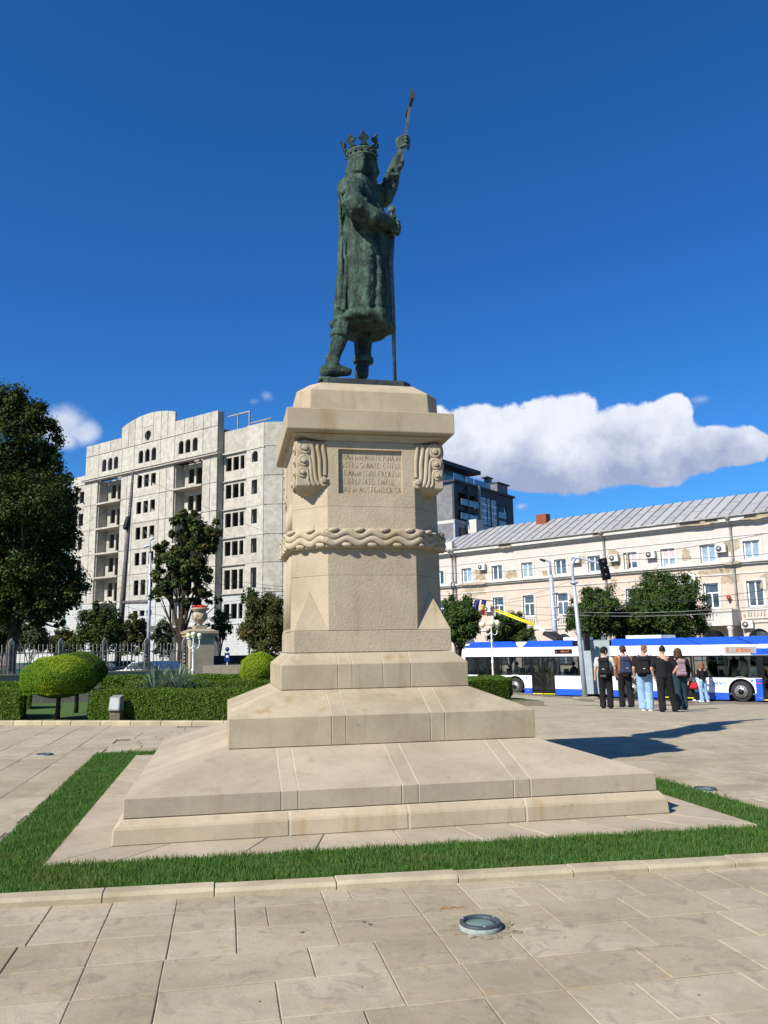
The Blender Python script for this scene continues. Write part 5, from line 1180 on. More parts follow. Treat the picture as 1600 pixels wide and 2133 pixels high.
rtree(1240, 1282, 66, 66, 54, 36000, 'round dark green tree directly behind the traffic light post', 33)
rtree(1385, 1272, 96, 86, 54, 62000, 'largest round dark tree in front of the pink building', 34)
rtree(1322, 1308, 44, 44, 55, 16000, 'low dark tree between the two big round trees', 35)
# ================================================================ buildings
class Face:
    """an upright facade: u along it from the left end, v into the building, z up from zero"""
    def __init__(s, o, ang): s.o = np.array(o[:2], float); s.a = ang; s.d = np.array([math.cos(ang), math.sin(ang)]); s.n = np.array([-s.d[1], s.d[0]])
    def uz(s, px, py, off=0.0):
        r = ray(px, py); k = float(((s.o-CAM[:2])@s.n+off)/(r[:2]@s.n)); P_ = CAM+r*k; return float((P_[:2]-s.o)@s.d), float(P_[2])
def holed(w, h, holes, t=.22):
    """wall panel w x h with openings; each opening is a list of (x, zlow, zhigh) samples across it"""
    mb = MB(); xs = {0., w}
    for ho in holes:
        for q in ho: xs.add(q[0])
    xs = sorted(xs)
    def span(ho, x):
        for a, b_ in zip(ho, ho[1:]):
            if a[0]-1e-6 <= x <= b_[0]+1e-6:
                f = (x-a[0])/(b_[0]-a[0]+1e-9); return a[1]+(b_[1]-a[1])*f, a[2]+(b_[2]-a[2])*f
    for x0, x1 in zip(xs, xs[1:]):
        if x1-x0 < 1e-5: continue
        mid = (x0+x1)/2; act = sorted([ho for ho in holes if ho[0][0] < mid < ho[-1][0]], key=lambda q: q[0][1]); lo = (0., 0.)
        for ho in act+[None]:
            hi0 = span(ho, x0)[0] if ho else h; hi1 = span(ho, x1)[0] if ho else h
            if max(hi0-lo[0], hi1-lo[1]) > .001:
                mb.hexa([(x0, 0, lo[0]), (x1, 0, lo[1]), (x1, t, lo[1]), (x0, t, lo[0])], [(x0, 0, hi0), (x1, 0, hi1), (x1, t, hi1), (x0, t, hi0)])
            if ho: lo = (span(ho, x0)[1], span(ho, x1)[1])
    return mb
def rect(x0, x1, z0, z1): return [(x0, z0, z1), (x1, z0, z1)]
def arch(x0, x1, z0, z1, n=8):
    r = (x1-x0)/2; c = (x0+x1)/2; o = []
    for k in range(n+1): a = math.pi*(1-k/n); o.append((c+r*math.cos(a), z0, z1-r+r*math.sin(a)))
    return o
def circ(cx, cz, rx, rz, n=12): return [(cx-rx*math.cos(math.pi*k/n), cz-rz*math.sin(math.pi*k/n)-.001, cz+rz*math.sin(math.pi*k/n)+.001) for k in range(n+1)]
# ---------------------------------------------------------------- unfinished concrete building
A_ = np.array([-20.812, 103.370]); fw = Face(A_, math.atan2(83.5866-103.3701, -2.1926+20.8117))
wb_ = empty('concrete_building', (A_[0], A_[1], 0), fw.a, 'unfinished grey white concrete building of eight storeys with empty window openings', 'building')
ZL = [-1.0, 4.55, 8.0, 11.3, 14.47, 17.83, 21.22, 24.6]
G_ = .035
def panel(u0, u1, z0, z1, holes=(), off=0.0, m='concrete', t=.22, name='wall_panel', vert=True):
    hs_ = [[(x-u0-G_, a-z0-G_, b_-z0-G_) for x, a, b_ in h_] for h_ in holes]
    o = holed(u1-u0-2*G_, z1-z0-2*G_, hs_, t).build(name, M[m], wb_, (u0+G_, off, z0+G_)); return o
rows_m = [(5.2, 6.5), (8.6, 10.5), (12.35, 13.95), (15.65, 17.2), (18.95, 20.5), (22.3, 23.9)]
# plain pier bays
def bay(u0, u1, off=0.0, top=24.6, split=None, m0='blockwork'):
    for i in range(len(ZL)-1):
        if ZL[i+1] > top+.1: break
        if i <= 0: panel(u0, u1, ZL[i], ZL[i+1], (), off, m0); continue
        if split and i > 1:
            panel(u0, split, ZL[i], ZL[i+1], (), off); panel(split, u1, ZL[i], ZL[i+1], (), off)
        else: panel(u0, u1, ZL[i], ZL[i+1], (), off, m0 if i == 1 else 'concrete')
bay(0, 2.9, split=1.5); bay(7.95, 10.5, split=9.2); bay(15.7, 18.4, split=17.0); bay(23.55, 26.1, split=24.9)
for i in range(1, 7):                     # the middle bay with triple windows
    z0, z1 = rows_m[i-1]
    panel(10.5, 15.7, ZL[i], ZL[i+1], [rect(11.32+1.36*k, 12.25+1.36*k, z0 if i > 1 else 6.0, z1 if i > 1 else 6.7) for k in range(3)], 0, 'blockwork' if i == 1 else 'concrete')
panel(10.5, 15.7, ZL[0], ZL[1], (), 0, 'blockwork')
for u0, u1 in ((2.9, 7.95), (18.4, 23.55)):  # loggias set back behind their slabs
    for i in range(0, 7):
        z0, z1 = ZL[i], ZL[i+1]
        if i < 2: panel(u0, u1, z0, z1, [rect(u0+1.2, u0+2.1, z0+1.3, z1-.7), rect(u0+2.9, u0+3.8, z0+1.3, z1-.7)] if i == 1 else (), .9, 'blockwork')
        else: panel(u0, u1, z0, z1, [rect(u0+.95, u0+2.0, z0+.85, z0+2.7), rect(u0+2.35, u0+3.45, z0+.2, z0+2.7), rect(u0+3.85, u0+4.7, z0+.85, z0+2.7)], 1.5)
        b = MB(); b.box(u0, -.12, z0-.12, u1, 1.5, z0+.10); b.build('loggia_slab', M['concrete'], wb_)
    for s_ in (u0, u1): b = MB(); b.box(s_-.1 if s_ == u1 else s_-.1, .23, ZL[0], s_+.1, 1.6, 24.4); b.build('side_wall', M['concrete'], wb_)
# top storey with arches, parapet with its curved gable
zt = 24.95
for u0, u1, cs in ((0, 2.9, ()), (2.9, 7.95, (4.15, 5.45, 6.7)), (7.95, 10.5, ()), (10.5, 15.7, (11.85, 13.15, 14.42)), (15.7, 18.4, ()), (18.4, 23.55, (19.6, 20.85, 22.15)), (23.55, 26.1, ())):
    panel(u0, u1, zt, 28.05, [arch(c-.46, c+.46, 25.55, 27.25) for c in cs], 0)
def top_z(u):
    if 7.7 <= u <= 18.4:
        return 30.9+1.05*math.sin(math.pi*min(1, (u-7.7)/11.4))**.8
    return 29.6 if u < 8 else 29.92
us = [0, 1.5, 2.9, 5.4, 7.7, 9.2, 10.5, 12.0, 14.2, 15.7, 17.0, 18.4, 20.1, 21.8, 23.55, 24.9, 26.1]
for u0, u1 in zip(us, us[1:]):
    if u0 == 12.0:
        panel(u0, u1, 28.1, 30.2, [circ(13.12, 28.93+.1, .62, .66)], 0); 
        q = MB(); n = 6; P_ = [(u0+G_, 30.22)]+[(u1-G_, 30.22)]+[(u1-G_-(u1-u0-2*G_)*k/n, top_z(u1-(u1-u0)*k/n)) for k in range(n+1)]; q.prism_y(P_, 0, .22); q.build('parapet_panel', M['concrete'], wb_); continue
    n = 6; P_ = [(u0+G_, 28.1), (u1-G_, 28.1)]+[(u1-G_-(u1-u0-2*G_)*k/n, top_z(min(max(u1-(u1-u0)*k/n, u0+.01), u1-.01))) for k in range(n+1)]
    q = MB(); q.prism_y(P_, 0, .22); q.build('parapet_panel', M['concrete'], wb_)
b = MB(); b.box(-.1, -.38, 24.5, 26.5, .3, 24.72); b.box(-.1, -.5, 24.72, 26.5, .3, 24.9); b.build('cornice', M['concrete'], wb_)
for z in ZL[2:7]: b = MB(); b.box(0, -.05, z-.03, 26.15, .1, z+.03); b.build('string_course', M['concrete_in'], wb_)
b = MB(); b.box(25.88, .22, -1, 26.1, 1.0, 29.9); b.build('return_wall', M['concrete'], wb_)
# right wing, set back one metre
def wing(u0, u1, off, kind, top=27.45):
    for i in range(0, 8):
        z0 = ZL[i]; z1 = ZL[i+1] if i < 7 else top; hs_ = ()
        if i >= 1:
            rz = {1: (5.2, 6.9), 2: (8.55, 10.8), 3: (12.45, 14.1), 4: (15.8, 17.45), 5: (19.2, 20.85), 6: (22.5, 24.1), 7: None}[i]
            if kind == 'triple' and rz: hs_ = [rect(u0+.45+1.2*k, u0+.45+1.2*k+(.95 if k < 2 else .65), *rz) for k in range(3)]
            if kind == 'single' and rz: hs_ = [arch(u0+.9, u0+1.85, 22.5+.45, 24.25) if i == 6 else rect(u0+.9, u0+1.8, rz[0], rz[1])]
        panel(u0, u1, z0, z1, hs_, off, 'blockwork' if i < 2 else 'concrete')
wing(26.1, 30.1, 1.0, 'triple'); wing(30.1, 32.9, .8, 'single')
b = MB(); b.box(26.1, .72, 24.5, 33.0, 1.0, 24.68); b.build('cornice', M['concrete'], wb_)
for z in ZL[2:7]: b = MB(); b.box(26.1, .78, z-.04, 33.0, 1.0, z+.04); b.build('string_course', M['concrete_in'], wb_)
# corner turn: local sub frame
ang2 = R_(33); wx = 32.9
def turned(u, v): return (wx+u*math.cos(ang2)-v*math.sin(ang2), .8+u*math.sin(ang2)+v*math.cos(ang2))
for i in range(8):
    z0 = ZL[i]; z1 = ZL[i+1] if i < 7 else 27.45
    for u0, u1, ho in ((0, 2.2, 0), (2.2, 6.2, 1), (6.2, 10., 1)):
        hs_ = [[(x-G_, a-G_, c-G_) for x, a, c in rect(.8, 1.9, .9, 2.7)], [(x-G_, a-G_, c-G_) for x, a, c in rect(2.4, 3.4, .9, 2.7)]] if ho and 0 < i < 7 else []
        o = holed(u1-u0-2*G_, z1-z0-2*G_, hs_, .22).build('wall_panel', M['blockwork' if i < 2 else 'concrete'], wb_, (*turned(u0+G_, 0), z0+G_)); o.rotation_euler = (0, 0, ang2)
# left wing behind the huge tree
for i in range(0, 8):
    z0 = ZL[i]; z1 = ZL[i+1] if i < 7 else 25.95
    if i == 7: z0 = 24.6
    rz = {1: None, 2: (8.8, 10.6), 3: (12.3, 14.0), 4: (15.6, 17.3), 5: (18.9, 20.6), 6: (22.1, 23.7)}.get(i)
    panel(-4.6, 0, z0, z1, [rect(-4.0+1.45*k, -3.0+1.45*k, *rz) for k in range(3)] if rz else (), 1.0, 'blockwork' if i < 2 else 'concrete')
    panel(-7.0, -4.6, z0, z1, (), .6, 'blockwork' if i < 2 else 'concrete')
    panel(-18.0, -7.0, z0, z1-1.2 if i == 7 else z1, [rect(-16.6+2.4*k, -15.4+2.4*k, *rz) for k in range(4)] if rz else (), 1.2, 'blockwork' if i < 2 else 'concrete')
# inside: floors, cross walls, back wall, stair flights seen through the openings
for i, z in enumerate(ZL[1:]+[27.9]):
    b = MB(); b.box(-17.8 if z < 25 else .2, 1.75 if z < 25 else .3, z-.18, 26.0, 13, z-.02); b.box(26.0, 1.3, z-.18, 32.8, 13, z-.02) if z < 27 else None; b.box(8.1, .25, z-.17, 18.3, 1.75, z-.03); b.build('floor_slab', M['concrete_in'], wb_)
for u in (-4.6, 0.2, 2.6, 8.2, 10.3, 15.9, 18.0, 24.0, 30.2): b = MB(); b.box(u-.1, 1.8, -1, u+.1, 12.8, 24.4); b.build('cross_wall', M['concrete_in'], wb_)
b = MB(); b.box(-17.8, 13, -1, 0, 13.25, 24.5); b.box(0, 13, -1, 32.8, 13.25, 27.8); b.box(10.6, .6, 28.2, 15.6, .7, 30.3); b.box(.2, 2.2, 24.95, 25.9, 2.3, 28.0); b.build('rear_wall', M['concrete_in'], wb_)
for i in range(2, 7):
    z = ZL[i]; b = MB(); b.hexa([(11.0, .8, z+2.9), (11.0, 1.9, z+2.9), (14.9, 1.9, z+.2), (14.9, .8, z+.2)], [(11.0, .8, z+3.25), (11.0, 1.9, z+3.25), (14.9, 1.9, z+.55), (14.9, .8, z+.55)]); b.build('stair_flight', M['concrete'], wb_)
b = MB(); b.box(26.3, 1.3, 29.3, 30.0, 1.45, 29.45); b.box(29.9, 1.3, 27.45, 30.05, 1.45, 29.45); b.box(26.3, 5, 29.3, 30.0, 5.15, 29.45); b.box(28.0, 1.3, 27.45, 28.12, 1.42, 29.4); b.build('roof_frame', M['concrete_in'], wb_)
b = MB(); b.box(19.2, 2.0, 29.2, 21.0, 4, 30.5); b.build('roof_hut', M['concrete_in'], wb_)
# ---------------------------------------------------------------- pink building
PO = np.array([20.5074, 71.5784]); fp = Face(PO, R_(-54.5)); GZ = STZ+.1
pb_ = empty('pink_building', (PO[0], PO[1], 0), fp.a, 'long pink and cream old building with peeling plaster under a grey sheet metal roof', 'building')
b = MB(); b.box(-9, 0, 7.9, 46, .4, 11.1); b.build('upper_wall', M['plaster_pale'], pb_)
def wall_with(holes, z0, z1, u0, u1, m, nm): 
    hs_ = [[(x-u0, a-z0, c-z0) for x, a, c in h_] for h_ in holes]; holed(u1-u0, z1-z0, hs_, .4).build(nm, M[m], pb_, (u0, 0, z0))
bpy.data.objects.remove(bpy.data.objects['upper_wall'])
uc = [-3.4, -.25, 3.4, 7.18, 10.7, 14.35, 17.85, 21.35, 24.75, 28.12, 31.55, 35.1, 38.6, 42.1]
wall_with([rect(c-.62, c+.62, 8.08, 9.55) for c in uc], 7.9, 11.15, -9, 46, 'plaster_pale', 'upper_wall')
wall_with([rect(c-.62, c+.62, 4.36, 6.40) for c in uc], 3.15, 7.9, -9, 46, 'plaster_pink', 'middle_wall')
wall_with([arch(c-.85, c+.85, -.2, 2.68, 12) for c in uc], GZ-.1, 3.15, -9, 46, 'plaster_pink', 'ground_floor_wall')
b = MB(); b.box(-8.9, .4, GZ, 45.9, .55, 11.1); b.build('inner_lining', M['interior'], pb_)
def window(c, z0, z1, k, tall):
    m = M['curtain'] if k in (2, 4, 8, 9, 10) and not tall else M['winglass']
    w = .60; o = MB(); o.box(c-w, .16, z0+.02, c-w+.09, .28, z1-.02); o.box(c+w-.09, .16, z0+.02, c+w, .28, z1-.02); o.box(c-w, .16, z0+.02, c+w, .28, z0+.12); o.box(c-w, .16, z1-.12, c+w, .28, z1-.02)
    if tall and k != 10: o.box(c-w+.09, .15, z0+1.22, c+w-.09, .27, z0+1.32); o.box(c-.05, .15, z0+.12, c+.05, .27, z0+1.22)
    else: o.box(c-.05, .15, z0+.12, c+.05, .27, z1-.12)
    f = o.build('window', M['whitefr'], pb_)
    for s_ in ((-1, 1)): p = MB(); p.box(min(c, c+s_*.51)+.01, .2, z0+.1, max(c, c+s_*.51)-.01, .225, z1-.1); p.build('pane', m, f)
    if not tall and k in (7, 8):
        for s_ in (-1, 1): p = MB(); p.box(min(c+s_*.05, c+s_*.51), .18, z0+.62, max(c+s_*.05, c+s_*.51), .195, z1-.12); p.build('blind', M['curtain_pink'], f)
    p = MB(); W_ = .84; p.box(c-W_, -.04, z0-.06, c-.62, .02, z1+.18); p.box(c+.62, -.04, z0-.06, c+W_, .02, z1+.18); p.box(c-.62, -.04, z1, c+.62, .02, z1+.18); p.build('surround', M['trim'], f)
    p = MB(); p.box(c-.7, -.12, z0-.10, c+.7, .02, z0-.0); p.build('sill', M['trim'], f)
for k, c in enumerate(uc):
    window(c, 8.08, 9.55, k, False); window(c, 4.36, 6.40, k, True)
    p = MB(); p.box(c-.86, -.10, 4.12, c+.86, .02, 4.24); p.box(c-.86, -.10, 3.45, c+.86, .02, 3.60); p.box(c-.86, -.08, 3.6, c-.68, .02, 4.12); p.box(c+.68, -.08, 3.6, c+.86, .02, 4.12); bl = p.build('balustrade', M['trim'], pb_)
    for q in range(5): p = MB(); p.lathe([(.045, 0), (.05, .06), (.075, .16), (.04, .36), (.05, .52)], (c-.5+.25*q, -.05, 3.6), 8); p.build('baluster', M['trim'], bl)
    p = MB(); P2 = [(c+1.05*math.cos(a), 1.83+1.05*math.sin(a)) for a in np.linspace(0, math.pi, 13)]+[(c+.85*math.cos(a), 1.83+.85*math.sin(a)) for a in np.linspace(math.pi, 0, 13)]
    for q in range(12): p.hexa([(P2[q][0], -.05, P2[q][1]), (P2[q+1][0], -.05, P2[q+1][1]), (P2[24-q][0], -.05, P2[24-q][1]), (P2[25-q][0], -.05, P2[25-q][1])], [(P2[q][0], .01, P2[q][1]), (P2[q+1][0], .01, P2[q+1][1]), (P2[24-q][0], .01, P2[24-q][1]), (P2[25-q][0], .01, P2[25-q][1])])
    aw = p.build('arch_surround', M['plaster_pale'], pb_); p = MB(); p.prism_y([(c+.84*math.cos(a), 1.83+.84*math.sin(a)) for a in np.linspace(0, math.pi, 13)]+[(c-.84, .0), (c+.84, .0)], .2, .25); p.build('pane', M['winglass'], aw); p = MB(); p.box(c-.84, .12, 1.75, c+.84, .2, 1.9); p.box(c-.04, .12, 0, c+.04, .2, 1.75); p.build('frame', M['whitefr'], aw)
def band(name, z0, z1, y, m='trim', u0=-9.0, u1=46.0): b = MB(); b.box(u0, -y, z0, u1, .05, z1); return b.build(name, M[m], pb_)
band('cornice', 11.02, 11.2, .30); band('cornice', 11.2, 11.52, .52); band('cornice', 10.0, 10.08, .05); band('cornice', 7.72, 7.86, .22); band('cornice', 7.86, 8.02, .36); band('cornice', 7.0, 7.1, .06); band('cornice', 3.15, 3.27, .10)
b = MB(); b.tube([(-9, -.6, 11.56), (46, -.6, 11.60)], .09, 8); b.build('gutter', M['pipe'], pb_)
random.seed(4)
u = -8.0; k = 0
def rz_(u): return float(np.interp(u, [-8, -1.7, 4, 26, 46], [11.7, 13.1, 14.25, 14.15, 13.9]))
def ry_(u): return float(np.interp(u, [-8, 4, 46], [.2, 4.6, 4.6]))
while u < 45.6:
    w = .93; u1 = u+w; j = lambda: random.uniform(-.02, .02)
    b = MB(); rows_ = 3
    P0, P1 = (u+.02, -.58, 11.56), (u1-.02, -.58, 11.56); Q0, Q1 = (u+.02, ry_(u), rz_(u)), (u1-.02, ry_(u1), rz_(u1))
    b.add([P0, P1, Q1, Q0]+[(x, y, z-.03) for x, y, z in (P0, P1, Q1, Q0)], [(0, 1, 2, 3), (4, 7, 6, 5), (0, 4, 5, 1), (1, 5, 6, 2), (2, 6, 7, 3), (3, 7, 4, 0)]); pn = b.build('roof_panel', M['roof'], pb_)
    b = MB(); b.tube([(u, -.6, 11.60), (u, ry_(u), rz_(u)+.04)], .035, 5)
    o_ = (k*.37) % .3
    for f in (.22+o_, .55+o_):
        a0 = np.array(P0)+(np.array(Q0)-np.array(P0))*min(f, .95); a1 = np.array(P1)+(np.array(Q1)-np.array(P1))*min(f, .95); b.tube([tuple(a0+[0, 0, .015]), tuple(a1+[0, 0, .015])], .016, 4) if random.random() < .75 else None
    b.build('roof_seam', M['rust'], pn); u = u1; k += 1
b = MB(); b.add([(-8, .2, 11.6), (4, 4.6, 14.2), (46, 4.6, 13.85), (46, 10, 11.5), (-8, 10, 11.5)], [(0, 1, 2, 3, 4)]); b.build('rear_roof', M['roof'], pb_)
b = MB(); b.box(-9, .5, GZ, 46, 10, 11.5); b.build('building_core', M['interior'], pb_)
for u_, w_ in ((10.25, .6), (44.0, .6)):
    for r_ in range(8):
        for c_ in range(2): b = MB(); b.box(u_-w_+c_*w_+.01*(r_ % 2), 3.6, 13.5+r_*.155, u_-w_+(c_+1)*w_-.015+.01*(r_ % 2), 4.4, 13.5+r_*.155+.14); b.build('chimney_brick', M['brick'], pb_)
for u_ in (.2, 1.5): b = MB(); b.box(u_-.45, -.45, 11.62, u_+.45, -.05, 12.45); b.build('parapet_block', M['plaster_pale'], pb_)
for us_ in ((1.62, 1.62), (2.02, 2.02), (18.95, 18.95), (30.1, 30.2)):
    b = MB(); u_ = us_[0]; b.tube(smoothp([(u_, -.6, 11.5), (u_, -.55, 11.1), (u_, -.14, 10.6), (u_, -.14, 8.4), (u_, -.42, 8.1), (u_, -.42, 7.7), (u_, -.14, 7.3), (u_+.05, -.14, 2.0), (u_+.05, -.14, GZ)], 4), .095, 8); b.build('drainpipe', M['pipe'], pb_)
    b = MB(); b.lathe([(.1, -.2), (.22, .05), (.22, .15)], (u_, -.6, 11.45), 10); b.build('hopper', M['pipe'], pb_)
def patch(u0, u1, z0, z1, seed, y=-.012, m='bare', name='bare_patch'):
    rg = random.Random(seed); n = 18; P_ = []
    for k in range(n): a = 2*math.pi*k/n; r = rg.uniform(.62, 1.05); ca, sa = math.cos(a), math.sin(a); q = max(abs(ca), abs(sa)); P_.append(((u0+u1)/2+(u1-u0)/2*ca/q**.6*r, (z0+z1)/2+(z1-z0)/2*sa/q**.6*r))
    b = MB(); b.prism_y(P_, y, .02); b.build(name, M[m], pb_)
for i, q in enumerate(((4.3, 5.95, 8.06, 9.7), (8.1, 9.75, 8.06, 9.0), (19.0, 20.6, 8.06, 10.1), (25.85, 26.75, 8.3, 9.5), (29.0, 30.9, 8.7, 9.9), (2.4, 6.0, 6.65, 7.65), (28.8, 30.4, 6.2, 7.7), (26.9, 29.5, 6.9, 7.6), (30.5, 31.2, 3.3, 4.0), (16.5, 17.1, 9.0, 9.7), (20.9, 21.2, 8.06, 9.8))): patch(*q, 40+i)
for i, q in enumerate(((12.3, 13.0, 8.06, 8.7), (33.0, 34.2, 8.1, 9.2), (31.9, 33.4, 5.6, 6.9), (22.2, 22.9, 6.4, 7.0), (7.9, 9.2, 4.4, 5.2), (19.2, 20.0, 6.5, 7.4))): patch(*q, 90+i)
for i, q in enumerate(((7.6, 9.6, 11.08, 11.5), (17.9, 19.5, 11.2, 11.55), (25.9, 29.4, 11.1, 11.6), (31.0, 33.5, 11.1, 11.5))): patch(*q, 60+i, -.545)
for i, (u0, u1) in enumerate(((7.9, 9.3), (18.2, 19.2), (26.2, 27.9), (28.3, 29.3), (31.4, 32.3))): b = MB(); b.box(u0, -.56, 11.30+.04*(i % 2), u1, -.50, 11.47); b.build('cornice_gap', M['iron_dark'], pb_)
for i, q in enumerate(((2.4, 6.6, 7.75, 8.06), (29.2, 31.0, 7.75, 8.02))): patch(*q, 70+i, -.375)
def ac_unit(u, z, label):
    p = PO+fp.d*u-fp.n*.42; e = empty('air_conditioner', (p[0], p[1], z), fp.a, label, 'air conditioner', 'air conditioners on the pink building')
    b = MB(); b.box(-.42, -.03, 0, .42, .30, .60); b.build('housing', M['ac'], e); b = MB(); b.tube([(-.12, -.035, .3), (-.12, -.06, .3)], .24, 18); b.build('fan_grille', M['fan'], e); b = MB(); b.tube([(-.12, -.065, .3), (-.12, -.075, .3)], .08, 10); b.build('fan_hub', M['ac'], e)
    b = MB(); b.box(-.35, 0, -.06, -.3, .42, -.01); b.box(.3, 0, -.06, .35, .42, -.01); b.build('bracket', M['pipe'], e)
for u_, z_, l_ in ((5.55, 9.2, 'leftmost air conditioner on bare plaster beside the first upper windows'), (16.15, 9.05, 'air conditioner on the upper wall behind the bent traffic light arm'), (19.95, 8.85, 'air conditioner on bare bricks by the third drainpipe'), (23.35, 8.85, 'air conditioner between the two windows with pink blinds'), (29.3, 8.8, 'air conditioner on the upper wall left of the right hand drainpipe'), (30.85, 2.72, 'low air conditioner beside the balcony above the bus'), (6.1, 5.0, 'air conditioner next to the flags at the lower windows')): ac_unit(u_, z_, l_)
# balcony
b = MB(); b.box(27.2, -1.9, 2.95, 30.3, 0, 3.2); b.box(27.2, -1.9, 3.2, 27.4, 0, 4.2); b.box(30.1, -1.9, 3.2, 30.3, 0, 4.2); b.box(27.4, -1.9, 4.05, 30.1, -1.7, 4.2); b.box(27.4, -1.9, 3.2, 30.1, -1.7, 3.35); b.box(28.9, -1.88, 3.35, 30.1, -1.72, 4.05); bal = b.build('balcony', M['trim'], pb_)
for k in range(6): b = MB(); b.lathe([(.05, 0), (.06, .1), (.085, .25), (.045, .5), (.06, .7)], (27.6+.23*k, -1.8, 3.35), 8); b.build('baluster', M['trim'], bal)
for u_ in (27.45, 30.0): b = MB(); b.lathe([(.26, GZ), (.26, .0), (.2, .1), (.18, 2.6), (.26, 2.75), (.26, 2.95)], (u_, -1.6, 0), 14); b.build('column', M['trim'], bal)
b = MB(); b.box(25.2, -.5, 6.45, 27.1, -.4, 7.3); b.box(25.2, -.42, 6.45, 25.3, 0, 6.5); b.box(27.0, -.42, 6.45, 27.1, 0, 6.5); sg = b.build('wall_sign', M['white'], pb_)
text_obj('AGROMACH', 'sign_lettering', M['pipe'], sg, (25.9, -.506, 6.8), (R_(90), 0, 0), .9, .14, .004) if False else None
p = PO+fp.d*29.55-fp.n*.25; e = empty('flower_box', (p[0], p[1], 4.95), fp.a, 'small wall pot of red flowers between two lower windows of the pink building', 'flower pot')
b = MB(); b.lathe([(.08, 0), (.16, .22), (.14, .24)], n=10); b.build('pot', M['brick'], e); b = MB()
for k in range(14): b.ell((.14*math.cos(k*2.4), .1*math.sin(k*2.4), .26+.03*(k % 4)), .05, 7, 5)
o = b.build('flowers', M['red'], e); tag(o, kind='stuff')
# ---------------------------------------------------------------- dark apartment block behind
DC = at(945, 1002, 135)[:2]; fdk = Face(DC, R_(42)); db = empty('dark_apartment_block', (DC[0], DC[1], 0), fdk.a, 'modern dark clad apartment block with balconies rising behind the pink building', 'building')
def E_(x, y, off=0.0): return fdk.uz(900+x*.21875, 950+y*.21875, off)
ztop = E_(205, 240)[1]; UW = E_(770, 420)[0]; zband = E_(205, 600)[1]
hol = []
def hole(x0, y0, x1, y1):
    u0, za = E_(x0, y0); u1, zb = E_(x1, y1); u0b, z2 = E_(x0, y1); u1b, z3 = E_(x1, y0); return rect(u0, u1, min(z2, zb+.0), min(za, za))
H1 = [hole(250, 345, 420, 465), hole(250, 512, 415, 600), hole(632, 462, 712, 585), hole(640, 612, 712, 665)]
hs_ = [[(x, max(a-zband, .02), c-zband) for x, a, c in h_] for h_ in H1]
holed(UW, ztop-zband, hs_, .4).build('facade', M['dark'], db, (0, 0, zband))
b = MB(); b.box(0, .4, -1, .4, 22, zband); b.box(0, .402, zband+.004, .39, 22, ztop-.5); b.build('side_wall', M['slate_grey'], db); b = MB(); b.box(-.01, .0, -1, UW, .4, zband-.004); b.box(-.4, -.2, zband-.6, UW, .0, zband); b.build('lower_facade', M['pale_wall'], db)
b = MB(); b.box(-.05, -.25, zband-.55, -.005, 22, zband); b.build('pale_band', M['pale_stone'], db)
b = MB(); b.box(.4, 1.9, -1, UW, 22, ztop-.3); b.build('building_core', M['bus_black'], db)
b = MB(); b.box(-.3, -.35, ztop-.02, UW+.35, .8, ztop+.35); b.box(-.3, .8, ztop-.02, .6, 22, ztop+.35); b.build('cornice', M['dark'], db)
u3, z3 = E_(205, 90, 3); u4, z4_ = E_(430, 180, 3)
b = MB(); b.box(-.2, 2.2, z3-.5, u4, 16, z3+.2); b.build('penthouse_roof', M['dark'], db); b = MB(); b.box(1.5, 4.5, ztop, u4-1, 15, z3-.5); b.build('penthouse_wall', M['rail_glass'], db)
for x0, x1 in ((205, 300), (325, 400), (400, 560)):
    ua, ub_ = E_(x0, 240)[0], E_(x1, 300)[0]; b = MB(); b.box(ua+.1, .0, ztop+.36, ub_-.1, .06, ztop+1.5); b.build('balcony_glass', M['rail_glass'], db)
u5, z5_ = E_(570, 300, 2)[0], E_(715, 280)[1]; b = MB(); b.box(u5, .85, ztop+.36, UW-.4, 4, z5_+.2); b.build('roof_parapet', M['slate_grey'], db); b = MB(); b.box(u5-.1, .5, z5_+.2, UW, 4.2, z5_+.45); b.build('parapet_cap', M['dark'], db)
u6 = E_(510, 240, 3)[0]; b = MB(); b.box(u6+1.2, 3, ztop, u6+2.4, 4, z5_+1.6); b.box(u6, 2.8, z5_+1.6, u6+2.7, 4.2, z5_+1.8); b.build('roof_hut', M['slate_grey'], db)
for x0, x1 in ((467, 490), (492, 515), (527, 545), (563, 582), (584, 606)):
    ua, ub_ = E_(x0, 400)[0], E_(x1, 400)[0]; zt0, zb0 = E_(x0, 392+(x0-467)*.3)[1], E_(x0, 640+(x0-467)*.25)[1]
    b = MB(); b.box(ua, -.06, zb0, ub_, .0, zt0); w_ = b.build('window_strip', M['whitefr'], db)
    for q in range(4):
        dz = (zt0-zb0)/4; b = MB(); b.box(ua+.15, -.09, zb0+q*dz+.15, ub_-.05, -.062, zb0+(q+1)*dz-.1); b.build('pane', M['winglass'] if (q+x0) % 2 else M['rail_glass'], w_)
for h_ in H1:
    ua, ub_ = h_[0][0], h_[1][0]; z0 = h_[0][1]; b = MB(); b.box(ua+.1, -.5 if ua < 6 else .05, max(z0, zband)+.05, ub_, -.42 if ua < 6 else .12, max(z0, zband)+1.15); b.build('balcony_glass', M['rail_glass'], db)
ua, za = E_(315, 612); ub_, _ = E_(385, 690); b = MB(); b.box(ua, -2.2, za-3.2, ub_, -.25, za); b.build('pale_balcony', M['pale_stone'], db)
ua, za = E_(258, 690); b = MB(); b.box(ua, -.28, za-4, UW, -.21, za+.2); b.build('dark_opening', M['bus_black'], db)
for x in (322, 432): ua = E_(x, 300)[0]; b = MB(); b.box(ua-.25, -.5, E_(x, 620)[1], ua+.25, 0, E_(x, 290)[1]); b.build('downpipe', M['pipe'] if x == 432 else M['dark'], db)
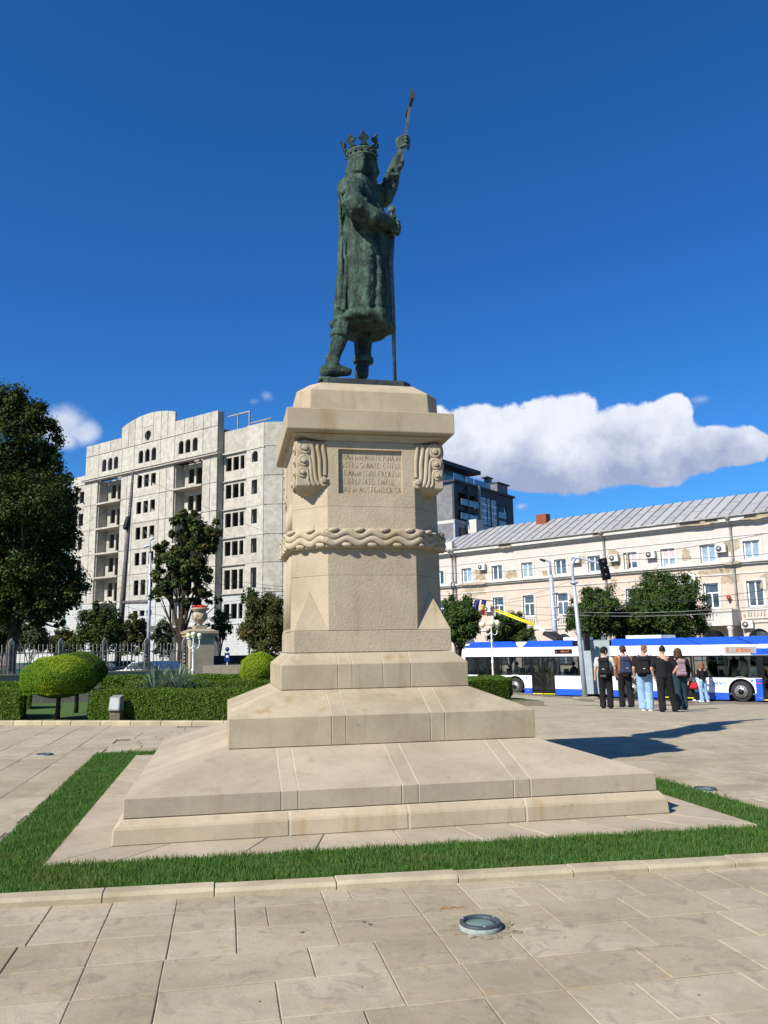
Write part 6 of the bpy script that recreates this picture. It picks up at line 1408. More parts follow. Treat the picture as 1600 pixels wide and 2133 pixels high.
# distant houses so that the streets do not end in nothing
def block(px, d, w, dp, h, label, m, rot=-.8):
    p = gd(px, d); e = empty('distant_block', p, rot, label, 'building', None); b = MB(); b.box(0, 0, -1, w, dp, h); b.build('wall', M[m], e)
    b = MB(); b.box(-.2, -.2, h, w+.2, dp+.2, h+.5); b.build('roof_slab', M['pipe'], e)
    for k in range(int(w/3)):
        for z in range(int(h/3)): q = MB(); q.box(.9+k*3, -.06, 1+z*3, 2.2+k*3, .0, 2.5+z*3); q.build('window', M['winglass'], e)
block(-420, 120, 24, 10, 9, 'low pale house far off at the left behind the huge tree', 'trim'); block(2150, 75, 24, 10, 9, 'low pale house at the far right beyond the pink building', 'trim')
# cars behind the fence
def car(px, d, rot, m, label):
    p = gd(px, d); e = empty('parked_car', p, rot, label, 'car', 'cars parked behind the iron fence'); b = MB()
    prof = [(-2.1, .3), (-2.12, .75), (-1.95, .95), (-1.2, 1.02), (-.6, 1.42), (.9, 1.45), (1.6, 1.05), (2.05, .95), (2.12, .5), (2.05, .3)]
    b.prism_y(prof, -.85, .85); body = b.build('body', m, e); b = MB(); b.prism_y([(-1.1, 1.02), (-.58, 1.36), (.85, 1.39), (1.42, 1.05)], -.86, .86); b.build('side_window', M['winglass'], e)
    for x in (-1.35, 1.3):
        for y in (-.8, .8): b = MB(); b.tube([(x, y-.1, .32), (x, y+.1, .32)], .32, 18); w_ = b.build('wheel', M['rubber'], e); b = MB(); b.tube([(x, y-.12, .32), (x, y+.12, .32)], .19, 12); b.build('rim', M['rim'], w_)
car(318, 44, -.75, M['bus_white'], 'white car parked behind the fence next to the gate pillar'); car(235, 47, -.7, surf('dark_blue_paint', (.012, .02, .05), bst=0, rough=.3), 'dark blue car parked behind the middle of the iron fence'); car(60, 46, -.7, surf('dark_green_paint', (.02, .07, .05), bst=0, rough=.3), 'dark green car parked behind the left part of the iron fence')
# ================================================================ trolleybus
bo = bw(0, 0); ba = R_(-52); bus = empty('trolleybus', (bo[0], bo[1], STZ), ba, 'long articulated white and blue trolleybus number 2490 stopped at the edge of the plaza', 'trolleybus')
def bx(name, m, x0, y0, z0, x1, y1, z1, parent=None): b = MB(); b.box(x0, y0, z0, x1, y1, z1); return b.build(name, M[m], parent or bus)
ZS0, ZS1, ZW0, ZW1, ZB, ZTOP = .07, .38, 1.02, 1.99, 2.41, 2.78
def side(name, m, u0, u1, z0, z1, holes=(), t=.05, v=0.0):
    hs_ = [[(x-u0, a-z0, c-z0) for x, a, c in h_] for h_ in holes]; return holed(u1-u0, z1-z0, hs_, t).build(name, M[m], bus, (u0, v, z0))
def wheelhole(c, r): return circ(c, .43, r, r, 16)
RW, MW, FW = 4.34, 10.78, 15.74
def lower(u0, u1, wheels, v=0.0):
    side('lower_panel', 'bus_white', u0, u1, ZS1, ZW0, [[(x, max(a, ZS1), max(c, ZS1+.001)) for x, a, c in wheelhole(w, .56) if c > ZS1] for w in wheels], .05, v)
    cu_ = [u0]+[q for w in wheels for q in (w-.54, w+.54)]+[u1]
    for q in range(0, len(cu_), 2): bx('skirt', 'bus_blue', cu_[q], v, ZS0, cu_[q+1], v+.05, ZS1-.003) if cu_[q+1]-cu_[q] > .02 else None
for v in (0.0, 2.45):
    for u0, u1, w in ((1.2, 1.97, ()), (3.25, 5.33, (RW,)), (6.68, 8.22, ()), (9.8, 12.15, (MW,)), (13.68, 16.62, (FW,))): lower(u0, u1, w, v)
doors = ((1.97, 3.25), (5.33, 6.68), (12.15, 13.68), (16.62, 17.9))
for v in (0.0, 2.45):
    for u0, u1 in ((1.17, 8.25), (9.75, 18.2)): side('upper_band', 'bus_white', u0, u1, ZW1, ZB, (), .05, v)
side('front_blue_band', 'bus_blue', 16.25, 18.2, ZW1+.02, ZB-.13, (), .012, -.014)
b = MB(); b.box(1.0, 0, .3, 1.17, 2.5, 2.42); b.build('rear_wall', M['bus_white'], bus)
# window frames and glass
wins = [(1.22, 1.95), (3.27, 4.36), (4.36, 5.31), (6.70, 8.2), (9.85, 10.95), (10.95, 12.13), (13.72, 15.13), (15.15, 16.5)]
for u0, u1 in wins:
    for v in (0.0, 2.45):
        y = .012 if v == 0 else 2.46; fr = MB(); fr.box(u0, y, ZW0, u0+.05, y+.035, ZW1); fr.box(u1-.05, y, ZW0, u1, y+.035, ZW1); fr.box(u0+.05, y, ZW0, u1-.05, y+.035, ZW0+.04); fr.box(u0+.05, y, ZW1-.05, u1-.05, y+.035, ZW1)
        if u0 in (3.27, 6.70, 13.72, 9.85): fr.box(u0+.05, y-.004, ZW1-.24, u1-.05, y+.03, ZW1-.21)
        f = fr.build('window', M['bus_black'], bus)
        g = MB(); g.box(u0+.05, y+.012, ZW0+.04, u1-.05, y+.018, ZW1-.05); g.build('pane', M['busglass'], f)
bx('dark_panel', 'bus_black', 8.0, .0, ZW0, 8.25, .045, ZW1); bx('dark_panel', 'bus_black', 9.75, .0, ZW0, 9.85, .045, ZW1); bx('dark_panel', 'bus_black', 16.5, 0, ZW0, 16.62, .045, ZW1)
for u0, u1 in doors:
    um = (u0+u1)/2; dr = MB()
    for a, c in ((u0, um), (um, u1)): dr.box(a+.01, .02, .14, a+.08, .06, ZW1); dr.box(c-.08, .02, .14, c-.01, .06, ZW1); dr.box(a+.08, .02, ZW1-.08, c-.08, .06, ZW1); dr.box(a+.08, .02, .14, c-.08, .06, .24)
    f = dr.build('door', M['bus_black'], bus)
    for a, c in ((u0, um), (um, u1)):
        g = MB(); g.box(a+.08, .035, .24, c-.08, .042, ZW1-.08); g.build('pane', M['busglass'], f)
        for z in (.75, 1.15): g = MB(); s_ = 1; g.tube([(a+.12, .075, z+.28), (c-.12, .075, z-.08)], .016, 6); g.build('handrail', M['yellow'], f)
    g = MB(); g.box(u0+.03, -.012, .09, um-.02, .03, .13); g.box(um+.02, -.012, .09, u1-.03, .03, .13); g.build('step_edge', M['yellow'], f)
# roof, floor, fairings
for u0, u1 in ((1.17, 8.25), (9.75, 18.2)):
    bx('floor', 'interior', u0, .06, .3, u1, 2.44, .36); bx('roof', 'bus_white', u0, 0.0, ZB+.003, u1, 2.5, ZB+.06)
b = MB(); b.prism_y([(1.25, ZB+.06), (4.62, ZB+.06), (4.2, ZTOP), (1.68, ZTOP)], -.015, .1); b.build('roof_fairing', M['bus_blue'], bus)
b = MB(); b.prism_y([(4.85, ZB+.06), (7.78, ZB+.06), (7.78, ZTOP), (5.2, ZTOP)], -.015, .1); b.build('roof_fairing', M['bus_blue'], bus)
b = MB(); b.prism_y([(9.85, ZB+.06), (18.2, ZB+.06), (18.2, ZTOP+.02), (9.85, ZTOP+.02)], -.015, .1); b.build('roof_fairing', M['bus_blue'], bus)
b = MB(); b.prism_y([(1.25, ZB+.06), (7.78, ZB+.06), (7.78, ZTOP-.02), (1.68, ZTOP-.02)], 2.4, 2.5); b.prism_y([(9.85, ZB+.06), (18.2, ZB+.06), (18.2, ZTOP), (9.85, ZTOP)], 2.4, 2.5); b.build('far_roof_fairing', M['bus_blue'], bus)
bx('roof_equipment', 'bus_white', 4.3, .3, ZB+.06, 5.1, 2.2, ZTOP-.03); bx('roof_equipment', 'bus_black', 7.8, .05, ZW1+.1, 8.25, 2.4, ZTOP-.02)
bx('air_conditioning', 'bus_white', 10.45, .35, ZTOP+.0, 12.2, 2.1, ZTOP+.17); bx('air_conditioning', 'bus_white', 7.0, .5, ZTOP-.02, 7.9, 2.0, ZTOP+.15)
# bellows
n = 15
for i in range(n):
    u = 8.27+i*1.46/n; w = 1.46/n; b = MB(); P_ = [(u, 0.04), (u+w/2, -.03), (u+w, .04)]
    vs = []
    for z in (.16, ZTOP-.03):
        for (x, y) in P_: vs.append((x, y, z))
    b.add(vs, [(0, 1, 4, 3), (1, 2, 5, 4)], True); b.add([(x, 2.5-y, z) for x, y, z in vs], [(3, 4, 1, 0), (4, 5, 2, 1)], True)
    b.add([(u, .04, ZTOP-.03), (u+w/2, -.03, ZTOP+.0), (u+w, .04, ZTOP-.03), (u+w, 2.46, ZTOP-.03), (u+w/2, 2.53, ZTOP), (u, 2.46, ZTOP-.03)], [(0, 1, 4, 5), (1, 2, 3, 4)])
    b.build('bellows_fold', M['bellows'], bus)
# wheels
for w in (RW, MW, FW):
    for v, s_ in ((.10, -1), (2.42, 1)):
        t = MB(); P2 = [(w, v-.14, .44), (w, v-.12, .44), (w, v+.14, .44), (w, v+.16, .44)]; t.tube(P2, [.40, .44, .44, .40], 32); wl = t.build('wheel', M['rubber'], bus)
        t = MB(); yv = v+s_*.165; t.tube([(w, yv-.012, .44), (w, yv+.012, .44)], .27, 28); t.build('rim', M['rim'], wl); t = MB(); t.tube([(w, yv-.05, .44), (w, yv+.05, .44)], .12, 16); t.build('hub', M['bus_black'], wl)
        for k in range(10): t = MB(); a = k*math.pi/5; t.tube([(w+.185*math.cos(a), yv+s_*.01, .44+.185*math.sin(a)), (w+.185*math.cos(a), yv+s_*.022, .44+.185*math.sin(a))], .024, 8); t.build('wheel_nut', M['bus_black'], wl)
        t = MB(); t.box(w-.56, .3 if v < 1 else 2.0, .3, w+.56, .33 if v < 1 else 2.03, 1.0); t.build('wheel_arch', M['bus_black'], bus)
bx('underside', 'bus_black', 1.2, .3, .12, 8.2, 2.2, .3); bx('underside', 'bus_black', 9.8, .3, .12, 18.1, 2.2, .3); bx('underside', 'bus_black', 8.2, .3, .2, 9.8, 2.2, .42)
# display boards and lettering
for u0, u1, z0, z1 in ((6.74, 7.72, 2.12, 2.34), (15.19, 16.49, 2.07, 2.36)):
    o = bx('route_display', 'bus_black' if u0 < 10 else 'pipe', u0, -.02, z0, u1, -.002, z1); rg = random.Random(int(u0)); cells = MB()
    W_ = u1-u0; px_ = [(.06, .12)]+[(.36+.07*k, .36+.07*k+rg.uniform(.03, .06)) for k in range(7)]
    for f0, f1 in px_: c_ = MB(); c_.box(u0+W_*f0, -.026, z0+.06, u0+W_*f1, -.021, z1-.06-rg.choice([0, .03])); c_.build('display_character', M['orange_led'], o)
text_obj('2490', 'fleet_number', M['blue_text'], bus, (14.47, -.006, .68), (R_(90), 0, 0), .62, .17, .004)
text_obj('GIGABUS', 'lettering', M['blue_text'], bus, (13.73, -.006, .90), (R_(90), 0, 0), .32, .08, .004) if False else text_obj('G·B', 'lettering', M['blue_text'], bus, (13.73, -.006, .90), (R_(90), 0, 0), .30, .08, .004)
for u_ in (1.75, 5.02, 16.2): b = MB(); b.box(u_-.05, -.006, .86, u_+.05, -.001, .96); b.build('round_symbol', M['blue_text'], bus)
bx('front_corner', 'bus_blue', 16.35, -.006, ZS1, 16.62, .0, ZW0-.02)
for u_, z_ in ((16.47, .93), (16.44, .8), (16.53, .8), (5.1, .26), (14.6, .27), (16.5, .2)): b = MB(); b.box(u_-.045, -.012, z_-.025, u_+.045, -.007, z_+.025); b.build('sticker', M['c_pink'] if z_ < .5 else M['red'], bus)
for u0, u1, w in ((3.25, 5.33, RW), (13.68, 16.62, FW), (9.8, 12.15, MW)):
    b = MB(); b.tube([(w+.64*math.cos(a), -.004, .43+.64*math.sin(a)) for a in np.linspace(R_(10), R_(170), 18)], .010, 5, flat=.5, fdir=(0, 1, 0)); b.build('arch_moulding', M['c_grey'], bus)
for u_ in (7.5, 14.9): bx('panel_joint', 'pipe', u_, -.003, ZS1, u_+.012, .0, .64); bx('panel_joint', 'pipe', 6.7 if u_ < 9 else 13.7, -.003, .63, 8.2 if u_ < 9 else 15.1, .0, .642)
# nose of the bus beyond the frame
b = MB(); b.hexa([(17.95, .0, .1), (18.6, .15, .1), (18.6, 2.35, .1), (17.95, 2.5, .1)], [(17.95, 0, 1.0), (18.68, .1, 1.0), (18.68, 2.4, 1.0), (17.95, 2.5, 1.0)]); b.build('front_lower', M['bus_blue'], bus)
b = MB(); b.hexa([(18.2, .03, 1.0), (18.66, .12, 1.0), (18.66, 2.38, 1.0), (18.2, 2.47, 1.0)], [(18.2, .03, 2.6), (18.5, .2, 2.6), (18.5, 2.3, 2.6), (18.2, 2.47, 2.6)]); b.build('windscreen', M['bus_black'], bus)
# seats, poles
for u_ in (3.6, 4.2, 4.9, 7.0, 7.6, 10.2, 10.9, 11.6, 14.0, 14.7, 15.4):
    for v in (.35, 1.7): b = MB(); b.box(u_, v, .75, u_+.42, v+.45, .82); b.box(u_, v, .82, u_+.07, v+.45, 1.35); b.build('seat', M['seat'], bus)
for u_ in (2.2, 3.1, 5.6, 6.5, 12.4, 13.4, 16.8): b = MB(); b.tube([(u_, .8, .36), (u_, .8, 2.4)], .018, 6); b.build('grab_pole', M['yellow'], bus)
# trolley poles on the roof
def busat(px, py, v):                     # local bus coordinates of a photo pixel, v metres across the bus
    o = np.array([*bo, 0.]); d3 = np.array([*BD, 0.]); n3 = np.array([*BN, 0.]); r = ray(px, py); k = ((o+n3*v-CAM)@n3)/(r@n3); P_ = CAM+r*k; return (float((P_-o)@d3), v, float(P_[2])-STZ)
for i, v in enumerate((1.0, 1.5)):
    a = busat(1143+6*i, 1322, v); m = busat(1112+3*i, 1303-2*i, v); t = busat(1030+4*i, 1272-3*i, v)
    b = MB(); b.tube([a, m], [.045, .035], 8); b.build('pole_lower', M['bus_white'], bus); b = MB(); b.tube([m, t], [.05, .035], 8); b.build('trolley_pole', M['yellow'], bus); b = MB(); b.cap(t, (t[0]-.25, t[1], t[2]+.14), .045, .04); b.build('contact_shoe', M['bus_black'], bus)
c1, c2 = busat(1142, 1320, 1.25), busat(1170, 1334, 1.25)
b = MB(); b.obox([(c1[0]+c2[0])/2, 1.25, (c1[2]+c2[2])/2+.03], ((c2[0]-c1[0])/2, 0, (c2[2]-c1[2])/2), (0, .55, 0), (.05, 0, .09)); b.build('pole_base', M['iron_dark'], bus)
for v in (.8, 1.7): b = MB(); b.tube([(c1[0]+.1, v, c1[2]+.1), (c2[0], v, c2[2]+.02)], .06, 8); b.build('spring_housing', M['iron_dark'], bus)

# ================================================================ people
def person(loc, rz, H, label, shirt, trousers, hair, build=1.0, sleeve='short', stance=(.0, .12), step=(.0, .0), arms=None, hairstyle='short', shoe='c_black', baggy=1.0, voxel=.0125, cat='person', group=None, lean=0.0, turn=0.0):
    e = empty('person', loc, rz, label, cat, group); s = H/1.75
    hip = .93; w = .095
    B = MB(); T = MB(); S = MB()
    P3 = lambda x, y, z: (x*s, y*s, z*s)
    dl, dr = stance; fy = step
    ankL, ankR = (-.10-dl, fy[0], .09), (.10+dr-.06, fy[1], .09)
    kneeL = (-.10-dl*.5, fy[0]*.5+.03, .50); kneeR = (.10+dr*.4-.02, fy[1]*.5+.03, .50)
    ln = lean
    # trunk, neck, head
    B.cap(P3(0, 0, .95), P3(0, .01+ln*.3, 1.15), .125*s*build, .12*s*build); B.cap(P3(0, ln*.3, 1.15), P3(0, -.01+ln, 1.36), .13*s*build, .13*s*build)
    B.cap(P3(-.13, ln, 1.40), P3(.13, ln, 1.40), .075*s, .075*s); B.cap(P3(0, ln, 1.42), P3(0, .02+ln, 1.55), .058*s, .052*s)
    n0 = len(B.v); hc = (0, .03+ln, 1.645); B.ell(P3(*hc), (.075*s, .092*s, .112*s), 16, 12); B.cap(P3(0, .07+ln, 1.585), P3(0, .085+ln, 1.575), .045*s, .035*s)
    B.cap(P3(0, .118+ln, 1.655), P3(0, .135+ln, 1.625), .010*s, .015*s)
    for q in (-1, 1): B.ell(P3(q*.077, .02+ln, 1.64), (.014*s, .022*s, .032*s), 8, 6); B.ell(P3(q*.03, .112+ln, 1.66), (.016*s, .01*s, .011*s), 8, 6)
    B.cap(P3(-.02, .117+ln, 1.60), P3(.02, .117+ln, 1.60), .009*s, .009*s)
    TR = Matrix.Rotation(turn, 3, 'Z'); B.v[n0:] = [tuple(TR@Vector(q)) for q in B.v[n0:]]
    for hipx, kn, an in ((-w, kneeL, ankL), (w, kneeR, ankR)): B.cap(P3(hipx, 0, hip-.03), P3(*kn), .085*s, .055*s); B.cap(P3(*kn), P3(*an), .053*s, .036*s); B.cap(P3(*an), P3(an[0], an[1]+.10, .04), .04*s, .032*s)
    A = arms or (((-.235, .0, 1.13), (-.25, .07, .88)), ((.235, .0, 1.13), (.25, .07, .88)))
    for q, (el, wr) in zip((-1, 1), A):
        sh_ = (q*.185, ln, 1.39); B.cap(P3(*sh_), P3(*el), .056*s, .042*s); B.cap(P3(*el), P3(*wr), .041*s, .027*s)
        a, b_ = np.array(el), np.array(wr); d = (b_-a)/np.linalg.norm(b_-a); sd = np.cross(d, [1, 0, 0]); sd /= np.linalg.norm(sd)+1e-9; pm = b_+d*.05
        B.cap(P3(*(b_+d*.02)), P3(*pm), .030*s, .034*s)
        for f in range(4): r0 = pm+d*.02+sd*(.030-.02*f); L = (.035, .042, .04, .03)[f]; m_ = r0+d*L; tp = m_+d*L*.6+np.array([-q*.018, .0, 0]); B.cap(P3(*r0), P3(*m_), .0095*s, .009*s, 7); B.cap(P3(*m_), P3(*tp), .009*s, .008*s, 7)
        th = b_+d*.03+sd*.035; B.cap(P3(*th), P3(*(th+d*.035+sd*.02)), .011*s, .010*s, 7); B.cap(P3(*(th+d*.035+sd*.02)), P3(*(th+d*.065+sd*.012)), .010*s, .008*s, 7)
        # sleeves
        el_ = np.array(el); so = np.array(sh_); fr = .62 if sleeve == 'short' else 1.0
        S.cap(P3(*so), P3(*(so+(el_-so)*fr)), .080*s*build, .068*s*build)
        if sleeve == 'long': S.cap(P3(*el_), P3(*(el_+(np.array(wr)-el_)*.95)), .064*s, .045*s)
    remesh(B, 'body', M['skin'], e, voxel, 2)
    # shirt
    vs = MB(); prof = [(.90, .182, .145, 0), (.98, .180, .148, 0), (1.10, .174, .152, .3), (1.22, .186, .157, .6), (1.33, .198, .155, .9), (1.40, .182, .130, 1), (1.45, .125, .095, 1), (1.48, .072, .068, 1)]
    S2 = [((0, ln*k*s, z*s), rx*s*build, ry*s*build, 1) for z, rx, ry, k in prof]; rings(S, S2, 30, .035, 4, ph=H*9)
    remesh(S, 'shirt', M[shirt], e, voxel, 3)
    # trousers
    for hipx, kn, an in ((-w, kneeL, ankL), (w, kneeR, ankR)):
        T.cap(P3(hipx*.9, -.01, hip-.0), P3(*kn), .112*s*build, .084*s*baggy); T.cap(P3(*kn), P3(an[0], an[1], .13), .084*s*baggy, .082*s*baggy)
        T.tube([P3(an[0], an[1], .16), P3(an[0], an[1]-.005, .045)], [.080*s*baggy, .086*s*baggy], 12)
        for k in range(3): z = .12+.05*k; T.cap(P3(an[0]-.05, an[1]+.05, z), P3(an[0]+.05, an[1]-.055, z+.02), .03*s*baggy, .03*s*baggy, 7)
    T.cap(P3(-.07, -.005, .94), P3(.07, -.005, .94), .125*s*build, .125*s*build)
    remesh(T, 'trousers', M[trousers], e, voxel, 2)
    for an in (ankL, ankR): b = MB(); b.cap(P3(an[0], an[1]-.045, .045), P3(an[0], an[1]+.15, .036), .048*s, .040*s, 12); b.obox(P3(an[0], an[1]+.05, .012), (.045*s, 0, 0), (0, .14*s, 0), (0, 0, .012*s)); b.build('shoe', M[shoe], e)
    # hair
    b = MB(); hx_, hy, hz_ = hc
    if hairstyle == 'short':
        b.ell(P3(hx_, hy-.012, hz_+.022), (.088*s, .102*s, .106*s), 16, 12); 
        for k in range(12): a = k*.52; b.ell(P3(hx_+.055*math.cos(a), hy-.02+.06*math.sin(a), hz_+.075), (.034*s, .034*s, .03*s), 8, 6)
        for k in range(7): b.ell(P3(hx_-.06+.02*k, hy-.085, hz_-.02), (.022*s, .02*s, .05*s), 8, 6)
    elif hairstyle == 'cropped': b.ell(P3(hx_, hy-.010, hz_+.024), (.079*s, .096*s, .102*s), 16, 12)
    else:
        b.ell(P3(hx_, hy-.015, hz_+.02), (.098*s, .108*s, .11*s), 16, 12)
        for k in range(11): a = R_(160+k*22); b.cap(P3(hx_+.08*math.cos(a), hy+.08*math.sin(a), hz_+.02), P3(hx_+.098*math.cos(a), hy+.095*math.sin(a)-.01, hz_-.13-.015*(k % 3)), .035*s, .03*s, 9)
    b.v = [tuple(TR@Vector(q)) for q in b.v]
    remesh(b, 'hair', M[hair], e, .012, 1)
    e.scale = (1.06, 1.04, 1)
    return e, s
def backpack(p_e, s, m, label, rz, big=1.0, strap='c_black', off=(0, 0)):
    x, y, z = p_e.location; ca, sa = math.cos(rz), math.sin(rz); e = empty('backpack', (x, y, z), rz, label, 'backpack', 'backpacks worn by the people before the bus')
    B = MB(); B.hexa([(-.14*big, -.30*big, .98), (.14*big, -.30*big, .98), (.16*big, -.135, .96), (-.16*big, -.135, .96)], [(-.11*big, -.25, 1.38), (.11*big, -.25, 1.38), (.13*big, -.13, 1.42), (-.13*big, -.13, 1.42)]); B.cap((-.07*big, -.21, 1.38), (.07*big, -.21, 1.38), .075*big, .075*big)
    B.cap((-.09*big, -.29*big, 1.04), (.09*big, -.29*big, 1.04), .06, .06); o = remesh(B, 'bag', M[m], e, .016, 5); o.scale = (s, s, s)
    b = MB(); b.hexa([(-.10*big, -.345*big, 1.02), (.10*big, -.345*big, 1.02), (.10*big, -.29, 1.02), (-.10*big, -.29, 1.02)], [(-.095*big, -.325*big, 1.19), (.095*big, -.325*big, 1.19), (.095*big, -.27, 1.19), (-.095*big, -.27, 1.19)]); o = b.build('front_pocket', M[m], e); o.scale = (s, s, s)
    b = MB(); b.box(-.03, -.352*big, 1.12, .03, -.345*big+.006, 1.14); o = b.build('label_patch', M['c_grey'], e); o.scale = (s, s, s)
    for q in (-1, 1): b = MB(); b.tube(smoothp([(q*.10, -.14, 1.40), (q*.115, -.06, 1.485), (q*.12, .06, 1.47), (q*.13, .135, 1.36), (q*.15, .11, 1.18), (q*.17, -.05, 1.05), (q*.14, -.15, 1.0)], 4), .022, 7, flat=.4); o = b.build('strap', M[strap], e); o.scale = (s, s, s)
RZ0 = -YAW-.12
def stand(px, pyf, pyh):                   # base point and height of somebody seen from the feet row to the head row
    p = gp(px, pyf); return p, float((p[:2]-CAM[:2])@FH), None
def put(px, pyf, pyh):
    best = None
    for d in np.arange(17, 30, .05):
        g = gd(px, d); q = AX@(g-CAM); y = 1066.5-F_PX*q[1]/q[2]
        if best is None or abs(y-pyf) < best[0]: best = (abs(y-pyf), d, g)
    d, g = best[1], best[2]; H = float(at(px, pyh, d)[2])-g[2]; print('person', px, 'd', round(d, 2), 'H', round(H, 2), 'err', round(best[0], 1)); return g, H
ppl = {}
def mk(px, pyf, pyh, rz, *a, **k):
    g, H = put(px, pyf, pyh); return person(g, rz, H, *a, **k)
e, s = mk(1257, 1476, 1348, RZ0-.25, 'young man in light grey T-shirt and black trousers wearing a black backpack', 'c_grey', 'c_black', 'hair_dark', arms=(((-.25, -.02, 1.12), (-.27, .03, .87)), ((.27, .02, 1.13), (.30, .16, .93))), stance=(0, .06), step=(.05, -.02), baggy=1.05, turn=-.9)
backpack(e, s, 'c_black', 'round black backpack on the man in the light grey T-shirt', RZ0-.25, 1.12)
ph = np.array(e.location); b = MB(); b.obox((0, 0, 0), (.008, 0, 0), (0, .04, 0), (0, 0, .08)); o = b.build('mobile_phone', M['bus_black'], None, (ph[0]+.30*s*math.cos(RZ0-.25)-.24*s*math.sin(RZ0-.25), ph[1]+.30*s*math.sin(RZ0-.25)+.24*s*math.cos(RZ0-.25), ph[2]+.86*s)); tag(o, 'dark mobile phone in the right hand of the man in light grey', 'phone')
e, s = mk(1297, 1473, 1346, RZ0+.1, 'person in rust brown T-shirt and black trousers wearing a navy backpack', 'c_brown', 'c_black', 'hair_brown', arms=(((-.25, .0, 1.13), (-.22, .12, .93)), ((.27, -.03, 1.14), (.27, .02, .90))), stance=(0, .08), step=(.0, -.08), turn=.3)
backpack(e, s, 'c_navy', 'navy blue backpack on the person in the brown T-shirt', RZ0+.1, 1.05, 'c_navy')
e, s = mk(1338, 1480, 1344, RZ0-.15, 'tall man in black T-shirt and pale blue baggy jeans wearing a black backpack', 'c_black', 'c_jeans', 'hair_red', arms=(((-.25, .0, 1.13), (-.24, .10, .90)), ((.30, .02, 1.16), (.20, .20, 1.02))), hairstyle='cropped', shoe='c_white', baggy=1.25, build=1.12, stance=(-.02, .05), turn=-.7, lean=.04)
backpack(e, s, 'c_black', 'large black backpack with a bottle on the man in pale jeans', RZ0-.15, 1.1)
e, s = mk(1379, 1483, 1346, RZ0, 'broad man dressed all in black standing with legs apart and hands on hips', 'c_black', 'c_black', 'hair_dark', arms=(((-.30, -.02, 1.15), (-.24, .05, .93)), ((.33, -.08, 1.18), (.22, .02, 1.00))), hairstyle='cropped', build=1.15, stance=(-.0, .20), step=(-.06, .06), baggy=1.1, turn=-.25)
e, s = mk(1412, 1479, 1351, RZ0+.05, 'person with brown bobbed hair in black top and dark teal jeans with pinkish backpack', 'c_black', 'c_teal', 'hair_brown', arms=(((-.23, .0, 1.14), (-.2, .15, 1.0)), ((.25, .02, 1.13), (.26, .12, .92))), hairstyle='bob', sleeve='long', stance=(-.03, .06), step=(-.08, .10), shoe='c_teal', turn=.5)
backpack(e, s, 'c_pink', 'small pinkish grey backpack on the person with bobbed hair', RZ0+.05, .92, 'c_black')
# two people at the bus
def by_bus(px, v, pyh, rz, *a, **k):
    lo, hi = -5, 25
    for _ in range(50):
        m = (lo+hi)/2; q = bw(m, v); c = AX@(np.array([q[0], q[1], 0.])-CAM); u = 800+F_PX*c[0]/c[2]
        if u < px: lo = m
        else: hi = m
    q = bw(lo, v); g = (q[0], q[1], gz(*q)); H = float(at(px, pyh, float((q-CAM[:2])@FH))[2])-g[2]; print('bus person', px, H); return person(g, rz, H, *a, **k)
by_bus(1464, -.85, 1380, ba+1.0, 'young woman in black top and light blue jeans waiting beside the trolleybus', 'c_black', 'c_jeans', 'hair_red', arms=(((-.22, .02, 1.12), (-.12, .22, 1.22)), ((.22, .02, 1.12), (.10, .22, 1.25))), hairstyle='bob', sleeve='long', shoe='c_white', build=.88, baggy=.95, voxel=.014)
e, s = by_bus(1437, -.55, 1385, ba+1.9, 'person in dark clothes with white top stepping into the trolleybus door', 'c_white', 'c_black', 'hair_dark', stance=(0, .05), step=(.25, -.25), lean=.08, shoe='c_white', voxel=.014)
q = e.location; t = empty('shoulder_bag', (q[0]+.05, q[1]-.22, q[2]), ba, 'red bag carried by the person stepping into the trolleybus', 'bag'); B = MB(); B.cap((-.09, 0, .62), (.09, 0, .62), .11, .11); B.cap((-.08, 0, .75), (.08, 0, .75), .07, .07); remesh(B, 'bag_body', M['c_red'], t, .016, 3); b = MB(); b.tube(smoothp([(-.12, 0, .78), (-.06, 0, 1.1), (0, .05, 1.3), (.06, 0, 1.1), (.12, 0, .78)], 4), .014, 6); b.build('strap', M['c_black'], t)
# passengers inside
def passenger(u, v, zt, m, hair, label, seated=False):
    q = bw(u, v); e = empty('person', (q[0], q[1], STZ+.36 if not seated else STZ+.78), ba+1.3, label, 'person', 'passengers inside the trolleybus'); B = MB(); z0 = 0 if seated else .80
    B.cap((0, 0, z0+.1), (0, 0, z0+.52), .15, .17); B.cap((-.15, 0, z0+.52), (.15, 0, z0+.52), .08, .08); B.cap((-.2, 0, z0+.5), (-.22, .08, z0+.2), .055, .045); B.cap((.2, 0, z0+.5), (.22, .08, z0+.2), .055, .045); B.cap((-.22, .08, z0+.2), (-.12, .25, z0+.22), .045, .035); B.cap((.22, .08, z0+.2), (.12, .25, z0+.22), .045, .035)
    if not seated:
        for x in (-.09, .09): B.cap((x, 0, z0+.05), (x, .02, .08), .09, .06)
    else:
        for x in (-.09, .09): B.cap((x, 0, .06), (x, .42, .06), .085, .065); B.cap((x, .42, .06), (x, .42, -.36), .06, .05)
    B.cap((0, 0, z0+.58), (0, .02, z0+.70), .055, .05); B.ell((0, .03, z0+.80), (.08, .095, .115), 12, 9); bd = remesh(B, 'body', M['skin'], e, .022, 2)
    S = MB(); S.cap((0, 0, z0+.08), (0, 0, z0+.50), .175, .195); S.cap((-.17, 0, z0+.50), (.17, 0, z0+.50), .095, .095); S.cap((-.2, 0, z0+.5), (-.22, .06, z0+.25), .08, .07); S.cap((.2, 0, z0+.5), (.22, .06, z0+.25), .08, .07); remesh(S, 'shirt', M[m], e, .024, 2)
    b = MB(); b.ell((0, .01, z0+.83), (.092, .105, .11), 12, 9); b.build('hair', M[hair], e)
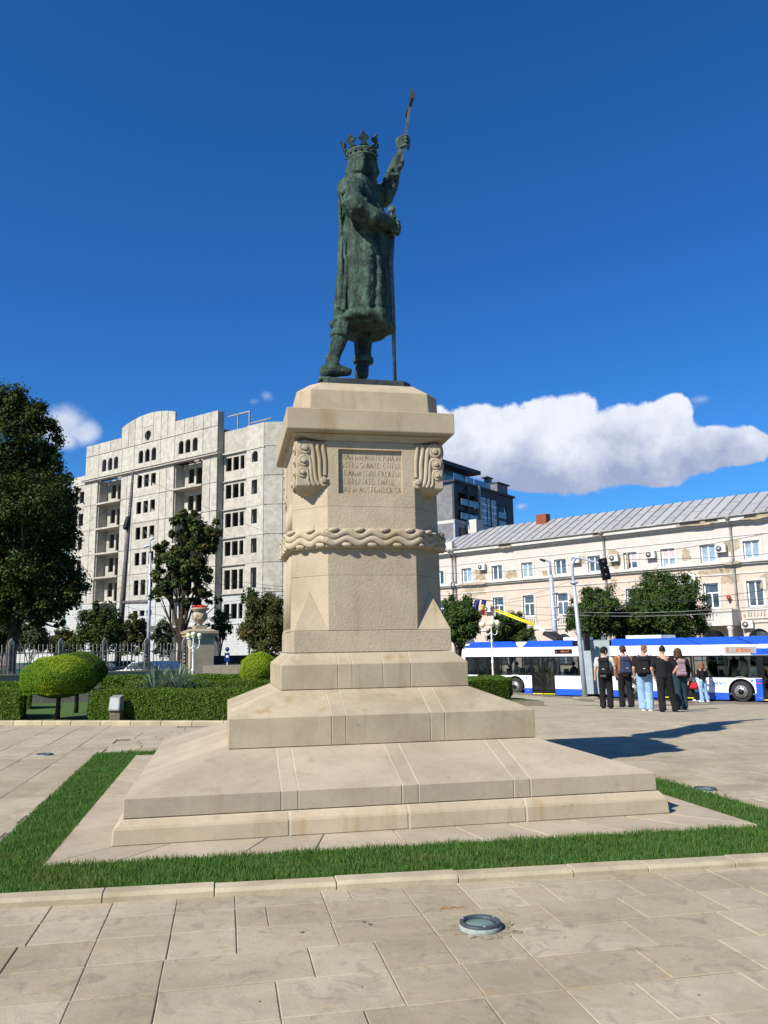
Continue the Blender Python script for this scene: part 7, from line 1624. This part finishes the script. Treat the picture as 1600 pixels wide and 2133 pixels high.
for i, (u, v, m, h_, l_, st_) in enumerate(((2.3, .8, 'c_black', 'hair_dark', 'passenger in black behind the rear door', False), (2.8, .6, 'c_brown', 'hair_brown', 'passenger in brown behind the rear door', False), (4.15, .55, 'c_lblue', 'hair_dark', 'seated passenger in light blue at the second rear window', True), (4.95, .55, 'c_navy', 'hair_dark', 'seated passenger in navy behind the rear wheel window', True),
      (5.75, 1.1, 'c_grey', 'hair_dark', 'passenger in grey standing inside the second door', False), (6.35, .5, 'c_white', 'hair_dark', 'passenger in pale top standing at the second door glass', False), (7.4, .7, 'c_black', 'hair_dark', 'seated passenger in black at the window before the bellows', True),
      (14.2, 1.2, 'c_black', 'hair_dark', 'passenger in black standing behind the fleet number', False), (15.3, .7, 'c_black', 'hair_dark', 'passenger in black at the front window left side', False), (15.75, .5, 'c_grey', 'hair_brown', 'passenger in grey at the front window over the wheel', False), (16.15, .55, 'c_white', 'hair_dark', 'seated passenger in white at the front window', True), (16.4, .9, 'c_red', 'hair_dark', 'passenger in red beside the front door pillar', True))): passenger(u, v, 0, m, h_, l_, st_)

# ================================================================ flags
fg = gd(1033, 60); tp = at(1033, 1250, 60)-fg; e = empty('flag_mast', fg, 0, 'thin mast with a bracket holding two hanging flags before the pink building', 'flag mast'); b = MB(); b.tube([(0, 0, -.2), tuple(tp)], .05, 8); b.tube([tuple(tp-np.array([0, 0, .1])), tuple(at(985, 1247, 60)-fg)], .03, 6); b.build('mast', M['iron_dark'], e)
def flag(px0, px1, py0, py1, bands, label):
    o = at(px0, py0, 60); w = float(np.linalg.norm(at(px1, py0, 60)-o)); h = float(o[2]-at(px0, py1, 60)[2]); e = empty('flag', o, -YAW, label, 'flag'); n = 14; nb = len(bands)
    for j, m in enumerate(bands):
        vs = []; k0, k1 = int(n*j/nb), int(n*(j+1)/nb)
        for d_ in (0, .012):
            for k in range(k0, k1+1):
                t = k/n
                for i in range(5): x = w*i/4+.22*math.sin(t*2.4)*-.6; vs.append((x, .06*math.sin(i*1.6+t*4)+d_, -h*t-.04*i/4))
        r = (k1-k0+1)*5; fs = []
        for k in range(k1-k0):
            for i in range(4): a = k*5+i; fs += [(a, a+1, a+6, a+5), (r+a+5, r+a+6, r+a+1, r+a)]
        b = MB(); b.add(vs, fs, True); b.build('stripe' if nb > 1 else 'cloth', M[m], e)
flag(990, 1000, 1249, 1282, ('flag_blue',), 'dark blue flag hanging left of the tricolour flag'); flag(1004, 1014, 1250, 1281, ('flag_blue', 'flag_yellow', 'flag_red'), 'blue yellow and red flag hanging beside the dark blue flag')
